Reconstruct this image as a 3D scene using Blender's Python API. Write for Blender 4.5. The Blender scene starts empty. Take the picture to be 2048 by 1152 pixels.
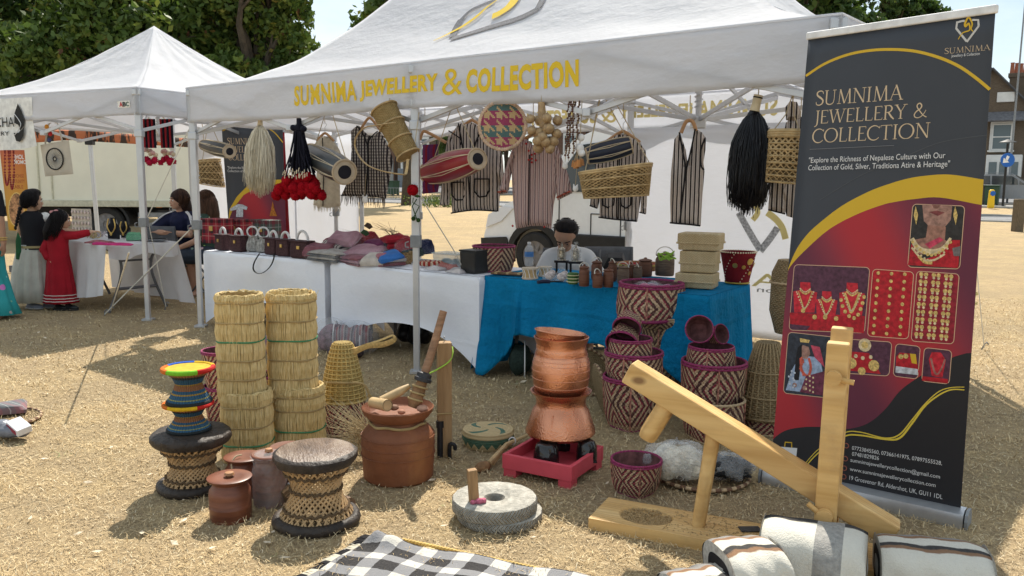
# market stall of handicrafts under a white marquee
import bpy,bmesh,math,random
import numpy as np
from mathutils import Vector,Matrix,Euler
from mathutils.geometry import delaunay_2d_cdt
R=math.radians
random.seed(7);rng=np.random.default_rng(7)
scene=bpy.context.scene
COL=scene.collection
FPX,PITCH,ROLL,CAMH=1683.7,.12991,.007915,1.4709
FW=Vector((0,math.cos(PITCH),-math.sin(PITCH)))
_u0=Vector((0,math.sin(PITCH),math.cos(PITCH)));_r0=Vector((1,0,0))
RT=math.cos(ROLL)*_r0+math.sin(ROLL)*_u0
UP=math.cos(ROLL)*_u0-math.sin(ROLL)*_r0
CAM=Vector((0,0,CAMH))
cam_data=bpy.data.cameras.new('camera')
cam_data.sensor_width=36;cam_data.lens=36*FPX/2048
cam_data.clip_start=.05;cam_data.clip_end=1500
camera=bpy.data.objects.new('camera',cam_data);COL.objects.link(camera)
m=Matrix((RT,UP,-FW)).transposed().to_4x4();m.translation=CAM
camera.matrix_world=m
scene.camera=camera
SUN_EL,SUN_AZ=R(52),R(7)
SUN_STRENGTH,SKY_STRENGTH,EXPOSURE=2.0,.15,1.88
scene.view_settings.view_transform='Standard'
scene.view_settings.look='None'
scene.view_settings.exposure=EXPOSURE
scene.view_settings.gamma=1
try:scene.view_settings.use_curve_mapping= False
except Exception: pass
world=bpy.data.worlds.new('World');scene.world=world;world.use_nodes= True
wn,wl=world.node_tree.nodes,world.node_tree.links
wn.clear()
wo=wn.new('ShaderNodeOutputWorld');bg=wn.new('ShaderNodeBackground')
sky=wn.new('ShaderNodeTexSky');sky.sky_type='NISHITA';sky.sun_disc= False
sky.sun_elevation=SUN_EL;sky.sun_rotation=SUN_AZ
sky.air_density=1.0;sky.dust_density=.3;sky.ozone_density=1.0
tc=wn.new('ShaderNodeTexCoord');mp=wn.new('ShaderNodeMapping');mp.inputs['Scale'].default_value=(1.1,1.1,2.6)
nz=wn.new('ShaderNodeTexNoise');nz.inputs['Scale'].default_value=2.3;nz.inputs['Detail'].default_value=7;nz.inputs['Roughness'].default_value=.58
rp=wn.new('ShaderNodeValToRGB');rp.color_ramp.elements[0].position=.38;rp.color_ramp.elements[1].position=.64
rp.color_ramp.elements[0].color=(1.02,1.22,1.30,1);rp.color_ramp.elements[1].color=(1.62,1.7,1.73,1)
mx=wn.new('ShaderNodeMix');mx.data_type='RGBA';mx.inputs['Factor'].default_value=.92
wl.new(tc.outputs['Generated'],mp.inputs[0]);wl.new(mp.outputs[0],nz.inputs['Vector'])
wl.new(nz.outputs['Fac'],rp.inputs[0]);wl.new(rp.outputs[0],mx.inputs['B'])
wl.new(sky.outputs[0],mx.inputs['A']);wl.new(mx.outputs['Result'],bg.inputs[0])
bg.inputs[1].default_value=SKY_STRENGTH
wl.new(bg.outputs[0],wo.inputs[0])
sun_data=bpy.data.lights.new('sun','SUN');sun_data.energy=SUN_STRENGTH;sun_data.angle=R(.6);sun_data.color=(1,.93,.82)
sun=bpy.data.objects.new('sun',sun_data);COL.objects.link(sun)
_sd=Vector((math.sin(SUN_AZ)*math.cos(SUN_EL),math.cos(SUN_AZ)*math.cos(SUN_EL),math.sin(SUN_EL)))
sun.rotation_euler=_sd.to_track_quat('Z','Y').to_euler()
sun.location=_sd*30
scene.cycles.use_denoising= True
scene.cycles.max_bounces=8;scene.cycles.transparent_max_bounces=12
def ray(x,y): return FW+RT*((x-1024)/FPX)-UP*((y-576)/FPX)
def G(x,y,z=0):
 d=ray(x,y); return CAM+d*((z-CAMH)/d.z)
def px(P):
 d=Vector(P)-CAM;w=d.dot(FW); return(1024+FPX*d.dot(RT)/w,576-FPX*d.dot(UP)/w)
def K(P): return(Vector(P)-CAM).dot(FW)/FPX
def zat(P,y):
 a,b=0.0,1.0
 for i in range(12):
  ya,yb=px((P[0],P[1],a))[1],px((P[0],P[1],b))[1]
  if abs(yb-ya)<1e-9: break
  a,b=b,b+(y-yb)*(b-a)/(yb-ya)
 return b
def atY(x,y,Y):
 d=ray(x,y); return CAM+d*(Y/d.y)
TA=-.68142
TU=Vector((math.cos(TA),math.sin(TA),0));TB=Vector((-TU.y,TU.x,0));TF=Vector((-3.0456,8.1313,0))
def T(s,t,z=0): return TF+TU*s+TB*t+Vector((0,0,z))
def onplane(x,y,Q,n):
 d=ray(x,y); return CAM+d*((Vector(Q)-CAM).dot(n)/d.dot(n))
def TP(x,y,t): return onplane(x,y,T(0,t),TB)
def tag(o,label=None,cat=None,group=None,kind=None):
 if label:o['label']=label
 if cat:o['category']=cat
 if group:o['group']=group
 if kind:o['kind']=kind
 return o
def thing(name,label,cat,loc=(0,0,0),rz=0,group=None):
 o=bpy.data.objects.new(name,None);COL.objects.link(o);o.empty_display_size=.05
 o.location=loc;o.rotation_euler=(0,0,rz)
 return tag(o,label,cat,group)
class MB:
 def __init__(s):s.v=[];s.f=[];s.uv=[];s.mi=[]
 def add(s,vs,fs,uvs=None,mi=0):
  b=len(s.v);s.v+=[tuple(v)for v in vs]
  for i,f in enumerate(fs):
   s.f.append([b+q for q in f]);s.mi.append(mi)
   s.uv.append(uvs[i]if uvs else[(0,0)]*len(f))
  return s
 def box(s,c,size,rot=None,mi=0,taper=1.0):
  x,y,z=[q/2 for q in size];c=Vector(c)
  p=[(-x,-y,-z),(x,-y,-z),(x,y,-z),(-x,y,-z)]+[(a*taper,b_*taper,z)for a,b_ in((-x,-y),(x,-y),(x,y),(-x,y))]
  M=rot.to_matrix()if isinstance(rot,Euler)else rot
  p=[c+(M@Vector(q)if M else Vector(q))for q in p]
  return s.add(p,[(3,2,1,0),(4,5,6,7),(0,1,5,4),(1,2,6,5),(2,3,7,6),(3,0,4,7)],None,mi)
 def bar(s,a,b,w,h=None,up=(0,0,1),mi=0):
  a,b=Vector(a),Vector(b);h=h or w;d=(b-a);L=d.length;d.normalize()
  sd=d.cross(Vector(up))
  if sd.length<1e-4:sd=d.cross(Vector((1,0,0)))
  sd.normalize();u=sd.cross(d)
  M=Matrix((d,sd,u)).transposed()
  return s.box((a+b)/2,(L,w,h),M,mi)
 def tube(s,pts,r,n=8,closed=False,cap=True,mi=0,ell=1.0,vs=1.0):
  pts=[Vector(p)for p in pts];m_=len(pts)
  rr=r if hasattr(r,'__len__')else[r]*m_
  vs_,fs,uvs=[],[],[]
  prev= None;L=0
  for i,p in enumerate(pts):
   if closed:d=pts[(i+1)%m_]-pts[i-1]
   else:d=pts[min(i+1,m_-1)]-pts[max(i-1,0)]
   if d.length<1e-9:d=Vector((0,0,1))
   d.normalize()
   if prev is None:
    a=d.cross(Vector((0,0,1)))
    if a.length<.05:a=d.cross(Vector((1,0,0)))
   else:a=prev-d*prev.dot(d)
   a.normalize();prev=a;b=d.cross(a)
   for j in range(n):
    t=2*math.pi*j/n
    vs_.append(p+(a*math.cos(t)+b*math.sin(t)*ell)*rr[i])
  for i in range(m_ if closed else m_-1):
   for j in range(n):
    k=(i+1)%m_
    fs.append((i*n+j,i*n+(j+1)%n,k*n+(j+1)%n,k*n+j))
    uvs.append([(j/n,i*vs/m_),((j+1)/n,i*vs/m_),((j+1)/n,(i+1)*vs/m_),(j/n,(i+1)*vs/m_)])
  if cap and not closed:
   fs.append(tuple(range(n))[::-1]);uvs.append([(0,0)]*n)
   fs.append(tuple((m_-1)*n+j for j in range(n)));uvs.append([(0,0)]*n)
  return s.add(vs_,fs,uvs,mi)
 def lathe(s,prof,n=32,c=(0,0,0),sq=None,rip=None,M=None,mi=0,cap=True,ell=1.0):
  c=Vector(c);vs_,fs,uvs=[],[],[];m_=len(prof)
  z0,z1=min(q[1]for q in prof),max(q[1]for q in prof)
  Ls=[0]
  for i in range(1,m_):Ls.append(Ls[-1]+math.hypot(prof[i][0]-prof[i-1][0],prof[i][1]-prof[i-1][1]))
  for i,(r_,z)in enumerate(prof):
   for j in range(n):
    t=2*math.pi*j/n;q=r_
    ct,st=math.cos(t),math.sin(t)
    if sq:
     e=sq((z-z0)/max(z1-z0,1e-6));q=r_/((abs(ct)**e+abs(st)**e)**(1/e))
    if rip:q*=rip(t,i)
    p=Vector((q*ct,q*st*ell,z))
    vs_.append(c+(M@p if M else p))
  Lt=max(Ls[-1],1e-6)
  for i in range(m_-1):
   for j in range(n):
    fs.append((i*n+j,i*n+(j+1)%n,(i+1)*n+(j+1)%n,(i+1)*n+j))
    uvs.append([(j/n,Ls[i]/Lt),((j+1)/n,Ls[i]/Lt),((j+1)/n,Ls[i+1]/Lt),(j/n,Ls[i+1]/Lt)])
  if cap:
   if prof[0][0]>1e-4:fs.append(tuple(range(n))[::-1]);uvs.append([(.5,0)]*n)
   if prof[-1][0]>1e-4:fs.append(tuple((m_-1)*n+j for j in range(n)));uvs.append([(.5,1)]*n)
  return s.add(vs_,fs,uvs,mi)
 def ball(s,c,r,n=12,M=None,mi=0):
  rx,ry,rz=r if hasattr(r,'__len__')else(r,r,r);c=Vector(c)
  h=max(4,n//2);vs_,fs,uvs=[],[],[]
  for i in range(h+1):
   a=math.pi*i/h-math.pi/2
   for j in range(n):
    t=2*math.pi*j/n
    p=Vector((rx*math.cos(a)*math.cos(t),ry*math.cos(a)*math.sin(t),rz*math.sin(a)))
    vs_.append(c+(M@p if M else p))
  for i in range(h):
   for j in range(n):
    fs.append((i*n+j,i*n+(j+1)%n,(i+1)*n+(j+1)%n,(i+1)*n+j))
    uvs.append([(j/n,i/h),((j+1)/n,i/h),((j+1)/n,(i+1)/h),(j/n,(i+1)/h)])
  return s.add(vs_,fs,uvs,mi)
 def grid(s,fn,nu,nv,mi=0,cu=False):
  vs_=[fn(i/nu,j/nv)for j in range(nv+1)for i in range(nu+1)]
  fs,uvs=[],[]
  for j in range(nv):
   for i in range(nu):
    a=j*(nu+1)+i
    fs.append((a,a+1,a+nu+2,a+nu+1))
    uvs.append([(i/nu,j/nv),((i+1)/nu,j/nv),((i+1)/nu,(j+1)/nv),(i/nu,(j+1)/nv)])
  return s.add(vs_,fs,uvs,mi)
 def mesh(s,name,smooth=True):
  me=bpy.data.meshes.new(name);me.from_pydata(s.v,[],s.f)
  uvl=me.uv_layers.new(name='UVMap')
  uvl.data.foreach_set('uv',[c for f in s.uv for p in f for c in p])
  me.polygons.foreach_set('material_index',s.mi)
  if smooth:me.shade_smooth()
  me.update(); return me
def obj(name,mb,mats,parent=None,smooth=True,bevel=0,sub=0,solid=0,M=None,weld=False,auto=True):
 me=mb.mesh(name,smooth)if isinstance(mb,MB)else mb
 if isinstance(mb,MB)and(weld or smooth):
  bm=bmesh.new();bm.from_mesh(me)
  bmesh.ops.remove_doubles(bm,verts=bm.verts,dist=1e-6)
  bm.to_mesh(me);bm.free()
  if smooth and auto:
   me.set_sharp_from_angle(angle=R(40))
 for q in(mats if isinstance(mats,(list,tuple))else[mats]):me.materials.append(q)
 o=bpy.data.objects.new(name,me);COL.objects.link(o)
 if parent:o.parent=parent
 if M is not None:o.matrix_local=M
 if solid:
  q=o.modifiers.new('solid','SOLIDIFY');q.thickness=solid;q.offset=0
 if bevel:
  q=o.modifiers.new('bevel','BEVEL');q.width=bevel;q.segments=2;q.limit_method='ANGLE';q.angle_limit=R(40)
 if sub:
  q=o.modifiers.new('sub','SUBSURF');q.levels=sub;q.render_levels=sub
 return o
def copy_tree(o,parent=None):
 c=o.copy();COL.objects.link(c);c.parent=parent
 for ch in list(o.children):copy_tree(ch,c)
 return c
def remesh(mb,voxel,smooth=6,name='body'):
 o=obj(name,mb,[],None)
 q=o.modifiers.new('r','REMESH');q.mode='VOXEL';q.voxel_size=voxel
 q=o.modifiers.new('s','SMOOTH');q.factor=.5;q.iterations=smooth
 dg=bpy.context.evaluated_depsgraph_get();dg.update()
 me=bpy.data.meshes.new_from_object(o.evaluated_get(dg))
 bpy.data.objects.remove(o)
 me.shade_smooth();me.materials.clear()
 return me
MATS={}
class NT:
 def __init__(s,name):
  s.m=bpy.data.materials.new(name);s.m.use_nodes= True
  s.n=s.m.node_tree.nodes;s.l=s.m.node_tree.links
  s.b=s.n['Principled BSDF'];s.out=s.n['Material Output']
 def new(s,t,**kw):
  q=s.n.new(t)
  for k,v in kw.items():setattr(q,k,v)
  return q
 def link(s,a,b):s.l.new(a,b)
 def val(s,x,sock):
  if isinstance(x,(int,float)):sock.default_value=x
  else:s.l.new(x,sock)
 def math(s,op,a,b=0,c=None):
  q=s.n.new('ShaderNodeMath');q.operation=op
  s.val(a,q.inputs[0]);s.val(b,q.inputs[1])
  if c is not None:s.val(c,q.inputs[2])
  return q.outputs[0]
 def mix(s,f,a,b,mode='MIX'):
  q=s.n.new('ShaderNodeMix');q.data_type='RGBA';q.blend_type=mode
  s.val(f,q.inputs['Factor'])
  for x,nm in((a,'A'),(b,'B')):
   if isinstance(x,(tuple,list)):q.inputs[nm].default_value=(*x[:3],1)
   else:s.l.new(x,q.inputs[nm])
  return q.outputs['Result']
 def coord(s,kind='Object'): return s.n.new('ShaderNodeTexCoord').outputs[kind]
 def xyz(s,v):
  q=s.n.new('ShaderNodeSeparateXYZ');s.l.new(v,q.inputs[0]); return q.outputs
 def noise(s,scale,detail=3,vec=None,stretch=None,rough=.55):
  q=s.n.new('ShaderNodeTexNoise');q.inputs['Scale'].default_value=scale;q.inputs['Detail'].default_value=detail
  q.inputs['Roughness'].default_value=rough
  v=vec if vec is not None else s.coord()
  if stretch:
   mp_=s.n.new('ShaderNodeMapping');mp_.inputs['Scale'].default_value=stretch;s.l.new(v,mp_.inputs[0]);v=mp_.outputs[0]
  s.l.new(v,q.inputs['Vector']); return q.outputs['Fac']
 def ramp(s,fac,*stops):
  q=s.n.new('ShaderNodeValToRGB');e=q.color_ramp.elements
  while len(e)<len(stops):e.new(.5)
  for i,(p,c)in enumerate(stops):
   e[i].position=p;e[i].color=(*c[:3],1)
  s.l.new(fac,q.inputs[0]); return q.outputs[0]
 def bump(s,h,dist=.002,st=1.0):
  q=s.n.new('ShaderNodeBump');q.inputs['Distance'].default_value=dist;q.inputs['Strength'].default_value=st
  s.l.new(h,q.inputs['Height']);s.l.new(q.outputs[0],s.b.inputs['Normal'])
 def set(s,col=None,rough=None,metal=None,spec=None,**kw):
  if col is not None:
   if isinstance(col,(tuple,list)):s.b.inputs['Base Color'].default_value=(*col[:3],1)
   else:s.l.new(col,s.b.inputs['Base Color'])
  if rough is not None:s.val(rough,s.b.inputs['Roughness'])
  if metal is not None:s.b.inputs['Metallic'].default_value=metal
  if spec is not None:s.b.inputs['Specular IOR Level'].default_value=spec
  for k,v in kw.items():s.b.inputs[k.replace('_',' ')].default_value=v
  return s.m
def sc(c,f): return tuple(min(1,q*f)for q in c)
def mat(name,col,rough=.7,metal=0,var=.18,scale=14,bump=0,bscale=120,spec=.3,stretch=None,transl=0):
 if name in MATS: return MATS[name]
 t=NT(name)
 n=t.noise(scale,4,stretch=stretch)
 c=t.ramp(n,(.3,sc(col,1-var)),(.7,sc(col,1+var)))
 t.set(c,rough,metal,spec)
 if bump:t.bump(t.noise(bscale,3,stretch=stretch),bump)
 if transl:
  tr=t.new('ShaderNodeBsdfTranslucent');t.link(c,tr.inputs[0])
  ms=t.new('ShaderNodeMixShader');ms.inputs[0].default_value=transl
  t.link(t.b.outputs[0],ms.inputs[1]);t.link(tr.outputs[0],ms.inputs[2]);t.link(ms.outputs[0],t.out.inputs[0])
 MATS[name]=t.m; return t.m
def flat(name,col,rough=.6,spec=.25,metal=0):
 if name in MATS: return MATS[name]
 t=NT(name);t.set(col,rough,metal,spec);MATS[name]=t.m; return t.m
def hexc(h):
 h=h.lstrip('#');q=[int(h[i:i+2],16)/255 for i in(0,2,4)]
 return tuple(x/12.92 if x<.04045 else((x+.055)/1.055)**2.4 for x in q)
def text_geo(s,size=1,xs=1,bold=0,shear=0,align='LEFT',res=3,space=1):
 c=bpy.data.curves.new('t','FONT');c.body=s;c.size=size;c.offset=bold;c.shear=shear;c.align_x=align;c.resolution_u=res;c.space_character=space
 o=bpy.data.objects.new('t',c);COL.objects.link(o)
 dg=bpy.context.evaluated_depsgraph_get();dg.update()
 me=bpy.data.meshes.new_from_object(o.evaluated_get(dg))
 vs=[(v.co.x*xs,v.co.y)for v in me.vertices];fs=[tuple(p.vertices)for p in me.polygons]
 bpy.data.objects.remove(o);bpy.data.meshes.remove(me);bpy.data.curves.remove(c)
 return vs,fs
def fit(vs,x0,x1,y0,y1):
 ax=min(v[0]for v in vs);bx=max(v[0]for v in vs);ay=min(v[1]for v in vs);by=max(v[1]for v in vs)
 return[(x0+(v[0]-ax)/(bx-ax)*(x1-x0),y0+(v[1]-ay)/(by-ay)*(y1-y0))for v in vs]
def fill(outline,step=None,holes=()):
 pts=[Vector((p[0],p[1]))for p in outline];n=len(pts)
 edges=[(i,(i+1)%n)for i in range(n)]
 for h in holes:
  b=len(pts);pts+=[Vector(p[:2])for p in h];edges+=[(b+i,b+(i+1)%len(h))for i in range(len(h))]
 def inside(x,y):
  c= False
  for i in range(n):
   x1,y1=outline[i][:2];x2,y2=outline[i-1][:2]
   if(y1>y)!=(y2>y)and x<(x2-x1)*(y-y1)/(y2-y1)+x1:c= not c
  return c
 def dist(x,y):
  d=1e9
  for i in range(n):
   a=Vector(outline[i][:2]);b=Vector(outline[i-1][:2]);ab=b-a;q=Vector((x,y))-a
   t=max(0,min(1,q.dot(ab)/max(ab.length_squared,1e-12)));d=min(d,(q-ab*t).length)
  return d
 if step:
  xs=[p[0]for p in outline];ys=[p[1]for p in outline];j=0
  y=min(ys)+step/2
  while y<max(ys):
   x=min(xs)+step/2+(j%2)*step/2
   while x<max(xs):
    if inside(x,y)and dist(x,y)>step*.35:pts.append(Vector((x,y)))
    x+=step
   y+=step;j+=1
 r_=delaunay_2d_cdt(pts,edges,[],2 if holes else 1,1e-6)
 return[tuple(v)for v in r_[0]],[tuple(f)for f in r_[2]],dist
def dense(outline,step):
 o=[]
 for i in range(len(outline)):
  a,b=Vector(outline[i][:2]),Vector(outline[(i+1)%len(outline)][:2]);n=max(1,int((b-a).length/step))
  o+=[tuple(a+(b-a)*(k/n))for k in range(n)]
 return o
def smoothline(pts,n=6,closed=False):
 P=[Vector(p)for p in pts];out=[];m_=len(P)
 rngi=range(m_ if closed else m_-1)
 for i in rngi:
  p0=P[(i-1)%m_]if closed or i>0 else P[0];p1=P[i];p2=P[(i+1)%m_];p3=P[(i+2)%m_]if closed or i+2<m_ else P[-1]
  for k in range(n):
   t=k/n
   out.append(.5*((2*p1)+(p2-p0)*t+(2*p0-5*p1+4*p2-p3)*t*t+(3*p1-p0-3*p2+p3)*t**3))
 if not closed:out.append(P[-1])
 return out
def pillow(outline,thick,step,fold=None,edge=.35):
 vs,fs,dist=fill(dense(outline,step),step)
 xs=[p[0]for p in outline];W=(max(xs)-min(xs))
 out,F=[],[]
 ds=[dist(*v)for v in vs];mxd=max(ds)
 for(x,z),d in zip(vs,ds):
  q=thick*(1-(1-min(1,d/(mxd*edge+1e-6)))**2)**.5 if d>1e-7 else 0
  w=fold(x,z)if fold else 0
  out.append((x,-q/2+w,z))
 for(x,z),d in zip(vs,ds):
  q=thick*(1-(1-min(1,d/(mxd*edge+1e-6)))**2)**.5 if d>1e-7 else 0
  w=fold(x,z)if fold else 0
  out.append((x,q/2+w,z))
 n=len(vs)
 def ccw(f):
  a,b,c=[Vector(vs[i])for i in f[:3]]; return(b-a).cross(c-a)>0
 for f in fs:
  f=f if ccw(f)else f[::-1]
  F.append(f);F.append(tuple(i+n for i in f[::-1]))
 uv=[[(out[i][0]/max(W,1e-6),out[i][2]/max(W,1e-6))for i in f]for f in F]
 return MB().add(out,F,uv)
class Frame:
 def __init__(s,P,n):
  s.P=Vector(P);s.n=Vector(n).normalized();s.x=s.n.cross(Vector((0,0,1))).normalized()*-1
  if s.x.dot(RT)<0:s.x=-s.x
  s.z=Vector((0,0,1));y=s.z.cross(s.x)
  s.M=Matrix((s.x,y,s.z)).transposed().to_4x4();s.M.translation=s.P
 def __call__(s,x,y):
  q=onplane(x,y,s.P,s.n)-s.P; return(q.dot(s.x),q.z)
 def line(s,pts): return[s(*p)for p in pts]
FACE=Vector((-.15,-.99,0))
def prism(outline,y0,y1,M=None):
 n=len(outline);mb=MB()
 ar=sum(outline[i-1][0]*outline[i][1]-outline[i][0]*outline[i-1][1]for i in range(n))
 o=list(outline)if ar>0 else list(outline)[::-1]
 vs=[(p[0],y0,p[1])for p in o]+[(p[0],y1,p[1])for p in o]
 vs_,fs,_=fill(o)
 fr=[f if(Vector(vs_[f[1]])-Vector(vs_[f[0]])).cross(Vector(vs_[f[2]])-Vector(vs_[f[0]]))>0 else f[::-1]for f in fs]
 mb.add([(v[0],y0,v[1])for v in vs_],fr)
 mb.add([(v[0],y1,v[1])for v in vs_],[f[::-1]for f in fr])
 mb.add(vs,[(i,i+n,(i+1)%n+n,(i+1)%n)for i in range(n)])
 return mb
def wheel(parent,x,y,r,w,side=-1):
 c=thing('wheel',None,None);c.parent=parent;c.location=(x,y,r)
 M=Matrix.Rotation(R(90),3,'X')
 mb=MB().lathe([(r*.62,-w/2),(r*.9,-w/2),(r,-w*.36),(r,w*.36),(r*.9,w/2),(r*.62,w/2)],32,M=M,cap=False)
 obj('tyre',mb,mat('tyre_rubber',(.025,.025,.026),.85),c)
 mb=MB().lathe([(0,-w*.32),(r*.18,-w*.34),(r*.22,-w*.28),(r*.55,-w*.3),(r*.62,-w*.44),(r*.64,0),(r*.62,w*.44),(0,w*.3)],32,M=M)
 for i in range(10):
  a=i*math.pi/5;mb.bar((r*.2*math.cos(a),-w*.37,r*.2*math.sin(a)),(r*.56*math.cos(a),-w*.37,r*.56*math.sin(a)),.05*r/.33,.03,(0,1,0))
 obj('rim',mb,mat('wheel_steel',(.2,.2,.21),.45,.6),c)
 return c
RN=Vector((.56,.83,0)).normalized();RD=Vector((RN.y,-RN.x,0))
RQ=39.3/math.hypot(.56,.83)
def gz(x,y):
 q=x*RN.x+y*RN.y
 t=min(1,max(0,(q-RQ-4)/20)); return .46*t*t*(3-2*t)
def ground_mat():
 t=NT('dry_grass_ground');P=t.coord()
 a=t.noise(.55,5,P);b=t.noise(9,6,P,rough=.7);c=t.noise(55,4,P,rough=.75);e=t.noise(260,2,P)
 col=t.ramp(c,(.28,(.2,.14,.075)),(.46,(.45,.325,.17)),(.60,(.6,.45,.25)),(.78,(.72,.6,.38)))
 col2=t.ramp(e,(.3,(.26,.19,.11)),(.7,(.72,.57,.35)))
 col=t.mix(.35,col,col2)
 dirt=t.ramp(b,(.42,(.3,.22,.145)),(.62,(.6,.45,.26)))
 col=t.mix(.32,col,dirt)
 col=t.mix(t.ramp(a,(.4,(.0,)*3),(.62,(.55,)*3)),col,t.mix(.5,col,(.33,.27,.15)),'MIX')
 col=t.mix(t.ramp(t.noise(1.5,4,P,rough=.65),(.42,(0,)*3),(.6,(.65,)*3)),col,t.mix(.55,col,(.3,.235,.16)))
 t.set(col,.95,0,.08)
 t.bump(t.math('ADD',c,t.math('MULTIPLY',e,.6)),.02,.9)
 return t.m
mb=MB()
def gf(a,b):
 y=-12+(b**2.2)*420;x=(a-.5)*2*(30+b*380); return(x,y,gz(x,y))
mb.grid(gf,60,140)
tag(obj('ground',mb,ground_mat()),kind='structure')
def blades():
 N=235000
 y=2.35+(rng.random(N)**1.55)*8.2
 x=(rng.random(N)*2-1)*(.66*y+1.0)
 a=rng.random(N)*2*np.pi;L=.012+.028*rng.random(N)**1.5;el=rng.random(N)**2.2*.9
 w=(.0008+.0009*rng.random(N))*np.clip(y/3.3,.9,2.2)
 clump=np.sin(x*9+np.sin(y*7))*np.sin(y*11+np.sin(x*5));L*=1+.35*clump
 dx,dy=np.cos(a),np.sin(a)
 z0=.001+.012*rng.random(N)
 h1=L*np.sin(el);r1=L*np.cos(el)
 p0=np.stack([x-dy*w,y+dx*w,z0],1);p1=np.stack([x+dy*w,y-dx*w,z0],1)
 mxx,myy=x+dx*r1*.55,y+dy*r1*.55;zz=z0+h1*.75
 p2=np.stack([mxx+dy*w*.8,myy-dx*w*.8,zz],1);p3=np.stack([mxx-dy*w*.8,myy+dx*w*.8,zz],1)
 p4=np.stack([x+dx*r1,y+dy*r1,z0+h1*(.75+.5*rng.random(N)-.2)],1)
 V=np.stack([p0,p1,p2,p3,p4],1).reshape(-1,3)
 me=bpy.data.meshes.new('dry_grass')
 me.vertices.add(len(V));me.vertices.foreach_set('co',V.ravel())
 b=np.arange(N)*5
 loops=np.stack([b,b+1,b+2,b+3,b+3,b+2,b+4],1).ravel()
 me.loops.add(len(loops));me.loops.foreach_set('vertex_index',loops.astype(np.int32))
 st=np.stack([np.arange(N)*7,np.arange(N)*7+4],1).ravel();tot=np.tile([4,3],N)
 me.polygons.add(2*N);me.polygons.foreach_set('loop_start',st.astype(np.int32));me.polygons.foreach_set('loop_total',tot.astype(np.int32))
 uv=me.uv_layers.new(name='UVMap');rr=rng.random(N)*.985
 for cx,cy,cr in zip(rng.uniform(-3,2.5,46),rng.uniform(2.5,7.5,46),rng.uniform(.015,.06,46)):rr[((x-cx)**2+((y-cy)*1.2)**2<cr*cr)&(rng.random(N)<.6)]=1
 uv.data.foreach_set('uv',np.stack([np.repeat(rr,7),np.repeat(rng.random(N),7)],1).ravel())
 me.update()
 t=NT('dead_grass_blade');u=t.xyz(t.coord('UV'))[0]
 t.set(t.ramp(u,(0,(.3,.21,.11)),(.3,(.5,.365,.19)),(.65,(.63,.475,.26)),(.9,(.72,.6,.38)),(.985,(.75,.66,.47)),(1,(.24,.28,.11))),.85,0,.15)
 bc=t.b.inputs['Base Color'].links[0].from_socket;t.set(t.mix(t.ramp(t.noise(1.5,4,rough=.65),(.42,(0,)*3),(.6,(.6,)*3)),bc,t.mix(.6,bc,(.36,.29,.2))))
 me.materials.append(t.m)
 o=bpy.data.objects.new('dry_grass',me);COL.objects.link(o)
 tag(o,'short sun-bleached dead grass covering the ground before the stall','grass',kind='stuff')
blades()
def litter():
 mb=MB()
 for i in range(150):
  y=random.uniform(2.5,8);x=random.uniform(-.6,.6)*y;a=random.uniform(0,6.3);L=random.uniform(.012,.03);d=Vector((math.cos(a),math.sin(a),random.uniform(-.2,.3)))*L;s=Vector((-math.sin(a),math.cos(a),random.uniform(-.2,.4)))*L*.45;c=Vector((x,y,.018))
  mb.add([c-d,c+s,c+d,c-s],[(0,1,2,3)])
 tag(obj('leaf_litter',mb,mat('pale_dry_leaf',(.62,.52,.38),.9,0,.4,60),None,False),'scattered pale dry leaf scraps lying on the grass','leaf litter',kind='stuff')
litter()
def strip(name,q0,q1,z,m_,s0=-160,s1=120,h=None):
 mb=MB()
 def fn(a,b):
  s=s0+a*(s1-s0);q=q0+b*(q1-q0);P=RD*s+RN*q; return(P.x,P.y,gz(P.x,P.y)+z)
 mb.grid(fn,40,3)
 o=obj(name,mb,m_)
 if h:o.modifiers.new('s','SOLIDIFY').thickness=h
 return tag(o,kind='structure')
asph=mat('asphalt',(.17,.17,.175),.9,0,.2,4,.004,60)
strip('road',RQ-3.1,RQ+1.9,.02,asph)
kerbm=mat('kerb_stone',(.33,.32,.30),.9,0,.2,3)
strip('kerb',RQ-3.4,RQ-3.1,.06,kerbm,h=.1);
strip('kerb',RQ+1.9,RQ+2.2,.1,kerbm,h=.14)
strip('road',RQ+13.5,RQ+25,.03,asph)
strip('kerb',RQ+13.2,RQ+13.5,.12,kerbm,h=.14)
strip('pavement',RQ+25,RQ+29,.14,mat('paving',(.32,.31,.29),.9,0,.15,3),h=.14)
strip('road_marking',RQ-.7,RQ-.58,.026,flat('road_paint',(.7,.7,.68)))
def brick_mat(name,c1,c2,mo=(.2,.18,.155)):
 t=NT(name);q=t.new('ShaderNodeTexBrick');q.inputs['Scale'].default_value=4.4
 q.inputs['Color1'].default_value=(*c1,1);q.inputs['Color2'].default_value=(*c2,1);q.inputs['Mortar'].default_value=(*mo,1)
 q.inputs['Mortar Size'].default_value=.012
 mp_=t.new('ShaderNodeMapping');mp_.inputs['Rotation'].default_value=(R(90),0,0);t.link(t.coord(),mp_.inputs[0]);t.link(mp_.outputs[0],q.inputs['Vector'])
 t.set(t.mix(t.noise(1.2,4),q.outputs[0],t.mix(.5,q.outputs[0],(.1,.08,.06))),.9,0,.1); return t.m
BRK=[brick_mat('stock_brick',(.15,.11,.075),(.11,.08,.055)),brick_mat('red_brick',(.17,.085,.055),(.13,.065,.045))]
STONE=mat('painted_stone',(.66,.65,.62),.8,0,.08,3)
SLATE=mat('slate',(.13,.13,.14),.8,0,.3,6)
GLASS=flat('window_glass',(.10,.13,.14),.08,.5)
POTS=mat('chimney_pot_clay',(.33,.12,.07),.9)
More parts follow.
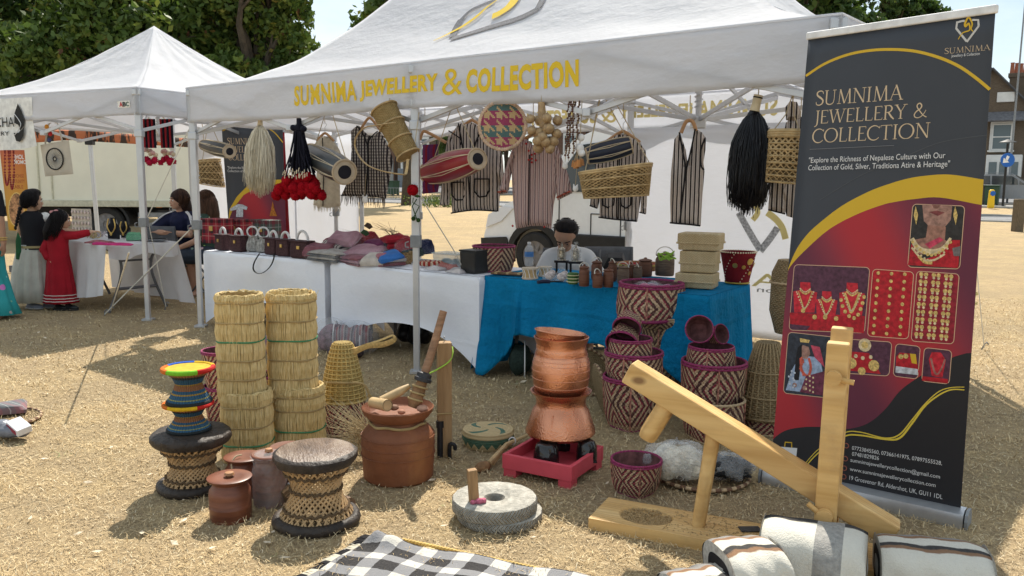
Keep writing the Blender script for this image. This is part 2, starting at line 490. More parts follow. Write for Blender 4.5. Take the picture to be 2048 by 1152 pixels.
def sash(par,x,z,w,h,y):
 o=obj('window',MB().box((x,y-.03,z+h/2),(w+.36,.1,h+.4)),STONE,par,False,.02)
 obj('pane',MB().box((x,y-.095,z+h/2),(w,.03,h)),GLASS,o,False)
 mb=MB()
 for sx in(-1,1):mb.box((x+sx*w/2,y-.12,z+h/2),(.08,.05,h))
 for zz in(z,z+h/2,z+h):mb.box((x,y-.125,zz),(w+.08,.05,.08))
 obj('frame',mb,STONE,o,False)
 obj('sill',MB().box((x,y-.14,z-.12),(w+.5,.24,.12)),STONE,o,False,.02)
def house(s,label,brick,gable,width=5.4,flip=1,group='terraced houses across the road'):
 q=RQ+30.5;P=RD*s+RN*q
 h=thing('brick_house',label,'house',(P.x,P.y,gz(P.x,P.y)),math.atan2(RD.y,RD.x),group)
 D,E_=9,6.0
 w=width
 if gable:
  ol=[(-w/2,0),(w/2,0),(w/2,E_),(0,E_+2.9),(-w/2,E_)]
 else:ol=[(-w/2,0),(w/2,0),(w/2,E_),(-w/2,E_)]
 obj('wall',prism(ol,0,D),BRK[brick],h,False)
 if gable:
  for sx in(-1,1):
   a=Vector((sx*(w/2+.15),0,E_-.16));b=Vector((0,0,E_+3.0));d=b-a
   mb=MB().add([(a.x,-.2,a.z),(b.x,-.2,b.z),(b.x,D,b.z),(a.x,D,a.z)],[(0,1,2,3)])
   obj('roof',mb,SLATE,h,False,solid=.12)
   obj('barge_board',MB().bar((a.x,-.24,a.z-.08),(b.x,-.24,b.z-.08),.08,.24,(0,1,0)),mat('dark_timber',(.05,.045,.04)),h,False)
  obj('date_stone',MB().box((.95,-.05,E_+.95),(1.1,.12,.7)),STONE,h,False,.05)
  obj('porch_roof',MB().add([(-w/2,-.02,E_-.1),(w/2,-.02,E_-.1),(w/2-.2,-1.0,E_-.75),(-w/2+.2,-1.0,E_-.75)],[(0,1,2,3)]),SLATE,h,False,solid=.1)
 else:
  for a0,b0 in((-.3,D/2),(D+.3,D/2)):
   mb=MB().add([(-w/2,a0,E_-.1),(w/2,a0,E_-.1),(w/2,b0,E_+2.7),(-w/2,b0,E_+2.7)],[(0,1,2,3)])
   obj('roof',mb,SLATE,h,False,solid=.12)
 cx=1.5 if gable else w/2*flip*.93;cz=-1.5 if gable else 0
 ch=obj('chimney',MB().box((cx,3.6,E_+2.6+cz),(1.2,2.2,3.4)).box((cx,3.6,E_+4.2+cz),(1.4,2.4,.3)),BRK[brick],h,False,.02)
 for i in range(5):
  obj('chimney_pot',MB().lathe([(.15,0),(.12,.7),(.15,.78)],10,(cx-.5+i*.25,2.8+i*.4,E_+4.35+cz)),POTS,ch)
 sash(h,.9*1,3.3,1.15,1.75,0);sash(h,-1.35,3.3,.8,1.75,0)
 b=obj('bay',MB().box((1.2,-.45,1.45),(2.2,.9,2.9)),STONE,h,False,.04)
 for x in(.55,1.2,1.85):obj('pane',MB().box((x,-.91,1.65),(.5,.03,1.5)),GLASS,b,False)
 d=obj('door',MB().box((-1.4,-.06,1.15),(1.0,.1,2.3)),mat('door_paint',(.75,.76,.77),.5),h,False,.01)
 obj('surround',MB().box((-2.05,-.12,1.3),(.25,.2,2.6)).box((-.75,-.12,1.3),(.25,.2,2.6)).add([(-2.3,-.25,2.6),(-.5,-.25,2.6),(-1.4,-.25,3.1),(-2.3,0,2.6),(-.5,0,2.6),(-1.4,0,3.1)],[(0,1,2),(0,2,5,3),(2,1,4,5),(0,3,4,1)]),STONE,d,False)
 obj('pane',MB().box((-1.4,-.12,1.7),(.6,.02,.8)),GLASS,d,False)
 obj('drain_pipe',MB().tube([(w/2-.1,-.1,0),(w/2-.1,-.1,E_)],.05,8),mat('black_iron',(.02,.02,.02),.5),h)
 return h
def s_at(pxx):
 d=ray(pxx,360);P=CAM+d*((RN*(RQ+30.5)-CAM).dot(RN)/d.dot(RN)); return P.dot(RD)
S0=s_at(1968)
house(S0,'dark brick gabled terraced house with white window surrounds behind the banner',0,True,5.6)
house(S0+5.6,'slate-roofed brick terraced house at the right edge of the picture',0,False,5.6)
house(s_at(1230),'brick terraced house above the white van roof',0,False,5.6,1)
house(s_at(1230)-5.7,'red brick terraced house glimpsed left of the van',1,False,5.6,-1)
house(s_at(835),'brick terraced house with white bay glimpsed beside the middle tent leg',0,False,5.6)
house(s_at(835)-5.7,'brick terraced house glimpsed behind the checked waistcoat',1,False,5.6)
def road_obj(pxx,q):
 d=ray(pxx,380);P=CAM+d*((RN*q-CAM).dot(RN)/d.dot(RN)); return Vector((P.x,P.y,gz(P.x,P.y)))
def bin_(pxx,q,label,col=(.03,.07,.045)):
 P=road_obj(pxx,q);b=thing('wheelie_bin',label,'bin',P,math.atan2(RD.y,RD.x),'wheeled bins by the road')
 m_=mat('bin_plastic_green' if col[1]>.06 else 'bin_plastic_grey',col,.5)
 obj('body',MB().box((0,0,.58),(.62,.72,.95),None,0,1.1),m_,b,False,.03)
 obj('lid',MB().box((0,-.03,1.09),(.72,.84,.08)),m_,b,False,.03)
 for sx in(-.25,.25):obj('wheel',MB().tube([(sx-.04,.3,.1),(sx+.04,.3,.1)],.1,12),mat('tyre_rubber',(.025,)*3),b)
bin_(1985,RQ+12.4,'dark green wheelie bin behind the yellow traffic bollard');bin_(1972,RQ+12.6,'grey-black wheelie bin right beside the banner edge',(.05,.05,.05))
bin_(786,RQ+9,'green wheelie bin behind the barrier by the checked waistcoat',(.03,.08,.05))
def barrier(px0,px1,q,label):
 A,B=road_obj(px0,q),road_obj(px1,q);b=thing('crowd_barrier',label,'barrier',A)
 L=(B-A);iron=mat('galvanised_steel',(.23,.24,.25),.5,.6)
 for z in(.12,.75):obj('rail',MB().tube([Vector((0,0,z)),L+Vector((0,0,z))],.022,6),iron,b)
 n=14
 for i in range(n+1):obj('upright',MB().tube([L*(i/n)+Vector((0,0,.0 if i in(0,n)else .12)),L*(i/n)+Vector((0,0,.75))],.012 if i not in(0,n)else .02,6),iron,b)
barrier(722,798,RQ+3.2,'grey steel crowd barrier across the field under the checked waistcoat')
barrier(806,880,RQ+3.2,'grey steel crowd barrier right of the middle tent leg')
P=road_obj(818,RQ+24);o=MB().box((0,0,.9),(2.6,.4,1.9))
tag(obj('garden_gate',o,mat('grey_gate_paint',(.16,.18,.2),.6),M=Matrix.Translation(P)@Matrix.Rotation(math.atan2(RD.y,RD.x),4,'Z'),smooth=False,bevel=.03),'slate grey garden gate far behind the red flower ball','gate')
P=road_obj(2008,RQ+11.2);sg=thing('keep_left_sign','dark post with blue round arrow sign beside the silver car','road sign',P,0)
obj('post',MB().tube([(0,0,0),(0,0,3.3)],.06,10),mat('black_iron',(.02,)*3),sg)
obj('lamp_hood',MB().lathe([(.02,.16),(.3,.05),(.42,0)],16,(0,0,3.35)),mat('black_iron',(.02,)*3),sg)
disc=obj('disc',MB().lathe([(.0,-.02),(.36,-.02),(.36,.02),(0,.02)],24,(0,-.1,2.45),M=Matrix.Rotation(R(90),3,'X')),flat('sign_blue',(.02,.12,.45),.4),sg)
mb=MB().add([(-.06,-.125,2.68),(.08,-.125,2.62),(-.02,-.125,2.40),(-.14,-.125,2.46)],[(0,1,2,3)]).add([(-.25,-.125,2.3),(.08,-.125,2.33),(-.22,-.125,2.56)],[(0,1,2)])
obj('arrow',mb,flat('sign_white',(.8,.8,.8)),disc,False)
P=road_obj(1984,RQ+10.2);yb=thing('traffic_bollard','yellow illuminated traffic bollard in front of the green bin','bollard',P,0)
obj('body',MB().box((0,0,.5),(.34,.22,.95),None,0,.8),flat('bollard_yellow',(.75,.5,.02),.45),yb,False,.08)
obj('face',MB().lathe([(0,-.01),(.13,-.01),(.13,.01),(0,.01)],20,(0,-.12,.78),M=Matrix.Rotation(R(90),3,'X')),flat('sign_blue',(.02,.12,.45)),yb)
strip('traffic_island',RQ+10.8,RQ+11.9,.1,kerbm,P.dot(RD)-3,P.dot(RD)+4,.2)
P=G(2034,463)
wb=thing('timber_bollard','weathered wooden post standing at the edge of the grass by the road','bollard',P)
obj('post',MB().box((0,0,.48),(.26,.26,.98),None,0,.95),mat('weathered_timber',(.14,.11,.075),.95,0,.35,8,.01,30,stretch=(6,6,1)),wb,False,.03)
P=road_obj(2016,RQ+16);lp=thing('radio_mast','tall thin pale mast rising above the chimney','mast',P)
obj('pole',MB().tube([(0,0,0),(.05,0,7),(.1,0,15.6)],[.06,.05,.03],8),mat('galvanised_steel',(.23,.24,.25),.5,.6),lp)
obj('aerial',MB().bar((-.35,0,15.2),(.4,0,15.3),.03).bar((0,-.2,15.0),(.1,.2,15.4),.03).bar((-.25,0,14.8),(.35,0,14.8),.02),mat('galvanised_steel',(.23,)*3),lp)
CARGLASS=flat('car_glass',(.035,.045,.05),.05,.6)
def car():
 P=road_obj(2012,RQ+15.2);h=thing('parked_car','silver estate car parked in front of the brick houses','car',P,math.atan2(RD.y,RD.x))
 bod=[(-2.2,.35),(-2.25,.8),(-2.1,1.0),(-1.95,1.05),(-1.7,1.52),(-.9,1.62),(.35,1.6),(1.1,1.08),(1.9,.96),(2.2,.75),(2.25,.35),(1.75,.3),(1.62,.62),(1.35,.72),(1.08,.62),(.95,.28),(-1.0,.28),(-1.12,.62),(-1.38,.72),(-1.65,.62),(-1.78,.3)]
 obj('body',prism(bod,-.88,.88),mat('silver_paint',(.24,.26,.29),.3,.35,.05),h,False,.06)
 for ol in([(-1.55,1.06),(-1.42,1.48),(-.75,1.53),(-.72,1.05)],[(-.64,1.05),(-.66,1.53),(.3,1.51),(.55,1.35),(.62,1.05)],[(.68,1.05),(.66,1.28),(.98,1.05)]):
  obj('window',prism(ol,-.9,-.87),CARGLASS,h,False)
 obj('windscreen',prism([(.42,1.54),(1.08,1.12),(1.11,1.13),(.45,1.57)],-.78,.78),CARGLASS,h,False)
 for x in(-1.38,1.35):wheel(h,x,-.8,.34,.2)
 for x in(-.65,):obj('door_handle',MB().box((x,-.9,.98),(.2,.04,.04)),mat('black_plastic',(.02,)*3,.5),h,False)
 obj('headlight',MB().box((2.08,-.75,.8),(.25,.3,.16)),flat('lamp_lens',(.7,.72,.75),.1),h,False,.03)
 obj('roof_rail',MB().tube([(-1.5,-.7,1.6),(-1.3,-.7,1.68),(.2,-.7,1.68),(.4,-.7,1.6)],.02,6),mat('galvanised_steel',(.23,)*3),h)
car()
def van():
 P=G(1069,563);dirx=TU
 h=thing('white_van','white van parked behind the stall with its nose to the left','van',P,math.atan2(dirx.y,dirx.x))
 k=1
 bod=[(-.92,.28),(-.96,.62),(-.86,.9),(-.55,1.10),(.02,1.26),(.62,1.98),(1.0,2.12),(4.2,2.14),(4.25,.35),(3.3,.3),(3.2,.6),(2.9,.76),(2.6,.6),(2.5,.3),(.45,.28),(.40,.55),(.22,.72),(0,.78),(-.22,.72),(-.40,.55),(-.45,.28)]
 obj('body',prism(bod,0,1.85),mat('van_white_paint',(.78,.80,.81),.25,0,.03),h,False,.07)
 obj('bumper',prism([(-.98,.3),(-1.0,.58),(-.5,.62),(-.47,.3)],-.03,1.88),mat('black_plastic',(.03,)*3,.55),h,False,.05)
 obj('side_trim',MB().box((1.65,-.02,.62),(2.1,.06,.2)),mat('black_plastic',(.03,)*3,.55),h,False,.02)
 ar=[(.50*math.cos(a),.36+.50*math.sin(a))for a in np.linspace(-.25,math.pi+.25,20)]+[(.40*math.cos(a),.36+.40*math.sin(a))for a in np.linspace(math.pi+.25,-.25,20)]
 obj('wheel_arch',prism(ar,-.03,.05),mat('black_plastic',(.03,)*3,.55),h,False,.01)
 obj('window',prism([(.22,1.3),(.78,1.92),(1.35,1.98),(1.35,1.28)],-.02,.03),CARGLASS,h,False,.02)
 obj('windscreen',prism([(-.02,1.29),(.62,2.0),(.6,2.03),(-.06,1.31)],.1,1.75),CARGLASS,h,False)
 obj('headlight',prism([(-.91,.74),(-.62,.84),(-.38,1.05),(-.6,1.06),(-.86,.93)],-.025,.25),flat('lamp_lens',(.5,.52,.55),.12),h,False,.03)
 obj('door_seam',MB().bar((.42,-.004,.45),(.42,-.004,1.25),.012,.012).bar((1.42,-.004,.45),(1.42,-.004,2.0),.012,.012).bar((.95,-.004,1.0),(1.42,-.004,1.0),.012).bar((.95,-.004,.5),(.95,-.004,1.0),.012),mat('black_plastic',(.03,)*3),h,False)
 wheel(h,0,.1,.36,.22);wheel(h,2.9,.1,.36,.22)
 obj('mirror',MB().box((.35,-.2,1.38),(.12,.22,.28)),mat('black_plastic',(.03,)*3),h,False,.04)
van()
def truck():
 A=G(212,487);h=thing('box_lorry','cream box lorry parked behind the left stall','lorry',A,R(3))
 cream=mat('lorry_cream_paint',(.72,.71,.60),.45,0,.05,2)
 b=obj('box_body',MB().box((.5,1.2,1.98),(6.4,2.4,2.3)),cream,h,False,.04)
 obj('bottom_rail',MB().box((.5,-.03,.86),(6.44,.08,.14)),mat('rail_cream',(.5,.49,.38),.5),b,False,.01)
 obj('top_rail',MB().box((.5,-.02,3.1),(6.44,.08,.1)),mat('rail_cream',(.5,.49,.38)),b,False,.01)
 for x in(-1.32,-1.05,3.1):obj('panel_seam',MB().box((x,-.012,2.0),(.025,.03,2.1)),mat('rail_cream',(.5,.49,.38)),b,False)
 dk=mat('chassis_black',(.03,.03,.032),.7)
 obj('chassis',MB().box((.5,1.2,.66),(6.2,1.2,.22)).box((1.6,.3,.55),(1.0,.5,.35)),dk,h,False)
 obj('side_guard',MB().box((1.9,.05,.62),(2.4,.05,.1)).box((1.9,.05,.4),(2.4,.05,.1)).box((.8,.05,.55),(.06,.05,.5)).box((3.0,.05,.55),(.06,.05,.5)),mat('galvanised_steel',(.23,)*3),h,False)
 obj('mudguard',prism([(.52*math.cos(a),.4+.52*math.sin(a))for a in np.linspace(0,math.pi,16)]+[(.47*math.cos(a),.4+.47*math.sin(a))for a in np.linspace(math.pi,0,16)],.02,.5),dk,h,False)
 obj('marker_lamp',MB().box((1.15,.03,.8),(.12,.04,.05)),flat('amber',(.6,.2,.02)),h,False)
 wheel(h,0,.2,.4,.28);wheel(h,-1.05,.2,.4,.28)if False else None
 wheel(h,3.6,.2,.4,.28)
truck()
def leaf_mat(name,stops):
 t=NT(name);u=t.xyz(t.coord('UV'))[0];c=t.ramp(u,*stops);t.set(c,.6,0,.3)
 tr=t.new('ShaderNodeBsdfTranslucent');t.link(t.mix(.5,c,(.13,.22,.02)),tr.inputs[0])
 ms=t.new('ShaderNodeMixShader');ms.inputs[0].default_value=.25
 t.link(t.b.outputs[0],ms.inputs[1]);t.link(tr.outputs[0],ms.inputs[2]);t.link(ms.outputs[0],t.out.inputs[0]); return t.m
LEAF=[leaf_mat('dark_leaf',((0,(.018,.036,.012)),(.5,(.035,.075,.02)),(.9,(.08,.125,.03)),(1,(.11,.06,.03)))),leaf_mat('olive_leaf',((0,(.035,.06,.015)),(.5,(.075,.125,.025)),(.88,(.16,.2,.04)),(.97,(.26,.24,.05)),(1,(.2,.09,.05))))]
BARK=mat('bark',(.07,.055,.04),.95,0,.3,6,.02,20)
def tree(name,label,x,y,h,blobs,n,leaf,lm,trunk_r=.3,group='trees behind the stalls'):
 o=thing(name,label,'tree',(x,y,gz(x,y)),0,group)
 mb=MB();top=Vector((0,0,h*.35));mb.tube([(0,0,-.1),(.1,0,h*.15),(.05,.1,h*.35)],[trunk_r,trunk_r*.8,trunk_r*.65],10)
 for b in blobs:
  e=Vector(b[:3]);q=top.lerp(e,.5)+Vector((random.uniform(-.4,.4),random.uniform(-.4,.4),.3))
  mb.tube([top-Vector((0,0,.3)),q,e],[trunk_r*.5,trunk_r*.3,trunk_r*.08],6)
  for i in range(5):
   d=Vector((random.gauss(0,1),random.gauss(0,1),random.gauss(0,.7)));d.normalize()
   mb.tube([q.lerp(e,random.random()),e+Vector((d.x*b[3],d.y*b[4],d.z*b[5]))*.85],[trunk_r*.18,trunk_r*.04],5)
 obj('trunk',mb,BARK,o)
 w=np.array([b[3]*b[4]*b[5]for b in blobs])**(2/3);w/=w.sum()
 V,C=[],[]
 for b,ww in zip(blobs,w):
  m_=int(n*ww);nc=max(8,m_//42)
  d=rng.normal(size=(nc,3));d/=np.linalg.norm(d,axis=1)[:,None]
  rad=.45+.62*rng.random(nc)**.6
  cc=d*rad[:,None]*np.array(b[3:6])+np.array(b[:3])
  idx=rng.integers(0,nc,m_);cl=rng.random(nc)
  p=cc[idx]+rng.normal(size=(m_,3))*np.array(b[3:6])*.13
  V.append(p);C.append(np.clip(cl[idx]*.75+rng.random(m_)*.4-.07,0,1))
 p=np.concatenate(V);cu=np.concatenate(C);N=len(p)
 a=rng.normal(size=(N,3));a/=np.linalg.norm(a,axis=1)[:,None];b_=rng.normal(size=(N,3));b_-=a*(a*b_).sum(1)[:,None];b_/=np.linalg.norm(b_,axis=1)[:,None]
 s=(leaf*(.6+.8*rng.random(N)))[:,None]
 Q=np.stack([p-a*s,p+b_*s*.55,p+a*s,p-b_*s*.55],1).reshape(-1,3)
 me=bpy.data.meshes.new('crown');me.from_pydata([],[],[])
 me.vertices.add(4*N);me.vertices.foreach_set('co',Q.ravel());me.loops.add(4*N);me.loops.foreach_set('vertex_index',np.arange(4*N,dtype=np.int32))
 me.polygons.add(N);me.polygons.foreach_set('loop_start',np.arange(N,dtype=np.int32)*4);me.polygons.foreach_set('loop_total',np.full(N,4,np.int32))
 uv=me.uv_layers.new(name='UVMap');uv.data.foreach_set('uv',np.stack([np.repeat(cu,4),np.zeros(4*N)],1).ravel());me.update()
 obj('crown',me,LEAF[lm],o)
 return o
def blobset(n,w,zlo,zhi,r,dep=2.5,xoff=0):
 return[(xoff+random.uniform(-w,w),random.uniform(-dep,dep),random.uniform(zlo,zhi),r*random.uniform(.7,1.2),r*random.uniform(.7,1.2),r*random.uniform(.6,1))for _ in range(n)]
def tx(pxx,Y): return(pxx-1024)/FPX*Y
tree('plane_tree','dark green tree at the top left corner behind the white marquee',tx(60,27),27,9,blobset(13,3.0,2.6,9.5,1.7),40000,.115,0)
tree('plane_tree','yellowish-green tree in the middle of the left tree group',tx(255,24.5),24.5,9,blobset(10,1.5,3.0,9,1.4,1.6),27000,.11,1)
tree('plane_tree','dark tree behind the peak of the small white marquee',tx(380,29),29,9,blobset(12,2.2,2.8,9.5,1.7),32000,.115,0)
tree('maple_tree','olive-green tree with ragged right edge against the sky',tx(528,24),24,9,blobset(11,1.25,3.6,8.6,1.05,1.4)+[(1.0,0,4.6,.75,.8,.8),(.9,0,5.8,.7,.7,.7),(.35,0,3.9,.7,.7,.5)],30000,.1,1)
tree('round_tree','small tree crown peeping over the tent roof left of its peak',tx(812,45),45,13,blobset(7,1.6,8.0,14,1.7,1.6),9000,.2,1)
tree('round_tree','dark tree crown over the right slope of the tent roof',tx(1600,40),40,12,blobset(9,1.5,7.2,12,1.6,1.8),10000,.18,0)
tree('round_tree','thin tree top showing just above the banner',tx(1782,44),44,10.8,blobset(5,1.6,8.6,10.0,.95,.8)+[(-1.0,0,9.9,.9,.8,.8),(1.0,0,9.8,1.0,.8,.7),(0,0,8.6,1.9,1,.7)],7000,.16,0)
for i,(pxx,Y,lab)in enumerate(((905,66,'dark leafy tree seen beneath the tent roof left of the striped jacket'),(1010,72,'dark tree glimpsed behind the striped coat'),(745,70,'dark tree glimpsed behind the checked waistcoat'))):
 tree('roadside_tree',lab,tx(pxx,Y),Y,8,blobset(7,2,3.2,8,2,1.8),6000,.26,0)
def bush(pxx,pyy,w,h,label,lm=1):
 P=G(pxx,pyy);o=thing('low_bush',label,'bush',P)
 n=900;p=rng.normal(size=(n,3))*np.array([w/2,w/3,h/3])+np.array([0,0,h/2]);p[:,2]=np.abs(p[:,2])
 mb=MB()
 for q in p:
  a=Vector(rng.normal(size=3)).normalized()*.07;b=a.orthogonal().normalized()*.04;q=Vector(q)
  mb.add([q-a,q+b,q+a,q-b],[(0,1,2,3)],[[(random.random(),0)]*4])
 obj('foliage',mb,LEAF[lm],o,False)
 obj('stem',MB().tube([(0,0,0),(0,0,h*.5)],.04,6),BARK,o)
bush(890,414,1.6,.5,'low green bush on the field edge below the striped jacket')
def invert(fn,x,y,g=(.5,.5),it=14):
 a,b=g
 for _ in range(it):
  p=px(fn(a,b));e=1e-3
  pa,pb=px(fn(a+e,b)),px(fn(a,b+e))
  J=np.array([[(pa[0]-p[0])/e,(pb[0]-p[0])/e],[(pa[1]-p[1])/e,(pb[1]-p[1])/e]])
  d=np.linalg.lstsq(J,np.array([x-p[0],y-p[1]]),rcond=None)[0]
  a+=max(-.4,min(.4,d[0]));b+=max(-.4,min(.4,d[1]))
 return a,b
def canvas_mat(name,col,tr=.3):
 t=NT(name);c=t.mix(t.noise(1.4,4),sc(col,.95),sc(col,1.03));t.set(c,.75,0,.25)
 q=t.new('ShaderNodeBsdfTranslucent');t.link(c,q.inputs[0]);ms=t.new('ShaderNodeMixShader');ms.inputs[0].default_value=tr
 t.bump(t.math('ADD',t.noise(5,3,stretch=(1,1,2.5)),t.math('MULTIPLY',t.noise(26,3),.25)),.03,.55)
 t.link(t.b.outputs[0],ms.inputs[1]);t.link(q.outputs[0],ms.inputs[2]);t.link(ms.outputs[0],t.out.inputs[0]); return t.m
CANVAS=canvas_mat('white_canvas',(.80,.81,.84),.6)
ALU=mat('aluminium',(.52,.53,.55),.42,.55,.06,8)
GREYP=mat('grey_plastic',(.22,.23,.24),.55)
GOLD=flat('gold_print',(.68,.47,.02),.55);GOLDP=flat('gold_print_pale',(.74,.62,.26),.7)
GREYI=mat('grey_print',(.12,.12,.13),.6,0,.5,60)
def wob(a,z,s=0): return .010*math.sin(a*2.3+s)+.006*math.sin(a*5.7+z*7+s)+.004*math.sin(z*17+a*3.1)
class Marquee:
 def __init__(s,name,label,O,eu,ev,L,W,eave,val,peak,pw=1.8,group='white pop-up marquees'):
  s.O,s.u,s.v,s.L,s.W,s.eave,s.val,s.peak,s.pw=Vector(O),eu,ev,L,W,eave,val,peak,pw
  s.root=thing(name,label,'marquee',O,0,group)
 def P(s,a,b,z): return s.u*a+s.v*b+Vector((0,0,z))
 def W_(s,a,b,z): return s.O+s.P(a,b,z)
 def rz(s,d): return s.eave+(s.peak-s.eave)*max(0,d)**s.pw
 def panel_fn(s,side):
  h=s.W/2;L,W,o=s.L,s.W,.035
  def fn(u,d):
   wr=.009*math.sin(u*31+d*9)*(1-d)*d*3+.006*math.sin(u*9+d*23)*math.sin(math.pi*min(1,d))
   z=s.rz(d)+wr-.05*math.sin(math.pi*u)*math.sin(math.pi*min(1,d))*.6
   r=h*d-o*(1-d)
   if side in(0,1):
    a=r+(L-2*r)*u;b=r if side==0 else W-r
   else:
    b=r+(W-2*r)*u;a=r if side==2 else L-r
   if side in(0,1)and d>.98:z-=0
   return s.P(a,b,z)
  return fn
 def valance_fn(s,side,off=0):
  o=.035
  def fn(u,v):
   z=s.eave-s.val*v-.018*v*math.sin(math.pi*u*max(1,round(s.L/3)))**2
   L=s.L if side in(0,1)else s.W
   a=-o+(L+2*o)*u
   w=wob(a,v,side*2)*v*math.sin(math.pi*u)+off
   if side==0: return s.P(a,-o-w,z)
   if side==1: return s.P(a,s.W+o+w,z)
   if side==2: return s.P(-o-w,a,z)
   return s.P(s.L+o+w,a,z)
  return fn
 def build(s,legs,truss_bays):
  for i in range(4):
   mb=MB().grid(s.panel_fn(i),48 if i<2 else 28,26);obj('roof_panel',mb,CANVAS,s.root,solid=.003,auto=False)
  s.vals=[]
  for i in range(4):
   mb=MB().grid(s.valance_fn(i),80 if i<2 else 40,8);s.vals.append(obj('valance',mb,CANVAS,s.root,solid=.003,auto=False))
  for i in range(4):
   f=s.valance_fn(i,.004)
   obj('eave_seam',MB().tube([f(u,.02)for u in np.linspace(0,1,30)],.006,6),CANVAS,s.root)
  for a,b in legs:
   zt=s.eave-.03
   lg=obj('leg',MB().box(s.P(a,b,.55),(.047,.047,1.1),None).box(s.P(a,b,(1.0+zt)/2),(.06,.06,zt-1.0)),ALU,s.root,False,.008)
   lg.rotation_euler=(0,0,0)
   obj('foot',MB().box(s.P(a,b,.012),(.1,.1,.02)),ALU,lg,False)
   obj('clamp',MB().box(s.P(a,b,1.0),(.078,.078,.09)).tube([s.P(a,b,1.0)+Vector((-.05,-.03,0)),s.P(a,b,1.0)+Vector((-.075,-.03,-.01)),s.P(a,b,1.0)+Vector((-.075,-.03,-.04)),s.P(a,b,1.0)+Vector((-.05,-.03,-.045))],.006,6),GREYP,lg,False,.008)
   obj('slider',MB().box(s.P(a,b,zt-.42),(.08,.08,.07)),ALU,lg,False,.008);obj('corner_bracket',MB().box(s.P(a,b,zt-.02),(.085,.085,.06)),ALU,lg,False,.008)
  zt=s.eave-.06;zb=zt-.36
  def xbar(p,q):
   for z0,z1 in((zt,zb),(zb,zt)):
    o_=Vector((0,0,0))if z0>z1 else Vector((.012,.02,0))
    obj('truss_bar',MB().bar(s.P(*p,z0)+o_,s.P(*q,z1)+o_,.018,.034),ALU,s.root,False,.003)
   m_=((p[0]+q[0])/2,(p[1]+q[1])/2)
   obj('joint',MB().box(s.P(*q,zb),(.05,.05,.05)),ALU,s.root,False,.006)
  for p,q in truss_bays:xbar(p,q)
 def peaks(s,pts,corners):
  for a,b in pts:
   obj('centre_pole',MB().tube([s.P(a,b,s.eave-.42),s.P(a,b,s.peak-.02)],.022,10),ALU,s.root)
   obj('spring',MB().tube([s.P(a,b,s.eave-.3)+Vector((.03*math.cos(t),.03*math.sin(t),.012*t/2))for t in np.linspace(0,60,160)],.004,5),ALU,s.root)
   obj('hub',MB().box(s.P(a,b,s.eave-.4),(.1,.1,.09)),ALU,s.root,False,.01)
  for p,q in corners:
   obj('rafter',MB().bar(s.P(*p,s.eave-.1),s.P(*q,s.eave-.38),.018,.034),ALU,s.root,False,.003)
   obj('rafter',MB().bar(s.P(*p,s.eave-.44),s.P(*q,s.eave+.1),.018,.034),ALU,s.root,False,.003)
MT=Marquee('large_marquee','large white pop-up marquee with yellow shop lettering along its front',TF,TU,TB,6,3,2.295,.33,3.36)
bays=[]
for b in(0,3):
 for k in range(4):bays.append(((k*1.5,b),(k*1.5+1.5,b)))
for a in(0,6):
 for k in range(2):bays.append(((a,k*1.5),(a,k*1.5+1.5)))
for k in range(2):bays.append(((3,k*1.5),(3,k*1.5+1.5)))
MT.build([(0,0),(3,0),(6,0),(0,3),(3,3),(6,3)],bays)
MT.peaks([(1.5,1.5),(4.5,1.5)],[((0,0),(1.5,1.5)),((6,0),(4.5,1.5)),((0,3),(1.5,1.5)),((6,3),(4.5,1.5)),((3,1.5),(1.5,1.5)),((3,1.5),(4.5,1.5)),((1.5,0),(1.5,1.5)),((4.5,0),(4.5,1.5)),((1.5,3),(1.5,1.5)),((4.5,3),(4.5,1.5))])
def impact(word):
 return text_geo(word,1,.6,.034 if 'M' in word else .05,space=1.1)
vf=MT.valance_fn(0,.0052)
def put_text(fn,items,z_of):
 mb=MB()
 for w,u0,u1,v0,v1 in items:
  vs,fs=impact(w)if w!='&' else text_geo(w,1,1,.0)
  q=fit(vs,u0,u1,v1,v0);mb.add([fn(*p)for p in q],fs)
 return mb
def vu(x,y): return invert(lambda a,b:MT.O+vf(a,b),x,y)
its=[]
for w,x0,x1,y0,y1,yy0,yy1 in(('SUMNIMA',588,714,171,212,160,203),('JEWELLERY',720,876,160,203,148,190),('&',884,925,138,192,136,188),('COLLECTION',932,1158,139,187,118,174)):
 a,b=vu(x0,(y0+y1)/2),vu(x1,(yy0+yy1)/2)
 t0,t1=vu((x0+x1)/2,(y0+yy0)/2)[1],vu((x0+x1)/2,(y1+yy1)/2)[1]
 its.append((w,a[0],b[0],t0,t1))
obj('lettering',put_text(vf,its,None),GOLD,MT.vals[0],False)
bf=MT.valance_fn(1,-.006)
m2=[(w,1-a+.02,1-b+.02,t0,t1)for w,a,b,t0,t1 in its]
obj('lettering',put_text(bf,m2,None),GOLDP,MT.vals[1],False)
rf=MT.panel_fn(0)
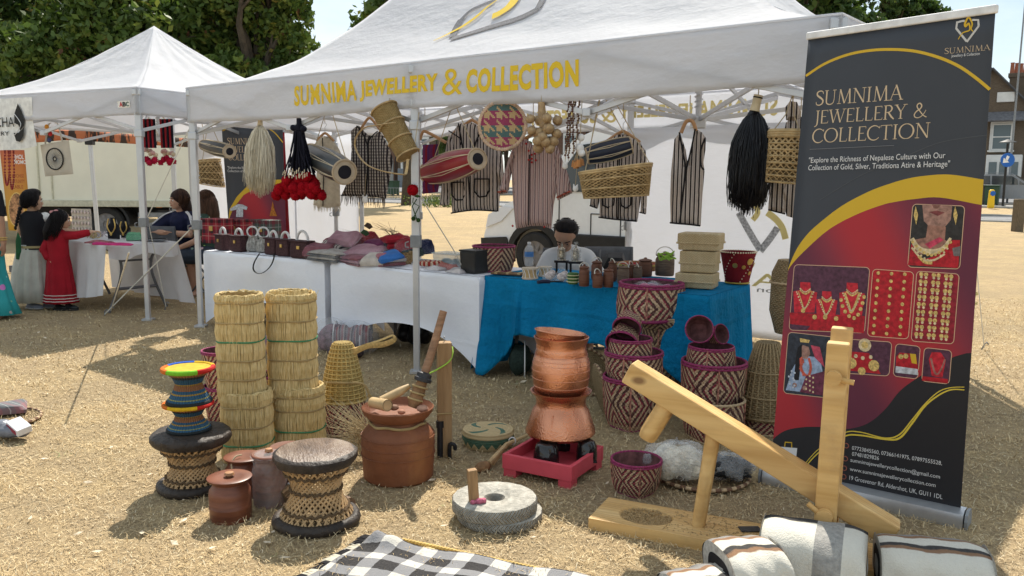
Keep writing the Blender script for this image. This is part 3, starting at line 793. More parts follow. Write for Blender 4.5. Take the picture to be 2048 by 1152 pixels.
def ribbon(fn,pts,w,off=.006,n=5,taper=False):
 ab=[invert(lambda a,b:MT.O+fn(a,b),*p,g=(.4,.5))for p in pts]
 ln=smoothline([Vector((a,b,0))for a,b in ab],n)if n>1 else[Vector((a,b,0))for a,b in ab]
 P3=[Vector(fn(q.x,min(.999,q.y)))for q in ln];mb=MB();vs=[]
 for i,p in enumerate(P3):
  d=(P3[min(i+1,len(P3)-1)]-P3[max(i-1,0)]).normalized()
  e=1e-3;nrm=(Vector(fn(ln[i].x+e,ln[i].y))-p).cross(Vector(fn(ln[i].x,ln[i].y+e))-p).normalized()
  if nrm.dot(CAM-MT.O-p)<0:nrm=-nrm
  sd=d.cross(nrm).normalized();ww=w if not taper else w*math.sin(math.pi*(.08+.88*i/(len(P3)-1)))
  vs+=[p+sd*ww/2+nrm*off,p-sd*ww/2+nrm*off]
 return mb.add(vs,[(2*i,2*i+1,2*i+3,2*i+2)for i in range(len(P3)-1)])
emb=MB()
for k,(pts,w)in enumerate((([(903,80),(985,55),(1040,38),(1078,19)],.07),([(906,76),(914,57),(924,40)],.07),([(924,41),(942,24),(965,13),(993,2)],.045),([(1076,20),(1084,6),(1090,-8)],.06))):
 q=ribbon(rf,pts,w,.012+.0005*k);emb.add(q.v,q.f)
obj('emblem_frame',emb,GREYI,MT.root,False)
emb=MB()
for k,(pts,w,tp)in enumerate((([(868,85),(900,70),(928,55),(955,36),(975,18),(1003,-2)],.04,True),([(986,36),(1000,30),(1018,18),(1030,4),(1038,-10)],.09,False))):
 q=ribbon(rf,pts,w,.016+.0005*k,6,tp);emb.add(q.v,q.f)
obj('emblem_scroll',emb,GOLD,MT.root,False)
def wallfn(a,b): return TU*(3.02+2.96*a)+TB*(2.93+.02*math.sin(a*9)+.012*math.sin(a*23+b*4))+Vector((0,0,.04+1.93*b))
wall=obj('wall_sheet',MB().grid(wallfn,60,24),CANVAS,MT.root,solid=.003)
def wallprint(pts,w,k=0,tp=False): return ribbon(wallfn,pts,w,.008+.0006*k,5,tp)
mb=MB()
for k,(pts,w)in enumerate((([(1478,425),(1500,465),(1521,500)],.062),([(1521,502),(1540,478),(1556,455)],.062))):
 q=wallprint(pts,w,k);mb.add(q.v,q.f)
obj('emblem_frame',mb,mat('grey_print_pale',(.42,.42,.43),.7,0,.5,50),wall,False)
mb=MB()
for k,(pts,w)in enumerate((([(1510,408),(1516,425),(1506,440)],.05),([(1535,425),(1552,438),(1565,455),(1572,478)],.06))):
 q=wallprint(pts,w,k);mb.add(q.v,q.f)
obj('emblem_scroll',mb,GOLDP,wall,False)
mb=MB();vs,fs=text_geo('SUMNIMA',1,1.25,0)
A=invert(lambda a,b:MT.O+wallfn(a,b),1505,545);B=invert(lambda a,b:MT.O+wallfn(a,b),1505,572)
q=fit(vs,A[0]+.62,A[0],B[1],A[1]);mb.add([Vector(wallfn(*p))-TB*.01 for p in q],fs);obj('lettering',mb,GOLDP,wall,False)
mb=MB();vs,fs=text_geo('Jewellery & Collection',1,1,0)
A=invert(lambda a,b:MT.O+wallfn(a,b),1528,574);B=invert(lambda a,b:MT.O+wallfn(a,b),1528,588)
q=fit(vs,A[0]+.5,A[0]-.02,B[1],A[1]);mb.add([Vector(wallfn(*p))-TB*.01 for p in q],fs);obj('lettering',mb,flat('grey_ink',(.25,)*3),wall,False)
LC=G(297,641);L1=Vector((-.889,.459,0));L2=Vector((.459,.889,0))
pk=zat(LC+(L1+L2)*1.5,52)
LM=Marquee('small_marquee','small plain white marquee with a single peak on the left',LC,L2,L1,3,3,2.33,.27,pk,1.5)
LM.build([(0,0),(3,0),(0,3),(3,3)],[((0,0),(1.5,0)),((1.5,0),(3,0)),((0,0),(0,1.5)),((0,1.5),(0,3)),((0,3),(1.5,3)),((1.5,3),(3,3)),((3,0),(3,1.5)),((3,1.5),(3,3))])
LM.peaks([(1.5,1.5)],[((0,0),(1.5,1.5)),((3,0),(1.5,1.5)),((0,3),(1.5,1.5)),((3,3),(1.5,1.5))])
lf=LM.valance_fn(2,.006)
def lu(x,y): return invert(lambda a,b:LM.O+lf(a,b),x,y,(.2,.5))
mb=MB();a,b=lu(260,203),lu(236,214)
fl=LM.valance_fn(2,.008)
mb.grid(lambda s,t:fl(a[0]+(b[0]-a[0])*s,a[1]-.04+(b[1]-a[1]+.08)*t),4,2);patch=obj('maker_patch',mb,flat('patch_cream',(.75,.73,.68)),LM.vals[2],False)
fl2=LM.valance_fn(2,.011)
for ch,col,f0,f1 in(('A',(.5,.03,.04),.15,.42),('B',(.03,.03,.03),.42,.68),('C',(.05,.12,.08),.68,.92)):
 vs,fs=text_geo(ch,1,1,.04);e=(a[0]-b[0])
 q=fit(vs,b[0]+e*f0,b[0]+e*f1,b[1]+.0,a[1]+.0);obj('letter',MB().add([fl2(*p)for p in q],fs),flat('patch_'+ch,col),patch,False)
rope=mat('white_rope',(.6,.58,.52),.9)
def guy(name,label,pts,r=.006):
 h=thing(name,label,'rope',pts[-1],0,'guy ropes')
 q=[Vector(p)-Vector(pts[-1])for p in pts]
 obj('cord',MB().tube(q,r,6),rope,h)
 obj('peg',MB().tube([(-.02,.02,-.04),(0,0,.03),(.02,0,.05),(.035,0,.03)],.006,6),mat('galvanised_steel',(.23,)*3),h)
P0=G(210,632)
guy('guy_rope','pale guy rope running down from the large marquee leg to the grass',[T(0,0,.98)+Vector((-.03,-.03,0)),P0+Vector((0,0,.02))])
P1=G(212,627)
guy('guy_rope','pale guy rope slanting from the small marquee table to the grass',[G(258,505,.95).lerp(CAM,.02),P1+Vector((.03,.05,.02))])
P1=onplane(330,450,T(0,-.2),TB)
guy('guy_rope','thin cord slanting between the small marquee leg and the large marquee corner',[T(0,0,1.9)+Vector((-.03,-.03,0)),LC+Vector((.03,.02,1.05)),LC+Vector((.06,.3,.1))],.005)
P1=G(1968,700)
guy('guy_rope','thin cord staked in the grass right of the banner',[T(6,3,1.95),P1+Vector((0,0,.02))],.004)
P1=G(858,560)
guy('guy_rope','white cord hanging slack beside the red flower ball',[T(3.02,-.05,1.42),T(3.12,.3,.9),T(3.2,.5,.5)],.004)
gz_=thing('tiger_trim_gazebo','gazebo with tiger-striped trim behind the left stall','marquee',atY(200,500,12.6)*1)
gz_.location.z=0;O=gz_.location
def tiger():
 t=NT('tiger_cloth');n=t.noise(9,3,stretch=(1,1,.35));t.set(t.ramp(n,(.47,(.03,.015,.01)),(.52,(.42,.13,.05))),.8); return t.m
zt=zat(O,262);zb=zat(O,283)
wdt=4.2
obj('trim',MB().grid(lambda a,b:(-wdt*a,.35*a,zt+(zb-zt)*b+.02*math.sin(a*20)*b),30,3),tiger(),gz_,solid=.004)
obj('trim',MB().grid(lambda a,b:(.7*a,2.9*a,zt+(zb-zt)*b),10,3),tiger(),gz_,solid=.004)
obj('roof_panel',MB().add([(0,0,zt),(-wdt,.35,zt),(-wdt/2+.6,1.7,zt+.6)],[(0,1,2)]),tiger(),gz_,False,solid=.004)
for p in((0,0),(-wdt,.35)):
 lg=obj('leg',MB().bar((p[0],p[1],0),(p[0]-.06,p[1],zb+.02),.05,.05),ALU,gz_,False,.006)
 obj('cap',MB().box((p[0]-.06,p[1],zb),(.11,.11,.1)),mat('black_plastic',(.03,)*3),lg,False,.01)
A,B=atY(392,400,11.9),atY(718,400,11.6);A.z=B.z=0
sw=thing('marquee_side_wall','plain white canvas side wall hung behind the packed bags','canvas wall',A)
h_=zat(A,262)
obj('sheet',MB().grid(lambda a,b:(B-A)*a+Vector((0,.03*math.sin(a*17)+.015*math.sin(a*41+b),.03+(h_-.03)*b)),50,10),CANVAS,sw,solid=.004)
obj('post',MB().box((B-A)+Vector((.04,-.02,h_/2)),(.055,.055,h_)),ALU,sw,False,.006)
obj('post',MB().box(Vector((-.04,-.02,h_/2)),(.055,.055,h_)),ALU,sw,False,.006)
for a in(.3,.62):obj('seam',MB().bar((B-A)*a+Vector((0,-.03,.05)),(B-A)*a+Vector((0,-.04,h_-.05)),.02,.012),CANVAS,sw,False)
def crease(t,per,dist,extra=None):
 x,y,z=t.xyz(t.coord());h=t.math('MULTIPLY_ADD',x,.82,t.math('MULTIPLY',y,-.57));j=t.math('MULTIPLY',t.noise(4,3),.05)
 ln= lambda q,p:t.math('MAXIMUM',0,t.math('SUBTRACT',1,t.math('MULTIPLY',t.math('ABSOLUTE',t.math('SUBTRACT',t.math('FRACT',t.math('DIVIDE',t.math('ADD',q,j),p)),.5)),40*p)))
 e=t.math('ADD',t.math('MULTIPLY',t.math('ADD',ln(h,per),ln(z,per*.83)),t.math('MULTIPLY',t.noise(3,2),.5)),t.math('MULTIPLY',t.noise(8,5,rough=.65),1.2));t.bump(e if extra is None else t.math('ADD',e,extra),dist,.7)
SPAN=NT('white_stretch_cover');_n=SPAN.noise(3,4);SPAN.set(SPAN.ramp(_n,(.3,(.75,.77,.84)),(.7,(.8,.82,.87))),.8,0,.2);crease(SPAN,.6,.009);SPAN=SPAN.m
def cover_table(label,A,B,dv,h=.74,arch=.27,aside=.2):
 A,B=Vector(A),Vector(B);u=(B-A);L=u.length;u.normalize();dv=Vector(dv);D=dv.length
 t=thing('trestle_table',label,'table',A,0,'trestle tables under white stretch covers')
 def rim(q):
  return q
 mb=MB()
 ul,vl=u*L,dv
 cs=[Vector((0,0,0)),ul,ul+vl,vl]
 for i in range(4):
  a,b=cs[i],cs[(i+1)%4];Ls=(b-a).length;nrm=Vector(((b-a).y,-(b-a).x,0)).normalized()
  ar=arch if i%2==0 else aside
  def fn(s,v,a=a,b=b,nrm=nrm,ar=ar):
   e=2*s-1;zb=.02+ar*(1-abs(e)**2.2)
   z=zb+(h-zb)*v;ins=.07*(1-e*e)*(1-v)*(1+.0*v)*math.sin(math.pi*min(1,.3+v))if v<1 else 0
   p=a.lerp(b,s)-nrm*ins-nrm*.018*max(0,(v-.955)/.045)**2
   return(p.x,p.y,z)
  mb.grid(fn,28,22)
 o=obj('cover',mb,SPAN,t)
 tp=MB().grid(lambda s,v:tuple(ul*(.008+.984*s)+vl*(.018+.964*v)+Vector((0,0,h+.002+.003*math.sin(math.pi*s)))),6,4)
 obj('top',tp,SPAN,t)
 for s in(.06,.94):
  for v in(.1,.9):
   p=ul*s+vl*v;obj('leg',MB().tube([(p.x,p.y,0),(p.x,p.y,h-.02)],.016,8),mat('table_leg_grey',(.12,.12,.13),.5),t)
 return t
DV=Vector((.505,.525,0)).normalized()*.74
T1A,T1B=G(412,650),G(652,691);T2A,T2B=G(664,693),G(958,751)
perp= lambda A,B:Vector((-(B-A).y,(B-A).x,0)).normalized()*.74
T1V,T2V=perp(T1A,T1B),perp(T2A,T2B)
cover_table('white-covered trestle table at the left end holding the handbags',T1A,T1B,T1V)
cover_table('white-covered trestle table in the middle piled with wrapped clothes',T2A,T2B,T2V)
T3A,T3B=G(972,553,.74),G(1416,593,.74);T3A.z=T3B.z=0;T3V=perp(T3A,T3B)
BLUE=NT('blue_cotton');_n=BLUE.noise(3,4);BLUE.set(BLUE.ramp(_n,(.3,(.003,.15,.32)),(.7,(.006,.205,.41))),.9,0,.1)
crease(BLUE,.46,.028,BLUE.math('ADD',BLUE.math('MULTIPLY',BLUE.noise(7,5,stretch=(1,1,1.6)),1.4),BLUE.math('MULTIPLY',BLUE.noise(18,4,stretch=(2,2,.6)),.8)));BLUE=BLUE.m
t3=thing('blue_clothed_table','trestle table under a creased blue cotton cloth','table',T3A,0)
ul,vl,hh=T3B-T3A,T3V,.745
nf=Vector((ul.y,-ul.x,0)).normalized()
def hem(s):
 if s<.16: return .02+.30*max(0,(s-.06)/.10)
 if s<.8: return .33-.02*math.sin(s*20)
 return .33-.3*(s-.8)/.2
def front(s,v):
 z=hem(s)+(hh-hem(s))*v;fl=(1-v)
 p=ul*(s-.03*fl*(s<.1)*(1-s/.1))+ul.normalized()*(.012+fl*.06)*s**6+nf*(.012+fl*(.05+.03*math.sin(s*31+v*2)+.05*(s<.2)*math.sin(s*40)))
 return(p.x,p.y,z)
def rside(s,v):
 z=.03+(hh-.03)*v;fl=1-v;p=ul+vl*s+ul.normalized()*(.012+fl*(.06+.03*math.sin(s*19)))+nf*(.012+fl*(.05+.03*math.sin(31+v*2)))*(1-s)
 return(p.x,p.y,z)
def lside(s,v):
 z=.03+(hh-.03)*v;fl=1-v;p=vl*s-ul.normalized()*(.012+fl*(.07+.03*math.sin(s*21)))+nf*(.08*fl*(1-s))
 return(p.x,p.y,z)
def bside(s,v):
 z=.2+(hh-.2)*v;p=vl+ul*s-nf*(.012+(1-v)*.05); return(p.x,p.y,z)
cl=obj('tablecloth',MB().grid(front,90,22).grid(rside,30,14).grid(lside,30,14).grid(bside,40,6),BLUE,t3,solid=.003)
obj('cloth_top',MB().grid(lambda s,v:tuple(ul*(s*1.012-.006)+vl*(s*0+v*1.02-.01)+Vector((0,0,hh+.002))),8,4),BLUE,t3)
for s in(.1,.9):
 for v in(.15,.85):
  p=ul*s+vl*v;obj('leg',MB().tube([(p.x,p.y,0),(p.x+.03,p.y,.3),(p.x,p.y,.7)],.014,8),mat('table_leg_grey',(.12,)*3),t3)
q1=G(214,491,.74);el=Vector((-.75,.66,0)).normalized();ew=Vector((.66,.75,0)).normalized()
t4=thing('folding_table','folding table with thin white cloth under the small marquee','table',Vector((q1.x,q1.y,0)),0)
W4,L4=.76,1.83
THIN=mat('thin_white_cloth',(.74,.74,.76),.85,0,.05,5,transl=.35)
obj('table_top',MB().box(ew*W4/2+el*L4/2+Vector((0,0,.715)),(L4,W4,.04),Matrix((el,ew,Vector((0,0,1)))).transposed()),mat('table_plastic',(.6,.6,.58),.5),t4,False,.01)
def c4(s,v):
 z=.74-(.52+.1*math.sin(s*3))*v;p=el*L4*s-ew*(.01+.06*v+.025*v*math.sin(s*40)); return(p.x,p.y,z)
def c4e(s,v):
 z=.74-(.13+.03*math.sin(s*9))*v;p=ew*W4*s-el*(.01+.03*v+.015*v*math.sin(s*30)); return(p.x,p.y,z)
def c4f(s,v):
 z=.74-.68*v;p=ew*(W4+.01+.05*v+.03*v*math.sin(s*35))+el*(L4*s-.25*v*(1-s)); return(p.x,p.y,z)
def c4b(s,v):
 z=.74-(.6-.42*s)*v;p=ew*(W4*.4*s)-el*(.015+.05*v*(1-s)); return(p.x,p.y,z)
obj('tablecloth',MB().grid(c4,60,14).grid(c4e,30,6).grid(c4f,40,12).grid(lambda s,v:tuple(el*L4*s+ew*W4*v+Vector((0,0,.742))),6,4),THIN,t4)
DKG=mat('table_leg_grey',(.12,)*3)
for s in(.1,.9):
 for w0,w1,w2 in((.06,.2,.06),(.7,.56,.7)):
  p= lambda w,z:tuple(el*L4*s+ew*w+Vector((0,0,z)))
  obj('leg',MB().tube(smoothline([p(w0,.70),p(w1,.58),p(w1+.0,.36),p(w2,.0)],5),.016,8),DKG,t4)
 obj('brace',MB().tube([p(.2,.55),p(.56,.55)],.012,6).tube([p(.16,.25),p(.6,.25)],.018,6),DKG,t4)
SKIN=mat('skin_tan',(.5,.31,.21),.55,0,.08,6);SKIND=mat('skin_brown',(.38,.215,.14),.55,0,.08,6)
def hair_mat(name,c):
 t=NT(name);n=t.noise(60,3,stretch=(1,1,.12));t.set(t.ramp(n,(.3,sc(c,.5)),(.75,sc(c,1.5))),.6,0,.15);t.bump(n,.006); return t.m
HAIRB=hair_mat('hair_black',(.012,.010,.011));HAIRN=hair_mat('hair_brown',(.06,.03,.018))
def limb(mb,pts,rad):
 pts=[Vector(p)for p in pts]
 mb.tube(pts,rad,12)
 for p,r_ in zip(pts,rad):mb.ball(p,r_*.995,12)
def hand(mb,P,d,up,s=1.0,curl=.5):
 d=Vector(d).normalized();up=Vector(up);up=(up-d*up.dot(d)).normalized();sd=d.cross(up);P=Vector(P)
 M=Matrix((d,sd,up)).transposed()
 mb.ball(P+d*.04*s,(.048*s,.038*s,.017*s),12,M)
 for i,L in enumerate((.062,.07,.066,.05)):
  b=P+d*.075*s+sd*(.028-.019*i)*s;k=b+d*L*.5*s-up*curl*.008*s;e=k+d*L*.45*s*(1-curl*.4)-up*curl*.04*s
  mb.tube([b-d*.02*s,b,k,e],[.0092*s,.009*s,.0085*s,.0072*s],8);mb.ball(e,.0072*s,8)
 b=P+d*.02*s+sd*.03*s;mb.tube([b,b+sd*.025*s+d*.03*s-up*.008*s,b+sd*.03*s+d*.06*s-up*.016*s],[.012*s,.010*s,.008*s],8)
def head(mb,C,r,fwd,up=(0,0,1)):
 f=Vector(fwd).normalized();u=Vector(up);u=(u-f*u.dot(f)).normalized();sd=f.cross(u);C=Vector(C)
 M=Matrix((f,sd,u)).transposed()
 def L(x,y,z): return C+f*x*r+sd*y*r+u*z*r
 mb.ball(L(-.06,0,.16),(r*.86,r*.72,r*.84),20,M);mb.ball(L(.2,0,-.35),(r*.58,r*.55,r*.6),16,M)
 mb.ball(L(.55,0,-.72),(r*.22,r*.27,r*.2),12,M)
 mb.tube([L(.74,0,.12),L(.92,0,-.16),L(.97,0,-.24)],[r*.07,r*.1,r*.115],8)
 for s in(-1,1):
  mb.ball(L(.93,s*.09,-.26),r*.075,8);mb.ball(L(-.05,s*.74,-.04),(r*.16,r*.07,r*.23),10,M)
  mb.ball(L(.52,s*.34,-.2),(r*.22,r*.2,r*.2),10,M)
 mb.ball(L(.76,0,-.46),(r*.1,r*.24,r*.06),10,M);mb.ball(L(.74,0,-.56),(r*.1,r*.2,r*.065),10,M)
 mb.ball(L(.66,0,.26),(r*.16,r*.5,r*.1),10,M)
 return L
def face(par,L,r,eyes=True):
 w,k=MB(),MB()
 for s in(-1,1):w.ball(L(.685,s*.3,.03),(r*.12,r*.12,r*.085),10);k.ball(L(.775,s*.3,.03),r*.055,8)
 if eyes:obj('eye',w,flat('eye_white',(.7,.68,.65),.3),par)
 obj('iris',k,flat('iris_dark',(.02,.012,.01),.2),par)
 b=MB()
 for s in(-1,1):b.tube([L(.8,s*.14,.24),L(.79,s*.32,.3),L(.66,s*.5,.22)],r*.04,6)
 obj('eyebrow',b,HAIRB,par);obj('lips',MB().tube([L(.72,-.2,-.5),L(.85,0,-.5),L(.72,.2,-.5)],[r*.03,r*.07,r*.03],8),flat('lips',(.35,.12,.1),.5),par)
def robe(rings,n=44,folds=0,nf=9,cap=False):
 mb=MB();vs,fs,uvs=[],[],[]
 for i,rg in enumerate(rings):
  fo=rg[5]if len(rg)>5 else folds
  for j in range(n):
   t=2*math.pi*j/n;w=1+fo*(math.sin(nf*t+.6*math.sin(3*t))+.4*math.sin(2.3*nf*t+i))
   vs.append((rg[0]+rg[3]*w*math.cos(t),rg[1]+rg[4]*w*math.sin(t),rg[2]))
 m_=len(rings)
 for i in range(m_-1):
  for j in range(n):
   fs.append((i*n+j,i*n+(j+1)%n,(i+1)*n+(j+1)%n,(i+1)*n+j));uvs.append([(j/n,i/m_),((j+1)/n,i/m_),((j+1)/n,(i+1)/m_),(j/n,(i+1)/m_)])
 if cap:fs.append(tuple(range(n))[::-1]);uvs.append([(0,0)]*n);fs.append(tuple((m_-1)*n+j for j in range(n)));uvs.append([(0,1)]*n)
 return mb.add(vs,fs,uvs)
def hairblob(par,parts,m_,name='hair',vox=.012):
 mb=MB()
 for p in parts:
  if p[0]=='b':mb.ball(p[1],p[2],16,p[3]if len(p)>3 else None)
  else:mb.tube(p[1],p[2],12);[mb.ball(a,b*.99,12)for a,b in zip(p[1],p[2])]
 obj(name,remesh(mb,vox,4),m_,par)
def strands(par,C,r,fwd,m_,n=150,hang=.1,skew=(0,0,0),sp=1.0):
 C,f=Vector(C),Vector(fwd);fa=math.atan2(f.y,f.x);mb=MB()
 for i in range(n):
  da=random.uniform(.95,math.pi)*random.choice((-1,1));a=fa+da;d=Vector((math.cos(a),math.sin(a),0));pts=[];rr=r*random.uniform(1.0,1.05);lo=random.uniform(-.5,-.1)
  for s in np.linspace(1.5,lo,6):pts.append(C+d*rr*.93*math.cos(s)*sp+Vector((0,0,rr*math.sin(s))))
  e=pts[-1];L=hang*random.uniform(.75,1.05)
  for q in(.35,.7,1):pts.append(e+Vector((0,0,-L*q))+Vector(skew)*q*L-d*.1*L*q+Vector((random.gauss(0,.006),random.gauss(0,.006),0)))
  mb.tube(pts,[.0035]*6+[.003,.0024,.001],4)
 obj('hair_strands',mb,m_,par,auto=False)
def shoe(par,P,d,L,m_,name='shoe'):
 P,d=Vector(P),Vector(d).normalized();sd=Vector((-d.y,d.x,0));M=Matrix((d,sd,Vector((0,0,1)))).transposed()
 mb=MB().ball(P+d*L*.25+Vector((0,0,.03)),(L*.55,L*.19,.035),16,M).ball(P+d*L*.02+Vector((0,0,.045)),(L*.25,L*.17,.045),14,M)
 s=obj(name,remesh(mb,.01,3),m_,par)
 obj('sole',MB().ball(P+d*L*.22+Vector((0,0,.012)),(L*.58,L*.2,.014),16,M),flat('sole_white',(.55,.55,.55))if name=='trainer' else flat('sole_dark',(.04,)*3),s)
P=G(76,617);g=thing('person','girl in black bodice and long pale skirt standing at the jewellery table','person',P)
S=1.31
mb=MB();f1=(.75,.62,-.12)
L=head(mb,(.02,0,1.185),.105,f1)
limb(mb,[(0,0,1.1),(0,-.01,1.02)],[.042,.046])
limb(mb,[(0,0,.98),(0,0,.85),(0,0,.7),(0,0,.62)],[.10,.095,.085,.1])
limb(mb,[(.115,.04,1.0),(.2,.16,.86),(.32,.30,.83)],[.042,.036,.028]);hand(mb,(.32,.30,.83),(.9,.5,-.1),(0,0,1),.8)
limb(mb,[(-.11,-.03,1.0),(-.14,.0,.84),(-.02,.1,.74)],[.042,.036,.028]);hand(mb,(-.02,.1,.74),(.8,.6,-.1),(0,0,1),.8)
for sx,dy in((-.06,-.03),(.07,.04)):limb(mb,[(sx,dy,.65),(sx,dy,.35),(sx+.01,dy,.06)],[.07,.052,.033])
body=obj('body',remesh(mb,.009,4),SKIN,g);face(body,L,.105)
obj('skirt',robe([(-.02,0,.71,.125,.105,0),(-.02,0,.64,.155,.13,.03),(-.03,0,.45,.19,.165,.05),(-.035,0,.25,.215,.19,.055),(-.04,0,.085,.235,.205,.05)],90,nf=13),mat('pale_grey_cotton',(.48,.47,.42),.9,0,.12,8),g,solid=.004)
BLK=mat('black_velvet',(.012,.012,.016),.9,0,.2,10)
obj('bodice',robe([(0,0,.66,.15,.125),(0,0,.72,.125,.105),(0,0,.85,.125,.105),(0,0,.95,.14,.11),(0,0,1.03,.13,.085),(0,0,1.075,.062,.055)],40),BLK,g)
obj('waistband',robe([(0,0,.675,.153,.128),(0,0,.70,.15,.125)],40),flat('gold_braid',(.35,.28,.14)),g)
mb=MB();limb(mb,[(.12,.04,1.0),(.165,.1,.93)],[.062,.058]);obj('sleeve',mb,mat('white_cotton',(.7,.7,.68),.85),g)
obj('sleeve_band',MB().tube([(.135,.055,.97)]+[(.14,.06,.965)],.064,20),BLK,g)
obj('necklace',MB().tube([(.065*math.cos(t),.05*math.sin(t)-.005,1.035-.012*math.sin(t))for t in np.linspace(0,6.28,20)],.008,6),flat('gold_jewel',(.6,.4,.12),.35,.5,.8),g)
obj('sash',pillow([(-.13,.56),(-.07,.55),(-.06,.78),(-.09,.86),(-.12,.76)],.02,.03),mat('green_cloth',(.02,.10,.04),.8),g,M=Matrix.Translation((0,-.13,0)))
hairblob(g,[('b',(0,-.012,1.215),(.10,.092,.10)),('b',(-.045,-.03,1.17),(.06,.065,.075)),('b',(.02,.02,1.27),(.08,.075,.05))],HAIRB)
for sx,dy in((-.05,-.05),(.09,.03)):shoe(g,(sx,dy,0),(.95,-.15,0),.2,mat('grey_trainer',(.22,.24,.3),.7),'trainer')
strands(g,(0,-.012,1.2),.103,f1,HAIRB,130,.05)
for i in range(7):obj('plait',MB().ball((-.08-.006*i,-.075-.008*i,1.1-.034*i),(.024-.0015*i,.022-.0015*i,.024),10),HAIRB,g)
P=G(124,620);g=thing('person','small girl in red dress with white hem stripes reaching over the table','person',P)
mb=MB();L=head(mb,(.05,.01,.985),.098,(.9,.42,-.15))
limb(mb,[(.02,0,.92),(.0,0,.85)],[.038,.042]);limb(mb,[(0,0,.8),(0,0,.68),(0,0,.55),(0,0,.5)],[.085,.08,.08,.09])
limb(mb,[(.095,-.02,.81),(.22,-.02,.82),(.35,.05,.855)],[.036,.032,.024]);hand(mb,(.35,.05,.855),(.95,.2,.1),(0,0,1),.7)
limb(mb,[(-.09,.02,.8),(-.14,-.03,.66),(-.06,-.06,.56)],[.036,.032,.024]);hand(mb,(-.06,-.06,.56),(.8,-.1,-.5),(0,0,1),.7)
for sx,dy in((-.05,.0),(.06,0)):limb(mb,[(sx,dy,.5),(sx,dy,.28),(sx+.01,dy,.05)],[.06,.045,.03])
body=obj('body',remesh(mb,.009,4),SKIN,g);face(body,L,.098)
RED=mat('red_cotton',(.30,.006,.016),.85,0,.15,8)
obj('dress',robe([(0,0,.085,.18,.15,.04),(0,0,.16,.165,.14,.05),(0,0,.3,.145,.12,.04),(0,0,.5,.125,.105,.02),(0,0,.6,.108,.095,0),(0,0,.72,.105,.092),(0,0,.8,.115,.09),(0,0,.855,.095,.065),(0,0,.885,.05,.045)],80,nf=11),RED,g,solid=.003)
for z in(.11,.14,.175):obj('hem_stripe',MB().tube([((.183-.12*(z-.085))*(1+.045*math.sin(11*t))*math.cos(t),(.153-.1*(z-.085))*(1+.045*math.sin(11*t))*math.sin(t),z)for t in np.linspace(0,6.2832,60)][:-1],.004,5,True),flat('white_braid',(.7,.66,.62)),g)
mb=MB();limb(mb,[(.085,-.01,.815),(.21,-.02,.82),(.31,.03,.845)],[.05,.046,.038]);obj('sleeve',mb,RED,g)
mb=MB();limb(mb,[(-.08,.02,.81),(-.14,-.03,.66),(-.09,-.055,.585)],[.05,.046,.04]);obj('sleeve',mb,RED,g)
hairblob(g,[('b',(.035,-.005,1.015),(.095,.088,.088)),('b',(-.02,-.02,.95),(.07,.075,.1)),('t',[Vector((-.04,-.05,.95)),Vector((-.07,-.075,.86)),Vector((-.08,-.085,.78))],[.055,.045,.02])],HAIRB)
obj('hair_bow',MB().ball((-.01,-.05,1.07),(.035,.015,.018)).ball((.03,-.05,1.08),(.03,.015,.018)),flat('bow_pink',(.55,.25,.25)),g)
for sx,dy in((-.03,-.04),(.09,-.04)):shoe(g,(sx,dy,0),(.97,-.1,0),.16,flat('black_patent',(.015,)*3,.25))
strands(g,(.035,-.005,1.0),.1,(.9,.42,0),HAIRB,170,.19,(-.35,-.3,0))
P=G(-22,636);g=thing('person','woman in long turquoise flowered dress cut by the left edge','person',P)
mb=MB();L=head(mb,(0,.02,1.5),.115,(.2,.95,0));limb(mb,[(0,0,1.4),(0,0,1.32)],[.05,.055])
limb(mb,[(0,0,1.24),(0,0,1.05),(0,0,.85)],[.13,.12,.14]);limb(mb,[(.17,0,1.26),(.205,-.03,1.0),(.215,-.02,.77)],[.05,.042,.03]);hand(mb,(.215,-.02,.77),(.0,-.05,-1),(1,0,0),1)
limb(mb,[(-.17,0,1.26),(-.2,0,1.0),(-.15,.1,.8)],[.05,.042,.03]);hand(mb,(-.15,.1,.8),(.3,.6,-.6),(0,0,1),1)
for sx in(-.08,.08):limb(mb,[(sx,0,.85),(sx,0,.45),(sx+.05,-.03,.05)],[.085,.06,.035]);mb.ball((sx+.08,-.1,.03),(.045,.1,.028))
body=obj('body',remesh(mb,.011,4),SKIND,g);face(body,L,.115)
def floral(name,base,spots,scale=9):
 t=NT(name);v=t.new('ShaderNodeTexVoronoi');v.inputs['Scale'].default_value=scale;t.link(t.coord(),v.inputs[0])
 f=t.math('LESS_THAN',v.outputs['Distance'],.28);t.set(t.mix(f,base,t.mix(.5,v.outputs['Color'],spots)),.8); return t.m
obj('dress',robe([(.06,-.02,.05,.27,.2,.04),(.04,0,.2,.22,.17,.05),(.01,0,.5,.18,.15,.03),(0,0,.9,.17,.145),(0,0,1.05,.15,.13),(0,0,1.2,.165,.135),(0,0,1.3,.13,.1),(0,0,1.36,.07,.06)],70,nf=8),floral('turquoise_floral',(.02,.30,.32),(.3,.05,.06)),g,solid=.004)
mb=MB();limb(mb,[(.155,0,1.27),(.2,-.02,1.08)],[.065,.056]);obj('sleeve',mb,BLK,g)
obj('bangles',MB().tube([(.215+.036*math.cos(t),-.022+.036*math.sin(t),.81)for t in np.linspace(0,6.28,16)][:-1],.006,6,True).tube([(.215+.036*math.cos(t),-.022+.036*math.sin(t),.83)for t in np.linspace(0,6.28,16)][:-1],.006,6,True),flat('gold_jewel',(.6,.4,.12),.35,.5,.8),g)
hairblob(g,[('b',(0,0,1.53),(.115,.115,.115)),('t',[Vector((.0,-.07,1.45)),Vector((.05,-.1,1.25)),Vector((.06,-.1,1.05))],[.09,.08,.04])],HAIRB,vox=.016)
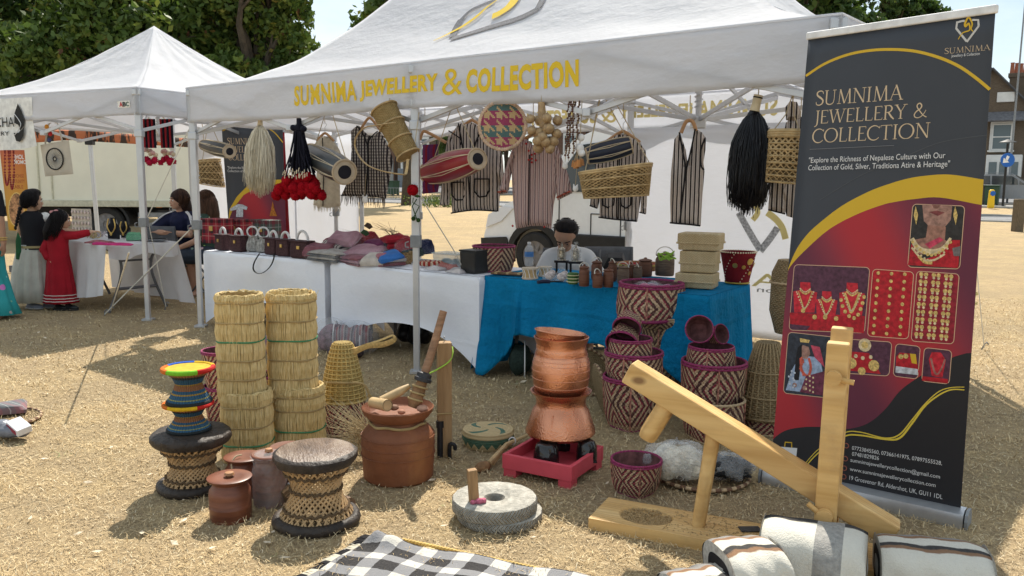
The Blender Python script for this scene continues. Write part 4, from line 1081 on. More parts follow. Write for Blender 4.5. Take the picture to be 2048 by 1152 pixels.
def fold_chair(label,P,rz,col=(.10,.105,.115)):
 c=thing('folding_chair',label,'chair',P,rz,'folding chairs');m_=mat('chair_grey',col,.5)
 obj('seat',MB().box((0,0,.44),(.42,.40,.03)),m_,c,False,.012)
 obj('backrest',MB().grid(lambda a,b:((a-.5)*.44,-.215-.03*math.cos((a-.5)*2.4)-.03*b,.60+.26*b),12,6),m_,c,solid=.02)
 for s in(-.21,.21):
  obj('leg',MB().tube([(s,.26,0),(s,-.16,.46),(s,-.25,.86)],.012,8),m_,c);obj('leg',MB().tube([(s,-.24,0),(s,.14,.44)],.012,8),m_,c)
 obj('stretcher',MB().tube([(-.21,.24,.02),(.21,.24,.02)],.012,8),m_,c);obj('stretcher',MB().tube([(-.21,-.24,.02),(.21,-.24,.02)],.012,8),m_,c)
P=G(362,588);W1=P
fold_chair('grey folding chair that the woman in navy leans on',P+Vector((-.05,.0,0)),R(-18))
g=thing('person','seated woman in navy top with white shoulder stripes, arms crossed on a chair back','person',P,R(-10))
mb=MB();L=head(mb,(.03,-.02,1.165),.112,(-.62,-.75,-.05));limb(mb,[(.03,.01,1.06),(.03,.03,.99)],[.05,.055])
limb(mb,[(.03,.06,.9),(.04,.13,.7),(.04,.18,.52)],[.14,.135,.15])
limb(mb,[(-.15,.02,.93),(-.30,-.16,.76),(-.02,-.27,.80)],[.055,.046,.034]);limb(mb,[(.21,.02,.93),(.28,-.2,.76),(-.08,-.29,.79)],[.055,.046,.034])
hand(mb,(-.02,-.27,.80),(1,-.1,0),(0,0,1),.9,.2);hand(mb,(-.08,-.29,.79),(-1,.2,0),(0,0,1),.9,.2)
for s in(-1,1):limb(mb,[(.04+s*.1,.16,.5),(.04+s*.24,-.18,.5),(.04+s*.24,-.15,.1)],[.085,.07,.04]);mb.ball((.04+s*.25,-.22,.035),(.045,.11,.03))
body=obj('body',remesh(mb,.011,4),mat('skin_fair',(.5,.29,.2),.55,0,.08,6),g);face(body,L,.112)
NAVY=mat('navy_jersey',(.012,.016,.05),.85)
mb=MB();limb(mb,[(.03,.06,.9),(.04,.13,.7),(.04,.18,.48)],[.16,.155,.165]);limb(mb,[(-.1,.03,.95),(.16,.03,.95)],[.085,.085])
for e in((-.24,-.08,.825),(.265,-.1,.83)):limb(mb,[(.03+(-.17 if e[0]<0 else .17),.03,.93),e],[.085,.066])
tp_=obj('top',remesh(mb,.011,4),NAVY,g)
for s,e in((-1,(-.25,-.1,.84)),(1,(.28,-.12,.84))):
 for k in(-1,0,1):
  o_=Vector((0,k*.026-.01,-abs(k)*.006));a=Vector((.03+s*.09,.02,1.033));b=Vector(e)+Vector((0,-.01,.048))
  obj('stripe',MB().tube(smoothline([a+o_,a.lerp(b,.4)+o_+Vector((s*.012,0,.016)),b+o_],4),.008,6),flat('white_stripe',(.75,.75,.77)),tp_)
obj('trousers',MB().tube([(.14,.16,.5),(.28,-.18,.5)],[.1,.085],14).tube([(-.06,.16,.5),(-.2,-.18,.5)],[.1,.085],14),mat('beige_cotton',(.35,.30,.24),.9),g)
hairblob(g,[('b',(.045,.0,1.205),(.118,.115,.10)),('b',(.1,.03,1.12),(.06,.08,.1)),('t',[Vector((.1,.05,1.1)),Vector((.13,.06,1.0))],[.06,.04])],hair_mat('hair_darkbrown',(.03,.015,.012)))
strands(g,(.045,.0,1.185),.12,(-.62,-.75,0),MATS.get('x')or HAIRN,120,.04)
P=G(398,596);P=Vector((P.x,P.y+.15,0))
fold_chair('folding chair under the long-haired seated woman',P+Vector((.12,.1,0)),R(80))
g=thing('person','seated woman with long brown hair half hidden by the large marquee leg','person',P,0)
mb=MB();L=head(mb,(.06,.0,1.16),.11,(-.95,.2,-.05));limb(mb,[(.08,0,1.06),(.1,0,.98)],[.05,.055])
limb(mb,[(.1,0,.9),(.14,0,.7),(.16,0,.52)],[.135,.13,.15])
limb(mb,[(.08,-.17,.93),(.02,-.2,.7),(-.22,-.16,.6)],[.05,.042,.032]);hand(mb,(-.22,-.16,.6),(-1,.1,-.2),(0,0,1),.9)
limb(mb,[(.08,.17,.93),(.0,.2,.7),(-.2,.12,.6)],[.05,.042,.032]);hand(mb,(-.2,.12,.6),(-1,-.1,-.2),(0,0,1),.9)
limb(mb,[(.14,-.1,.52),(-.3,-.14,.5),(-.24,-.14,.1)],[.095,.075,.042]);limb(mb,[(.14,.1,.52),(-.3,.1,.52),(-.14,.1,.1)],[.095,.075,.042])
mb.ball((-.33,-.14,.035),(.12,.045,.03));mb.ball((-.22,.1,.035),(.12,.045,.03))
body=obj('body',remesh(mb,.011,4),mat('skin_fair',(.5,.29,.2)),g);face(body,L,.11)
FLOR=floral('dark_floral',(.02,.03,.05),(.25,.35,.45),14)
mb=MB();limb(mb,[(.1,0,.9),(.14,0,.7),(.16,0,.5)],[.155,.15,.17]);limb(mb,[(.09,-.12,.95),(.09,.12,.95)],[.08,.08]);limb(mb,[(.08,-.17,.93),(.04,-.19,.8)],[.075,.06])
obj('top',remesh(mb,.011,4),floral('green_floral',(.02,.05,.035),(.3,.3,.25),16),g)
mb=MB();limb(mb,[(.14,-.1,.52),(-.22,-.135,.51)],[.125,.1]);limb(mb,[(.14,.1,.52),(-.22,.1,.52)],[.125,.1]);obj('skirt',remesh(mb,.014,4),FLOR,g)
hairblob(g,[('b',(.075,0,1.19),(.115,.115,.105)),('t',[Vector((.13,-.02,1.15)),Vector((.17,-.05,1.0)),Vector((.19,-.07,.82))],[.095,.085,.05]),('t',[Vector((.08,-.09,1.15)),Vector((.09,-.11,1.0)),Vector((.1,-.12,.88))],[.05,.045,.025])],HAIRN)
strands(g,(.075,0,1.18),.12,(-.95,.2,0),HAIRN,200,.3,(.25,0,0))
shoe(g,(-.26,-.14,.0),(-1,0,0),.22,flat('sandal_tan',(.3,.22,.15)),'sandal')
Q=onplane(1132,520,T3A+T3V*1.45,Vector((-nf.x,-nf.y,0)));Q.z=0
fold_chair('folding chair under the man behind the blue table',Q+Vector((.02,.05,0)),R(160))
g=thing('person','man in pale grey T-shirt sitting bowed behind the blue table','person',Q,R(8))
zs=zat(Q,545);zh=zat(Q,470);k=K(Q)
mb=MB();hc=Vector((-.04,-.13,zh));L=head(mb,hc,.112,(-.25,-.6,-.76))
limb(mb,[(-.03,-.06,zh-.09),(.01,.0,zh-.16)],[.055,.06]);sh=zh-.2
limb(mb,[(.02,.02,sh-.04),(.03,.1,sh-.25),(.03,.15,sh-.45)],[.15,.15,.16])
limb(mb,[(-.16,0,sh),(-.24,-.14,sh-.22),(-.08,-.3,sh-.24)],[.06,.045,.032]);hand(mb,(-.08,-.3,sh-.24),(.7,-.6,.1),(0,0,1),.95)
limb(mb,[(.2,0,sh),(.27,-.14,sh-.22),(.08,-.3,sh-.24)],[.06,.045,.032]);hand(mb,(.08,-.3,sh-.24),(-.7,-.6,.1),(0,0,1),.95)
for s in(-1,1):limb(mb,[(.03+s*.1,.13,.5),(.03+s*.13,-.3,.5),(.03+s*.13,-.2,.08)],[.09,.07,.045]);mb.ball((.03+s*.13,-.27,.04),(.05,.12,.035))
body=obj('body',remesh(mb,.010,4),SKIND,g);face(body,L,.112,False)
TEE=mat('pale_grey_jersey',(.55,.56,.57),.9,0,.06,5)
mb=MB();mb.v,mb.f,mb.uv,mb.mi=[],[],[],[]
limb(mb,[(.02,.02,sh-.04),(.03,.1,sh-.25),(.03,.15,sh-.48)],[.17,.168,.175]);limb(mb,[(-.13,0,sh),(-.225,-.08,sh-.13)],[.088,.074]);limb(mb,[(.17,0,sh),(.255,-.08,sh-.13)],[.088,.074]);limb(mb,[(-.1,0,sh+.01),(.14,0,sh+.01)],[.09,.09])
obj('t_shirt',remesh(mb,.011,4),TEE,g)
obj('trousers',MB().tube([(.13,.15,.5),(.17,-.3,.5)],[.11,.09],14).tube([(-.07,.15,.5),(-.11,-.3,.5)],[.11,.09],14),NAVY,g)
f_=Vector((-.25,-.75,-.6)).normalized()
hairblob(g,[('b',hc+Vector((.02,.045,.05)),(.108,.112,.095)),('b',hc+Vector((0,-.05,.08)),(.098,.08,.065))],HAIRB)
mb=MB()
for i in range(260):
 a,e_=random.uniform(0,6.283),random.uniform(.05,1.5);d=Vector((math.cos(a)*math.cos(e_),math.sin(a)*math.cos(e_),math.sin(e_)));p=hc+Vector((.012,.015,.06))+Vector((d.x*.1,d.y*.11,d.z*.085));mb.tube([p,p+d*.012+Vector((random.gauss(0,.008),random.gauss(0,.008),-.004))],[.003,.001],4)
obj('hair_tufts',mb,HAIRB,g)
CORD=mat('hemp_cord',(.42,.34,.22),.9)
def stripe_mat(name,cols,per,wob_=.004,noise=.25,check=None):
 t=NT(name);x,y,z=t.xyz(t.coord())
 n=t.noise(9,2);xx=t.math('ADD',x,t.math('MULTIPLY',n,wob_))
 f=t.math('FRACT',t.math('DIVIDE',xx,per))
 c=t.ramp(f,*cols);t.n[-1].color_ramp.interpolation='CONSTANT'
 if check:
  g_=t.math('FRACT',t.math('DIVIDE',t.math('ADD',z,t.math('MULTIPLY',n,wob_)),check[0]));h=t.math('LESS_THAN',g_,.5)
  c=t.mix(t.math('MULTIPLY',h,.55),c,check[1])
 v=t.noise(160,2);c=t.mix(t.math('MULTIPLY',v,noise),c,(.1,.08,.07))
 t.set(c,.95,0,.1);t.bump(v,.004); return t.m
STR1=stripe_mat('grey_brown_stripe',((0,(.58,.52,.48)),(.3,(.36,.28,.25)),(.42,(.58,.52,.48)),(.64,(.024,.02,.022)),(.98,(.58,.52,.48))),.027)
STR2=stripe_mat('pinkish_stripe',((0,(.46,.33,.31)),(.35,(.26,.14,.14)),(.5,(.5,.4,.38)),(.72,(.12,.07,.08)),(.92,(.46,.33,.31))),.03)
CHK=stripe_mat('dark_check',((0,(.45,.4,.36)),(.5,(.03,.026,.03))),.026,.002,.2,(.026,(.025,.02,.025)))
CREAM=mat('cream_wool',(.52,.46,.36),.95,0,.12,30,.004,150)
BLKT=mat('black_trim',(.012,.011,.013),.85)
HWOOD=mat('hanger_wood',(.42,.24,.12),.5,0,.15,9,stretch=(6,1,1))
WHITE=flat('white_tag',(.75,.75,.75))
def hung(name,label,cat,F,group=None):
 o=thing(name,label,cat,F.P,0,group);o.matrix_world=F.M; return o
def fr(x,y,t,n=None): return Frame(TP(x,y,t),n or Vector((-.3,-.95,0)))
def cordline(par,pts,r=.003):obj('cord',MB().tube([Vector(p)for p in pts],r,5),CORD,par)
def V3(p,y=0): return Vector((p[0],y,p[1]))
def garment(name,label,t,anchor,body,mat_,sleeves=(),thick=.06,trims=(),pockets=(),fold=.012,hanger=None,cat='jacket',ff=26,group='striped hill-wool garments on hangers',collar=None,neck=None,fringe=None,cordto=True):
 F=fr(*anchor,t);o=hung(name,label,cat,F,group)
 fo= lambda x,z:fold*math.sin(x*ff+z*1.5)+fold*.7*math.sin(x*ff*2.3-z*4)
 b=F.line(body);obj('body',pillow(b,thick,.03,fo),mat_,o)
 for s in sleeves:obj('sleeve',pillow(F.line(s),thick*.8,.025,lambda x,z:.006*math.sin(z*25)),mat_,o,M=Matrix.Translation((0,-.012,0)))
 for k,tr in enumerate(trims):
  w=tr[0]if isinstance(tr[0],float)else .007;pts=tr[1:]if isinstance(tr[0],float)else tr
  q=smoothline([V3(F(*p),-thick*.5-.008)for p in pts],4)
  q=[v+Vector((0,fo(v.x,v.z)*.6,0))for v in q]
  obj('trim',MB().tube(q,w,6),BLKT,o)
 for p in pockets:
  q=[V3(F(*a),-thick*.5-.012)for a in p];obj('pocket_trim',MB().tube(q,.0065,6),BLKT,o)
 if hanger:
  (a,c,b_)=hanger;A,C,B=[V3(F(*p))for p in(a,c,b_)]
  hg=obj('hanger',MB().tube(smoothline([A,C+Vector((-.02,0,-.01)),C+Vector((.02,0,-.01)),B],4),.012,8,ell=1.0),HWOOD,o)
  obj('hook',MB().tube([C,C+Vector((0,0,.05)),C+Vector((.02,0,.075)),C+Vector((0,0,.1)),C+Vector((-.012,0,.085))],.0025,6),ALU,hg)
  if cordto:cordline(o,[C+Vector((0,0,.1)),C+Vector((0,0,max(.12,2.0-F.P.z-C.z)))])
 if fringe:
  a,b_,L,m2=fringe;A,B=V3(F(*a)),V3(F(*b_));n=int((B-A).length/.009);mb=MB()
  for i in range(n):
   p=A.lerp(B,i/n)+Vector((0,fo(A.lerp(B,i/n).x,A.z),0));e=p+Vector((random.uniform(-.012,.012),random.uniform(-.01,.01),-L*random.uniform(.7,1.1)));mb.tube([p,p.lerp(e,.5)+Vector((.004,0,0)),e],[.0035,.003,.0012],4)
  obj('fringe',mb,m2,o)
 return o,F
garment('wool_waistcoat','cream wool waistcoat with dark centre line behind the large black drum',.62,(652,330),[(631,288),(641,274),(650,272),(662,276),(672,288),(683,306),(678,340),(682,412),(655,416),(626,410),(634,340)],CREAM,thick=.05,trims=[(.004,(649,276),(651,340),(650,412))],hanger=((634,282),(650,266),(668,282)),cat='waistcoat',group=None,fringe=((627,410),(681,413),.06,CREAM))
garment('checked_waistcoat','dark checked waistcoat with fringed hem behind the strapped cylinder basket',.45,(735,330),[(700,262),(718,251),(741,275),(760,262),(776,287),(786,318),(780,360),(774,397),(735,393),(684,392),(697,350),(702,297)],CHK,thick=.06,trims=[(.006,(718,252),(738,290),(736,393)),(.005,(760,263),(744,276),(738,290)),(.004,(686,390),(735,391),(772,395))],hanger=((722,258),(739,236),(762,262)),cat='waistcoat',group=None,fringe=((684,391),(773,396),.085,mat('dark_fringe',(.14,.12,.11),.9,0,.6,60)))
o,F=garment('striped_jacket','grey-brown striped jacket with two pockets behind the red drum',.5,(945,330),[(905,262),(921,247),(945,245),(966,260),(1000,282),(1004,330),(998,423),(950,420),(904,427),(897,340),(897,275)],STR1,[[(899,268),(914,290),(907,350),(900,410),(881,411),(886,330)],[(988,288),(1004,300),(1012,368),(1001,372),(990,330)]],trims=[(.006,(921,247),(930,300),(940,350),(944,420)),(.006,(905,426),(950,420),(997,422)),(.006,(966,260),(952,290),(940,340)),(.005,(900,262),(925,278),(925,290))],pockets=[[(908,365),(908,390),(916,400),(930,399),(934,388),(932,364),(908,365)],[(953,358),(952,382),(962,394),(976,392),(982,380),(981,358),(953,358)]],hanger=((905,268),(944,240),(985,268)))
o,F=garment('striped_coat','long pinkish striped coat with red buttons hanging in the middle',.25,(1066,365),[(1027,293),(1050,274),(1066,290),(1084,278),(1117,293),(1121,330),(1120,360),(1108,410),(1103,458),(1082,452),(1061,452),(1042,456),(1031,457),(1026,400),(1022,345)],STR2,[[(1027,294),(1035,310),(1024,345),(1017,386),(999,389),(1006,355),(1017,322)],[(1117,294),(1126,320),(1137,350),(1146,386),(1116,401),(1112,370),(1107,335)]],thick=.08,trims=[(.004,(1063,310),(1062,380),(1061,450))],hanger=((1030,292),(1066,268),(1112,292)),cat='coat')
for x,y in((1062,302),(1068,310),(1074,308),(1062,320),(1068,318),(1076,321),(1068,325),(1050,280),(1057,288),(1030,451),(1093,453)):
 p=F(x,y);obj('button',MB().ball((p[0],-.055,p[1]),(.008,.006,.008),10),mat('red_felt',(.32,.02,.02),.9),o)
for a,b in(((1000,384),(1016,382)),((1117,395),(1144,382))):obj('cuff_trim',MB().tube([V3(F(*a),-.05),V3(F(*b),-.05)],.007,6),mat('red_green_trim',(.25,.06,.04),.9,0,.9,60),o)
o,F=garment('striped_jacket','grey striped jacket half hidden behind the oval openwork basket',.75,(1238,355),[(1205,285),(1235,268),(1262,270),(1282,285),(1290,330),(1282,400),(1275,443),(1240,440),(1199,435),(1200,380),(1200,330)],STR1,[[(1205,287),(1212,320),(1204,380),(1196,417),(1180,411),(1188,350),(1193,315)],[(1279,284),(1292,302),(1297,350),(1293,427),(1281,424),(1284,360),(1282,320)]],trims=[(.006,(1199,434),(1240,439),(1275,442)),(.005,(1242,270),(1240,350),(1238,438)),(.005,(1181,411),(1196,416)),(.005,(1281,424),(1293,427))],pockets=[[(1207,395),(1208,410),(1218,415),(1229,410),(1231,392)],[(1243,395),(1245,411),(1254,416),(1263,410),(1264,393)]],hanger=((1210,285),(1246,262),(1280,285)))
o,F=garment('striped_waistcoat','long striped sleeveless waistcoat hanging alone before the white wall',.55,(1376,350),[(1360,265),(1372,300),(1376,330),(1384,290),(1391,257),(1404,265),(1412,276),(1411,300),(1407,325),(1409,343),(1404,400),(1401,452),(1375,449),(1341,446),(1340,400),(1342,345),(1347,300),(1349,279)],STR1,trims=[(.006,(1360,265),(1368,310),(1372,338),(1366,400),(1361,447)),(.006,(1391,258),(1384,295),(1374,338)),(.006,(1411,277),(1403,300),(1403,330),(1409,340)),(.006,(1341,445),(1375,448),(1401,451))],hanger=((1362,266),(1379,240),(1392,262)),cat='waistcoat',thick=.05)
o,F=garment('striped_jacket','grey striped hooded jacket behind the tall openwork basket at the banner',.3,(1580,330),[(1572,245),(1590,232),(1625,236),(1640,300),(1630,400),(1600,440),(1573,432),(1560,380),(1560,300)],STR1,[[(1562,262),(1576,290),(1575,380),(1570,428),(1536,420),(1540,370),(1548,310)]],trims=[(.005,(1537,419),(1570,427))])
F2=F
obj('hood',pillow(F.line([(1572,240),(1570,215),(1580,202),(1594,204),(1601,222),(1600,248)]),.12,.025),STR1,o)
cordline(o,[V3(F(1585,205)),V3(F(1588,188))])
o,F=garment('folded_shawl','purple and red woven shawl on a hanger just right of the middle tent leg',.28,(862,330),[(846,290),(876,288),(872,318),(878,370),(876,384),(846,388),(845,330)],stripe_mat('purple_red_weave',((0,(.13,.02,.09)),(.4,(.22,.01,.03)),(.7,(.08,.02,.10))),.05),hanger=((840,280),(850,262),(892,285)),cat='shawl',group=None,thick=.05)
def drum(label,A,B,rA,rB,rM,col,cords=(),nl=7,sag=.5):
 A,B=Vector(A),Vector(B);d=(B-A);Ld=d.length;d.normalize()
 o=thing('barrel_drum',label,'drum',A.lerp(B,.5),0,'laced barrel drums hung from the marquee')
 Mx=d.to_track_quat('Z','Y').to_matrix();o.rotation_euler=Mx.to_euler()
 prof=[]
 for i in range(17):
  s=i/16;e=rA+(rB-rA)*s;r_=e+(rM-(rA+rB)/2)*math.sin(math.pi*s)**.8;prof.append((r_,(s-.5)*Ld))
 obj('shell',MB().lathe(prof,36),col,o)
 for s,r_ in((-1,rA),(1,rB)):
  obj('rim',MB().tube([(r_*1.03*math.cos(t),r_*1.03*math.sin(t),s*Ld*.5)for t in np.linspace(0,6.2832,32)[:-1]],r_*.11,8,True),mat('rawhide',(.42,.33,.23),.8),o)
  sk=obj('skin',MB().lathe([(0,.004*s),(r_,0)],32,(0,0,s*Ld*.502)),mat('drum_skin',(.5,.42,.32),.7),o)
  obj('paste',MB().lathe([(0,.003*s),(r_*.6,.0015*s)],32,(0,0,s*(Ld*.502+.0035))),flat('tuning_paste',(.012,.012,.02),.5),sk)
 lac=MB()
 for i in range(nl):
  for dlt in(0,.22):
   pts=[]
   for j in range(9):
    s=j/8;e=rA+(rB-rA)*s;r_=e+(rM-(rA+rB)/2)*math.sin(math.pi*s)**.8+.004
    a=2*math.pi*(i+dlt*(1-abs(2*s-1)*.9))/nl;pts.append((r_*math.cos(a),r_*math.sin(a),(s-.5)*Ld))
   obj('lacing',MB().tube(pts,max(.003,rM*.02),5),mat('lacing_cord',(.5,.42,.3),.9),o)
 Mi=Mx.transposed();c=A.lerp(B,.5)
 for a,b in cords:obj('cord',MB().tube([Mi@(Vector(a)-c),Mi@(Vector(b)-c)],.0035,5),CORD,o)
 return o
def dp(x,y,t): return TP(x,y,t)
DBLK=mat('drum_black',(.03,.034,.036),.35,0,.15,8);DRED=mat('drum_red',(.22,.012,.02),.35,0,.1,8);DNVY=mat('drum_navy',(.02,.025,.045),.35,0,.1,8)
def drum_px(label,a,b,ta,tb,ra,rb,rm,col,cords,**kw):
 A,B=dp(*a,ta),dp(*b,tb);k=K(A.lerp(B,.5))
 return drum(label,A,B,ra*k,rb*k,rm*k,col,[(dp(*p,t1),dp(*q,t1))for p,q,t1 in cords],**kw)
drum_px('small black laced drum hanging by the left marquee leg',(408,290),(459,303),.30,.12,10,12,14,DBLK,[((408,282),(404,245),.25),((440,290),(420,245),.2)])
drum_px('large black laced drum hanging left of the checked waistcoat',(622,307),(689,344),.30,-.02,19,22,27,DBLK,[((631,290),(649,232),.2),((693,322),(665,228),.02)])
drum_px('red laced drum hanging right of the middle tent leg',(858,346),(955,318),.28,.02,21,19,29,DRED,[((868,318),(905,210),.2),((950,300),(912,212),.05)])
drum_px('blue-black laced drum hanging above the oval openwork basket',(1174,312),(1262,290),.25,.42,15,16,20,DNVY,[((1180,296),(1198,200),.25),((1250,270),(1212,200),.4)])
def tail(label,top,bottom,halfw,t,col,n,handle,wave=.02,name='yak_tail'):
 F=fr(top[0],top[1],t);o=hung(name,label,'yak tail',F,'yak-tail whisks hung from the marquee')
 k=K(F.P);mb=MB();Z0=0;Z1=F(*bottom)[1];cx=F(*bottom)[0];hw=halfw*k
 for i in range(n):
  a=random.uniform(0,6.283);r_=random.random()**.5;ex,ey=math.cos(a)*r_,math.sin(a)*r_*.55
  Lf=random.uniform(.82,1.03)*(1-.12*r_);pts,rad=[],[]
  ph=random.uniform(0,6);fl=random.gauss(0,.08)
  for j in range(8):
   s=j/7;sp=min(1,(s*2.2)**.6)*(1-.12*max(0,s-.75)*4)
   pts.append((cx*s+ex*hw*sp+math.sin(s*7+ph)*wave*s*.5+fl*hw*s*s,ey*hw*sp+math.cos(s*6+ph)*wave*.4*s,Z1*s*Lf));rad.append(.0032*(1-.75*s)+.0008)
  mb.tube(pts,rad,3)
 h=obj('hair',mb,col,o,auto=False)
 obj('core',MB().lathe([(.01,0),(.03,Z1*.05),(hw*.62,Z1*.3),(hw*.72,Z1*.6),(hw*.45,Z1*.86),(.01,Z1*.9)],20,(cx*.5,0,0),ell=.55),col,o)
 a,b,r_=handle
 A,B=V3(F(*a)),V3(F(*b));obj('handle',MB().tube([A,A.lerp(B,.5),B],[r_*k,r_*k*.95,r_*k*1.1],12),mat('bone_handle',(.5,.42,.28),.6),o)
 if name=='yak_tail' and r_>8:obj('band',MB().tube([A.lerp(B,.12),A.lerp(B,.2)],r_*k*1.05,12),BLKT,o)
 cordline(o,[A,A+Vector((0,0,.06))])
 return o
WH=NT('white_yak_hair');_n=WH.noise(70,3,stretch=(1,1,.05));WH.set(WH.ramp(_n,(.3,(.5,.44,.32)),(.6,(.75,.70,.57)),(.8,(.82,.8,.7))),.6,0,.3);WH=WH.m
BH=NT('black_yak_hair');_n=BH.noise(70,3,stretch=(1,1,.05));BH.set(BH.ramp(_n,(.3,(.004,.004,.006)),(.8,(.014,.016,.024))),.4,0,.4);BH=BH.m
tail('long cream-white yak tail hanging before the dark rear banner',(520,246),(521,396),33,.05,WH,700,((521,236),(520,250),5))
tail('long black yak tail hanging left of the big banner',(1510,216),(1494,432),42,.06,BH,900,((1517,190),(1509,222),9))
F=fr(598,240,.0);o=hung('tassel_bunch','black cord bunch ending in bright red pompoms','tassel',F);k=K(F.P)
mb=MB()
for i in range(70):
 a=random.uniform(-1,1);p0=F(597+a*8,262);p1=F(597+a*15+random.uniform(-3,3),300);p2=F(599+a*26+random.uniform(-5,5),345+random.uniform(-14,10))
 y=random.uniform(-.05,.05);mb.tube([V3(p0,y*.5),V3(p1,y),V3(p2,y*1.5)],.006,5)
obj('cords',mb,mat('black_wool',(.006,.006,.014),.95),o)
mb=MB();mb.tube([V3(F(598,236)),V3(F(598,262))],.022,12);[mb.ball(V3(F(598+x,258+random.uniform(-5,6)),random.uniform(-.04,.02)),.028,10)for x in(-12,-5,2,8,13)]
obj('knot',remesh(mb,.008,2),mat('black_wool',(.006,)*3),o)
PRED=NT('red_wool');_n=PRED.noise(120,2);PRED.set(PRED.ramp(_n,(.3,(.20,.002,.006)),(.7,(.42,.006,.015))),.95,0,.1);PRED.bump(_n,.01);PRED=PRED.m
def fluff(mb,c,r_,n=70):
 c=Vector(c)
 for _ in range(n):
  d=Vector((random.gauss(0,1),random.gauss(0,1),random.gauss(0,1))).normalized();s=d.orthogonal().normalized()*r_*.22
  mb.add([c+d*r_*.5-s,c+d*r_*.5+s,c+d*r_*1.15],[(0,1,2)])
for i in range(64):
 a=random.uniform(-1,1);y=352+random.random()**.8*40;w=20+32*(y-345)/48
 c=V3(F(600+a*w,y),random.uniform(-.06,.06));r_=random.uniform(.036,.05);mb=MB();mb.ball(c,r_,10);fluff(mb,c,r_);obj('pompom',mb,PRED,o)
mb=MB()
for i in range(26):
 a=random.uniform(-1,1);p=F(600+a*24,338+random.uniform(-4,14));mb.tube([V3(p,-.075),V3(p,-.08)+Vector((random.uniform(-.01,.01),0,-.03))],.004,5)
obj('cream_ties',mb,mat('cream_thread',(.6,.5,.36)),o)
def weave_mat(name,c1,c2,fu=60,fv=30,c3=None,seed=0):
 t=NT(name);u,v,_=t.xyz(t.coord('UV'))
 a=t.math('MULTIPLY',u,fu);b=t.math('MULTIPLY',v,fv)
 su=t.math('SINE',t.math('MULTIPLY',a,6.2832));sv=t.math('SINE',t.math('MULTIPLY',b,6.2832))
 h=t.math('MULTIPLY',su,sv);n=t.noise(30,3)
 c=t.mix(t.math('MULTIPLY_ADD',h,.35,t.math('MULTIPLY',n,.9)),c1,c2)
 t.set(c,.75,0,.2);t.bump(t.math('ADD',h,t.math('ABSOLUTE',sv)),.006,.9); return t.m
def lattice(par,rfun,H,nd,m_,twist=.5,w=.006,hoops=3,cells=None,name='cane'):
 for sg in(-1,1):
  for i in range(nd):
   pts=[Vector(rfun(2*math.pi*(i/nd+sg*twist*s),s))*1 for s in np.linspace(0,1,14)]
   obj(name,MB().tube(pts,w,4,ell=.5),m_,par,False)
 for j in range(hoops):
  s=j/max(1,hoops-1);obj('hoop',MB().tube([rfun(2*math.pi*i/36,s)for i in range(36)],w*1.15,5,True),m_,par)
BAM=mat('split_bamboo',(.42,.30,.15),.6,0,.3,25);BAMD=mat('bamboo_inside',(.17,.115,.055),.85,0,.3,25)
def open_basket(label,t,quad,depth,nd,hoops,name='openwork_basket',rimw=.008,rows=None,twist=.35):
 cx=sum(p[0]for p in quad)/4;cy=sum(p[1]for p in quad)/4;F=fr(cx,cy,t);o=hung(name,label,'basket',F,'openwork bamboo baskets hung from the marquee')
 tl,tr,br,bl=[Vector((*F(*p),0))for p in quad]
 def rf(th,s):
  a,b=bl.lerp(tl,s),br.lerp(tr,s);c=(a+b)/2;hx=(b-a)/2;e=3.0
  ct,st=math.cos(th),math.sin(th);q=1/((abs(ct)**e+abs(st)**e)**(1/e))
  p=c+hx*(q*ct); return(p.x,q*st*depth/2,p.y)
 lattice(o,rf,1,nd,BAM,twist,rimw*.6,hoops)
 for s in(1.0,.93):obj('rim',MB().tube([Vector(rf(2*math.pi*i/40,s))for i in range(40)],rimw,6,True),BAM,o)
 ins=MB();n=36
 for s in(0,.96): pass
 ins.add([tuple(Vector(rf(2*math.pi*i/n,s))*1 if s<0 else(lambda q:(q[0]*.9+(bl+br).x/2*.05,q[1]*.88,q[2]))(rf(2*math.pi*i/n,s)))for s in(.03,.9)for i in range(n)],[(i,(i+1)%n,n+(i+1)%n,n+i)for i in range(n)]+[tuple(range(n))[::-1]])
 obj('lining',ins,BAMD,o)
 return o,F,rf
o,F,rf=open_basket('small openwork bamboo basket hanging behind the left marquee leg',.35,[(398,322),(436,318),(446,374),(402,366)],.16,16,5)
cordline(o,[V3(F(405,320)),V3(F(415,250))])
obj('handle_loop',MB().tube(smoothline([V3(F(434,322)),V3(F(442,335)),V3(F(441,350))],4),.006,6),BAM,o)
o,F,rf=open_basket('wide oval openwork cane basket hanging under the blue-black drum',.12,[(1160,346),(1303,327),(1296,390),(1170,396)],.26,34,4,twist=.28)
cordline(o,[V3(F(1170,345)),V3(F(1200,200))]);cordline(o,[V3(F(1300,328)),V3(F(1228,200))])
o,F,rf=open_basket('tall openwork bamboo basket hanging next to the big banner',.1,[(1539,262),(1606,262),(1598,368),(1532,362)],.24,18,9,twist=.5)
for z in(0,.02,.04):obj('rim_wrap',MB().tube([Vector(rf(2*math.pi*i/40,.97-z*2.2))*1.02 for i in range(40)],.010,6,True),BAM,o)
cordline(o,[V3(F(1548,260)),V3(F(1572,228)),V3(F(1585,190))]);cordline(o,[V3(F(1600,262)),V3(F(1588,230)),V3(F(1585,190))])
A,B=TP(768,218,-.12),TP(816,310,-.08);c=(A+B)/2;k=K(c)
o=thing('cylinder_basket','tall woven grass cylinder basket tilted at the middle tent leg with a long head strap','basket',c)
d=(A-B);Ld=d.length;Mx=d.normalized().to_track_quat('Z','Y').to_matrix();o.rotation_euler=Mx.to_euler();Mi=Mx.transposed()
r0,r1=23*k,27*k
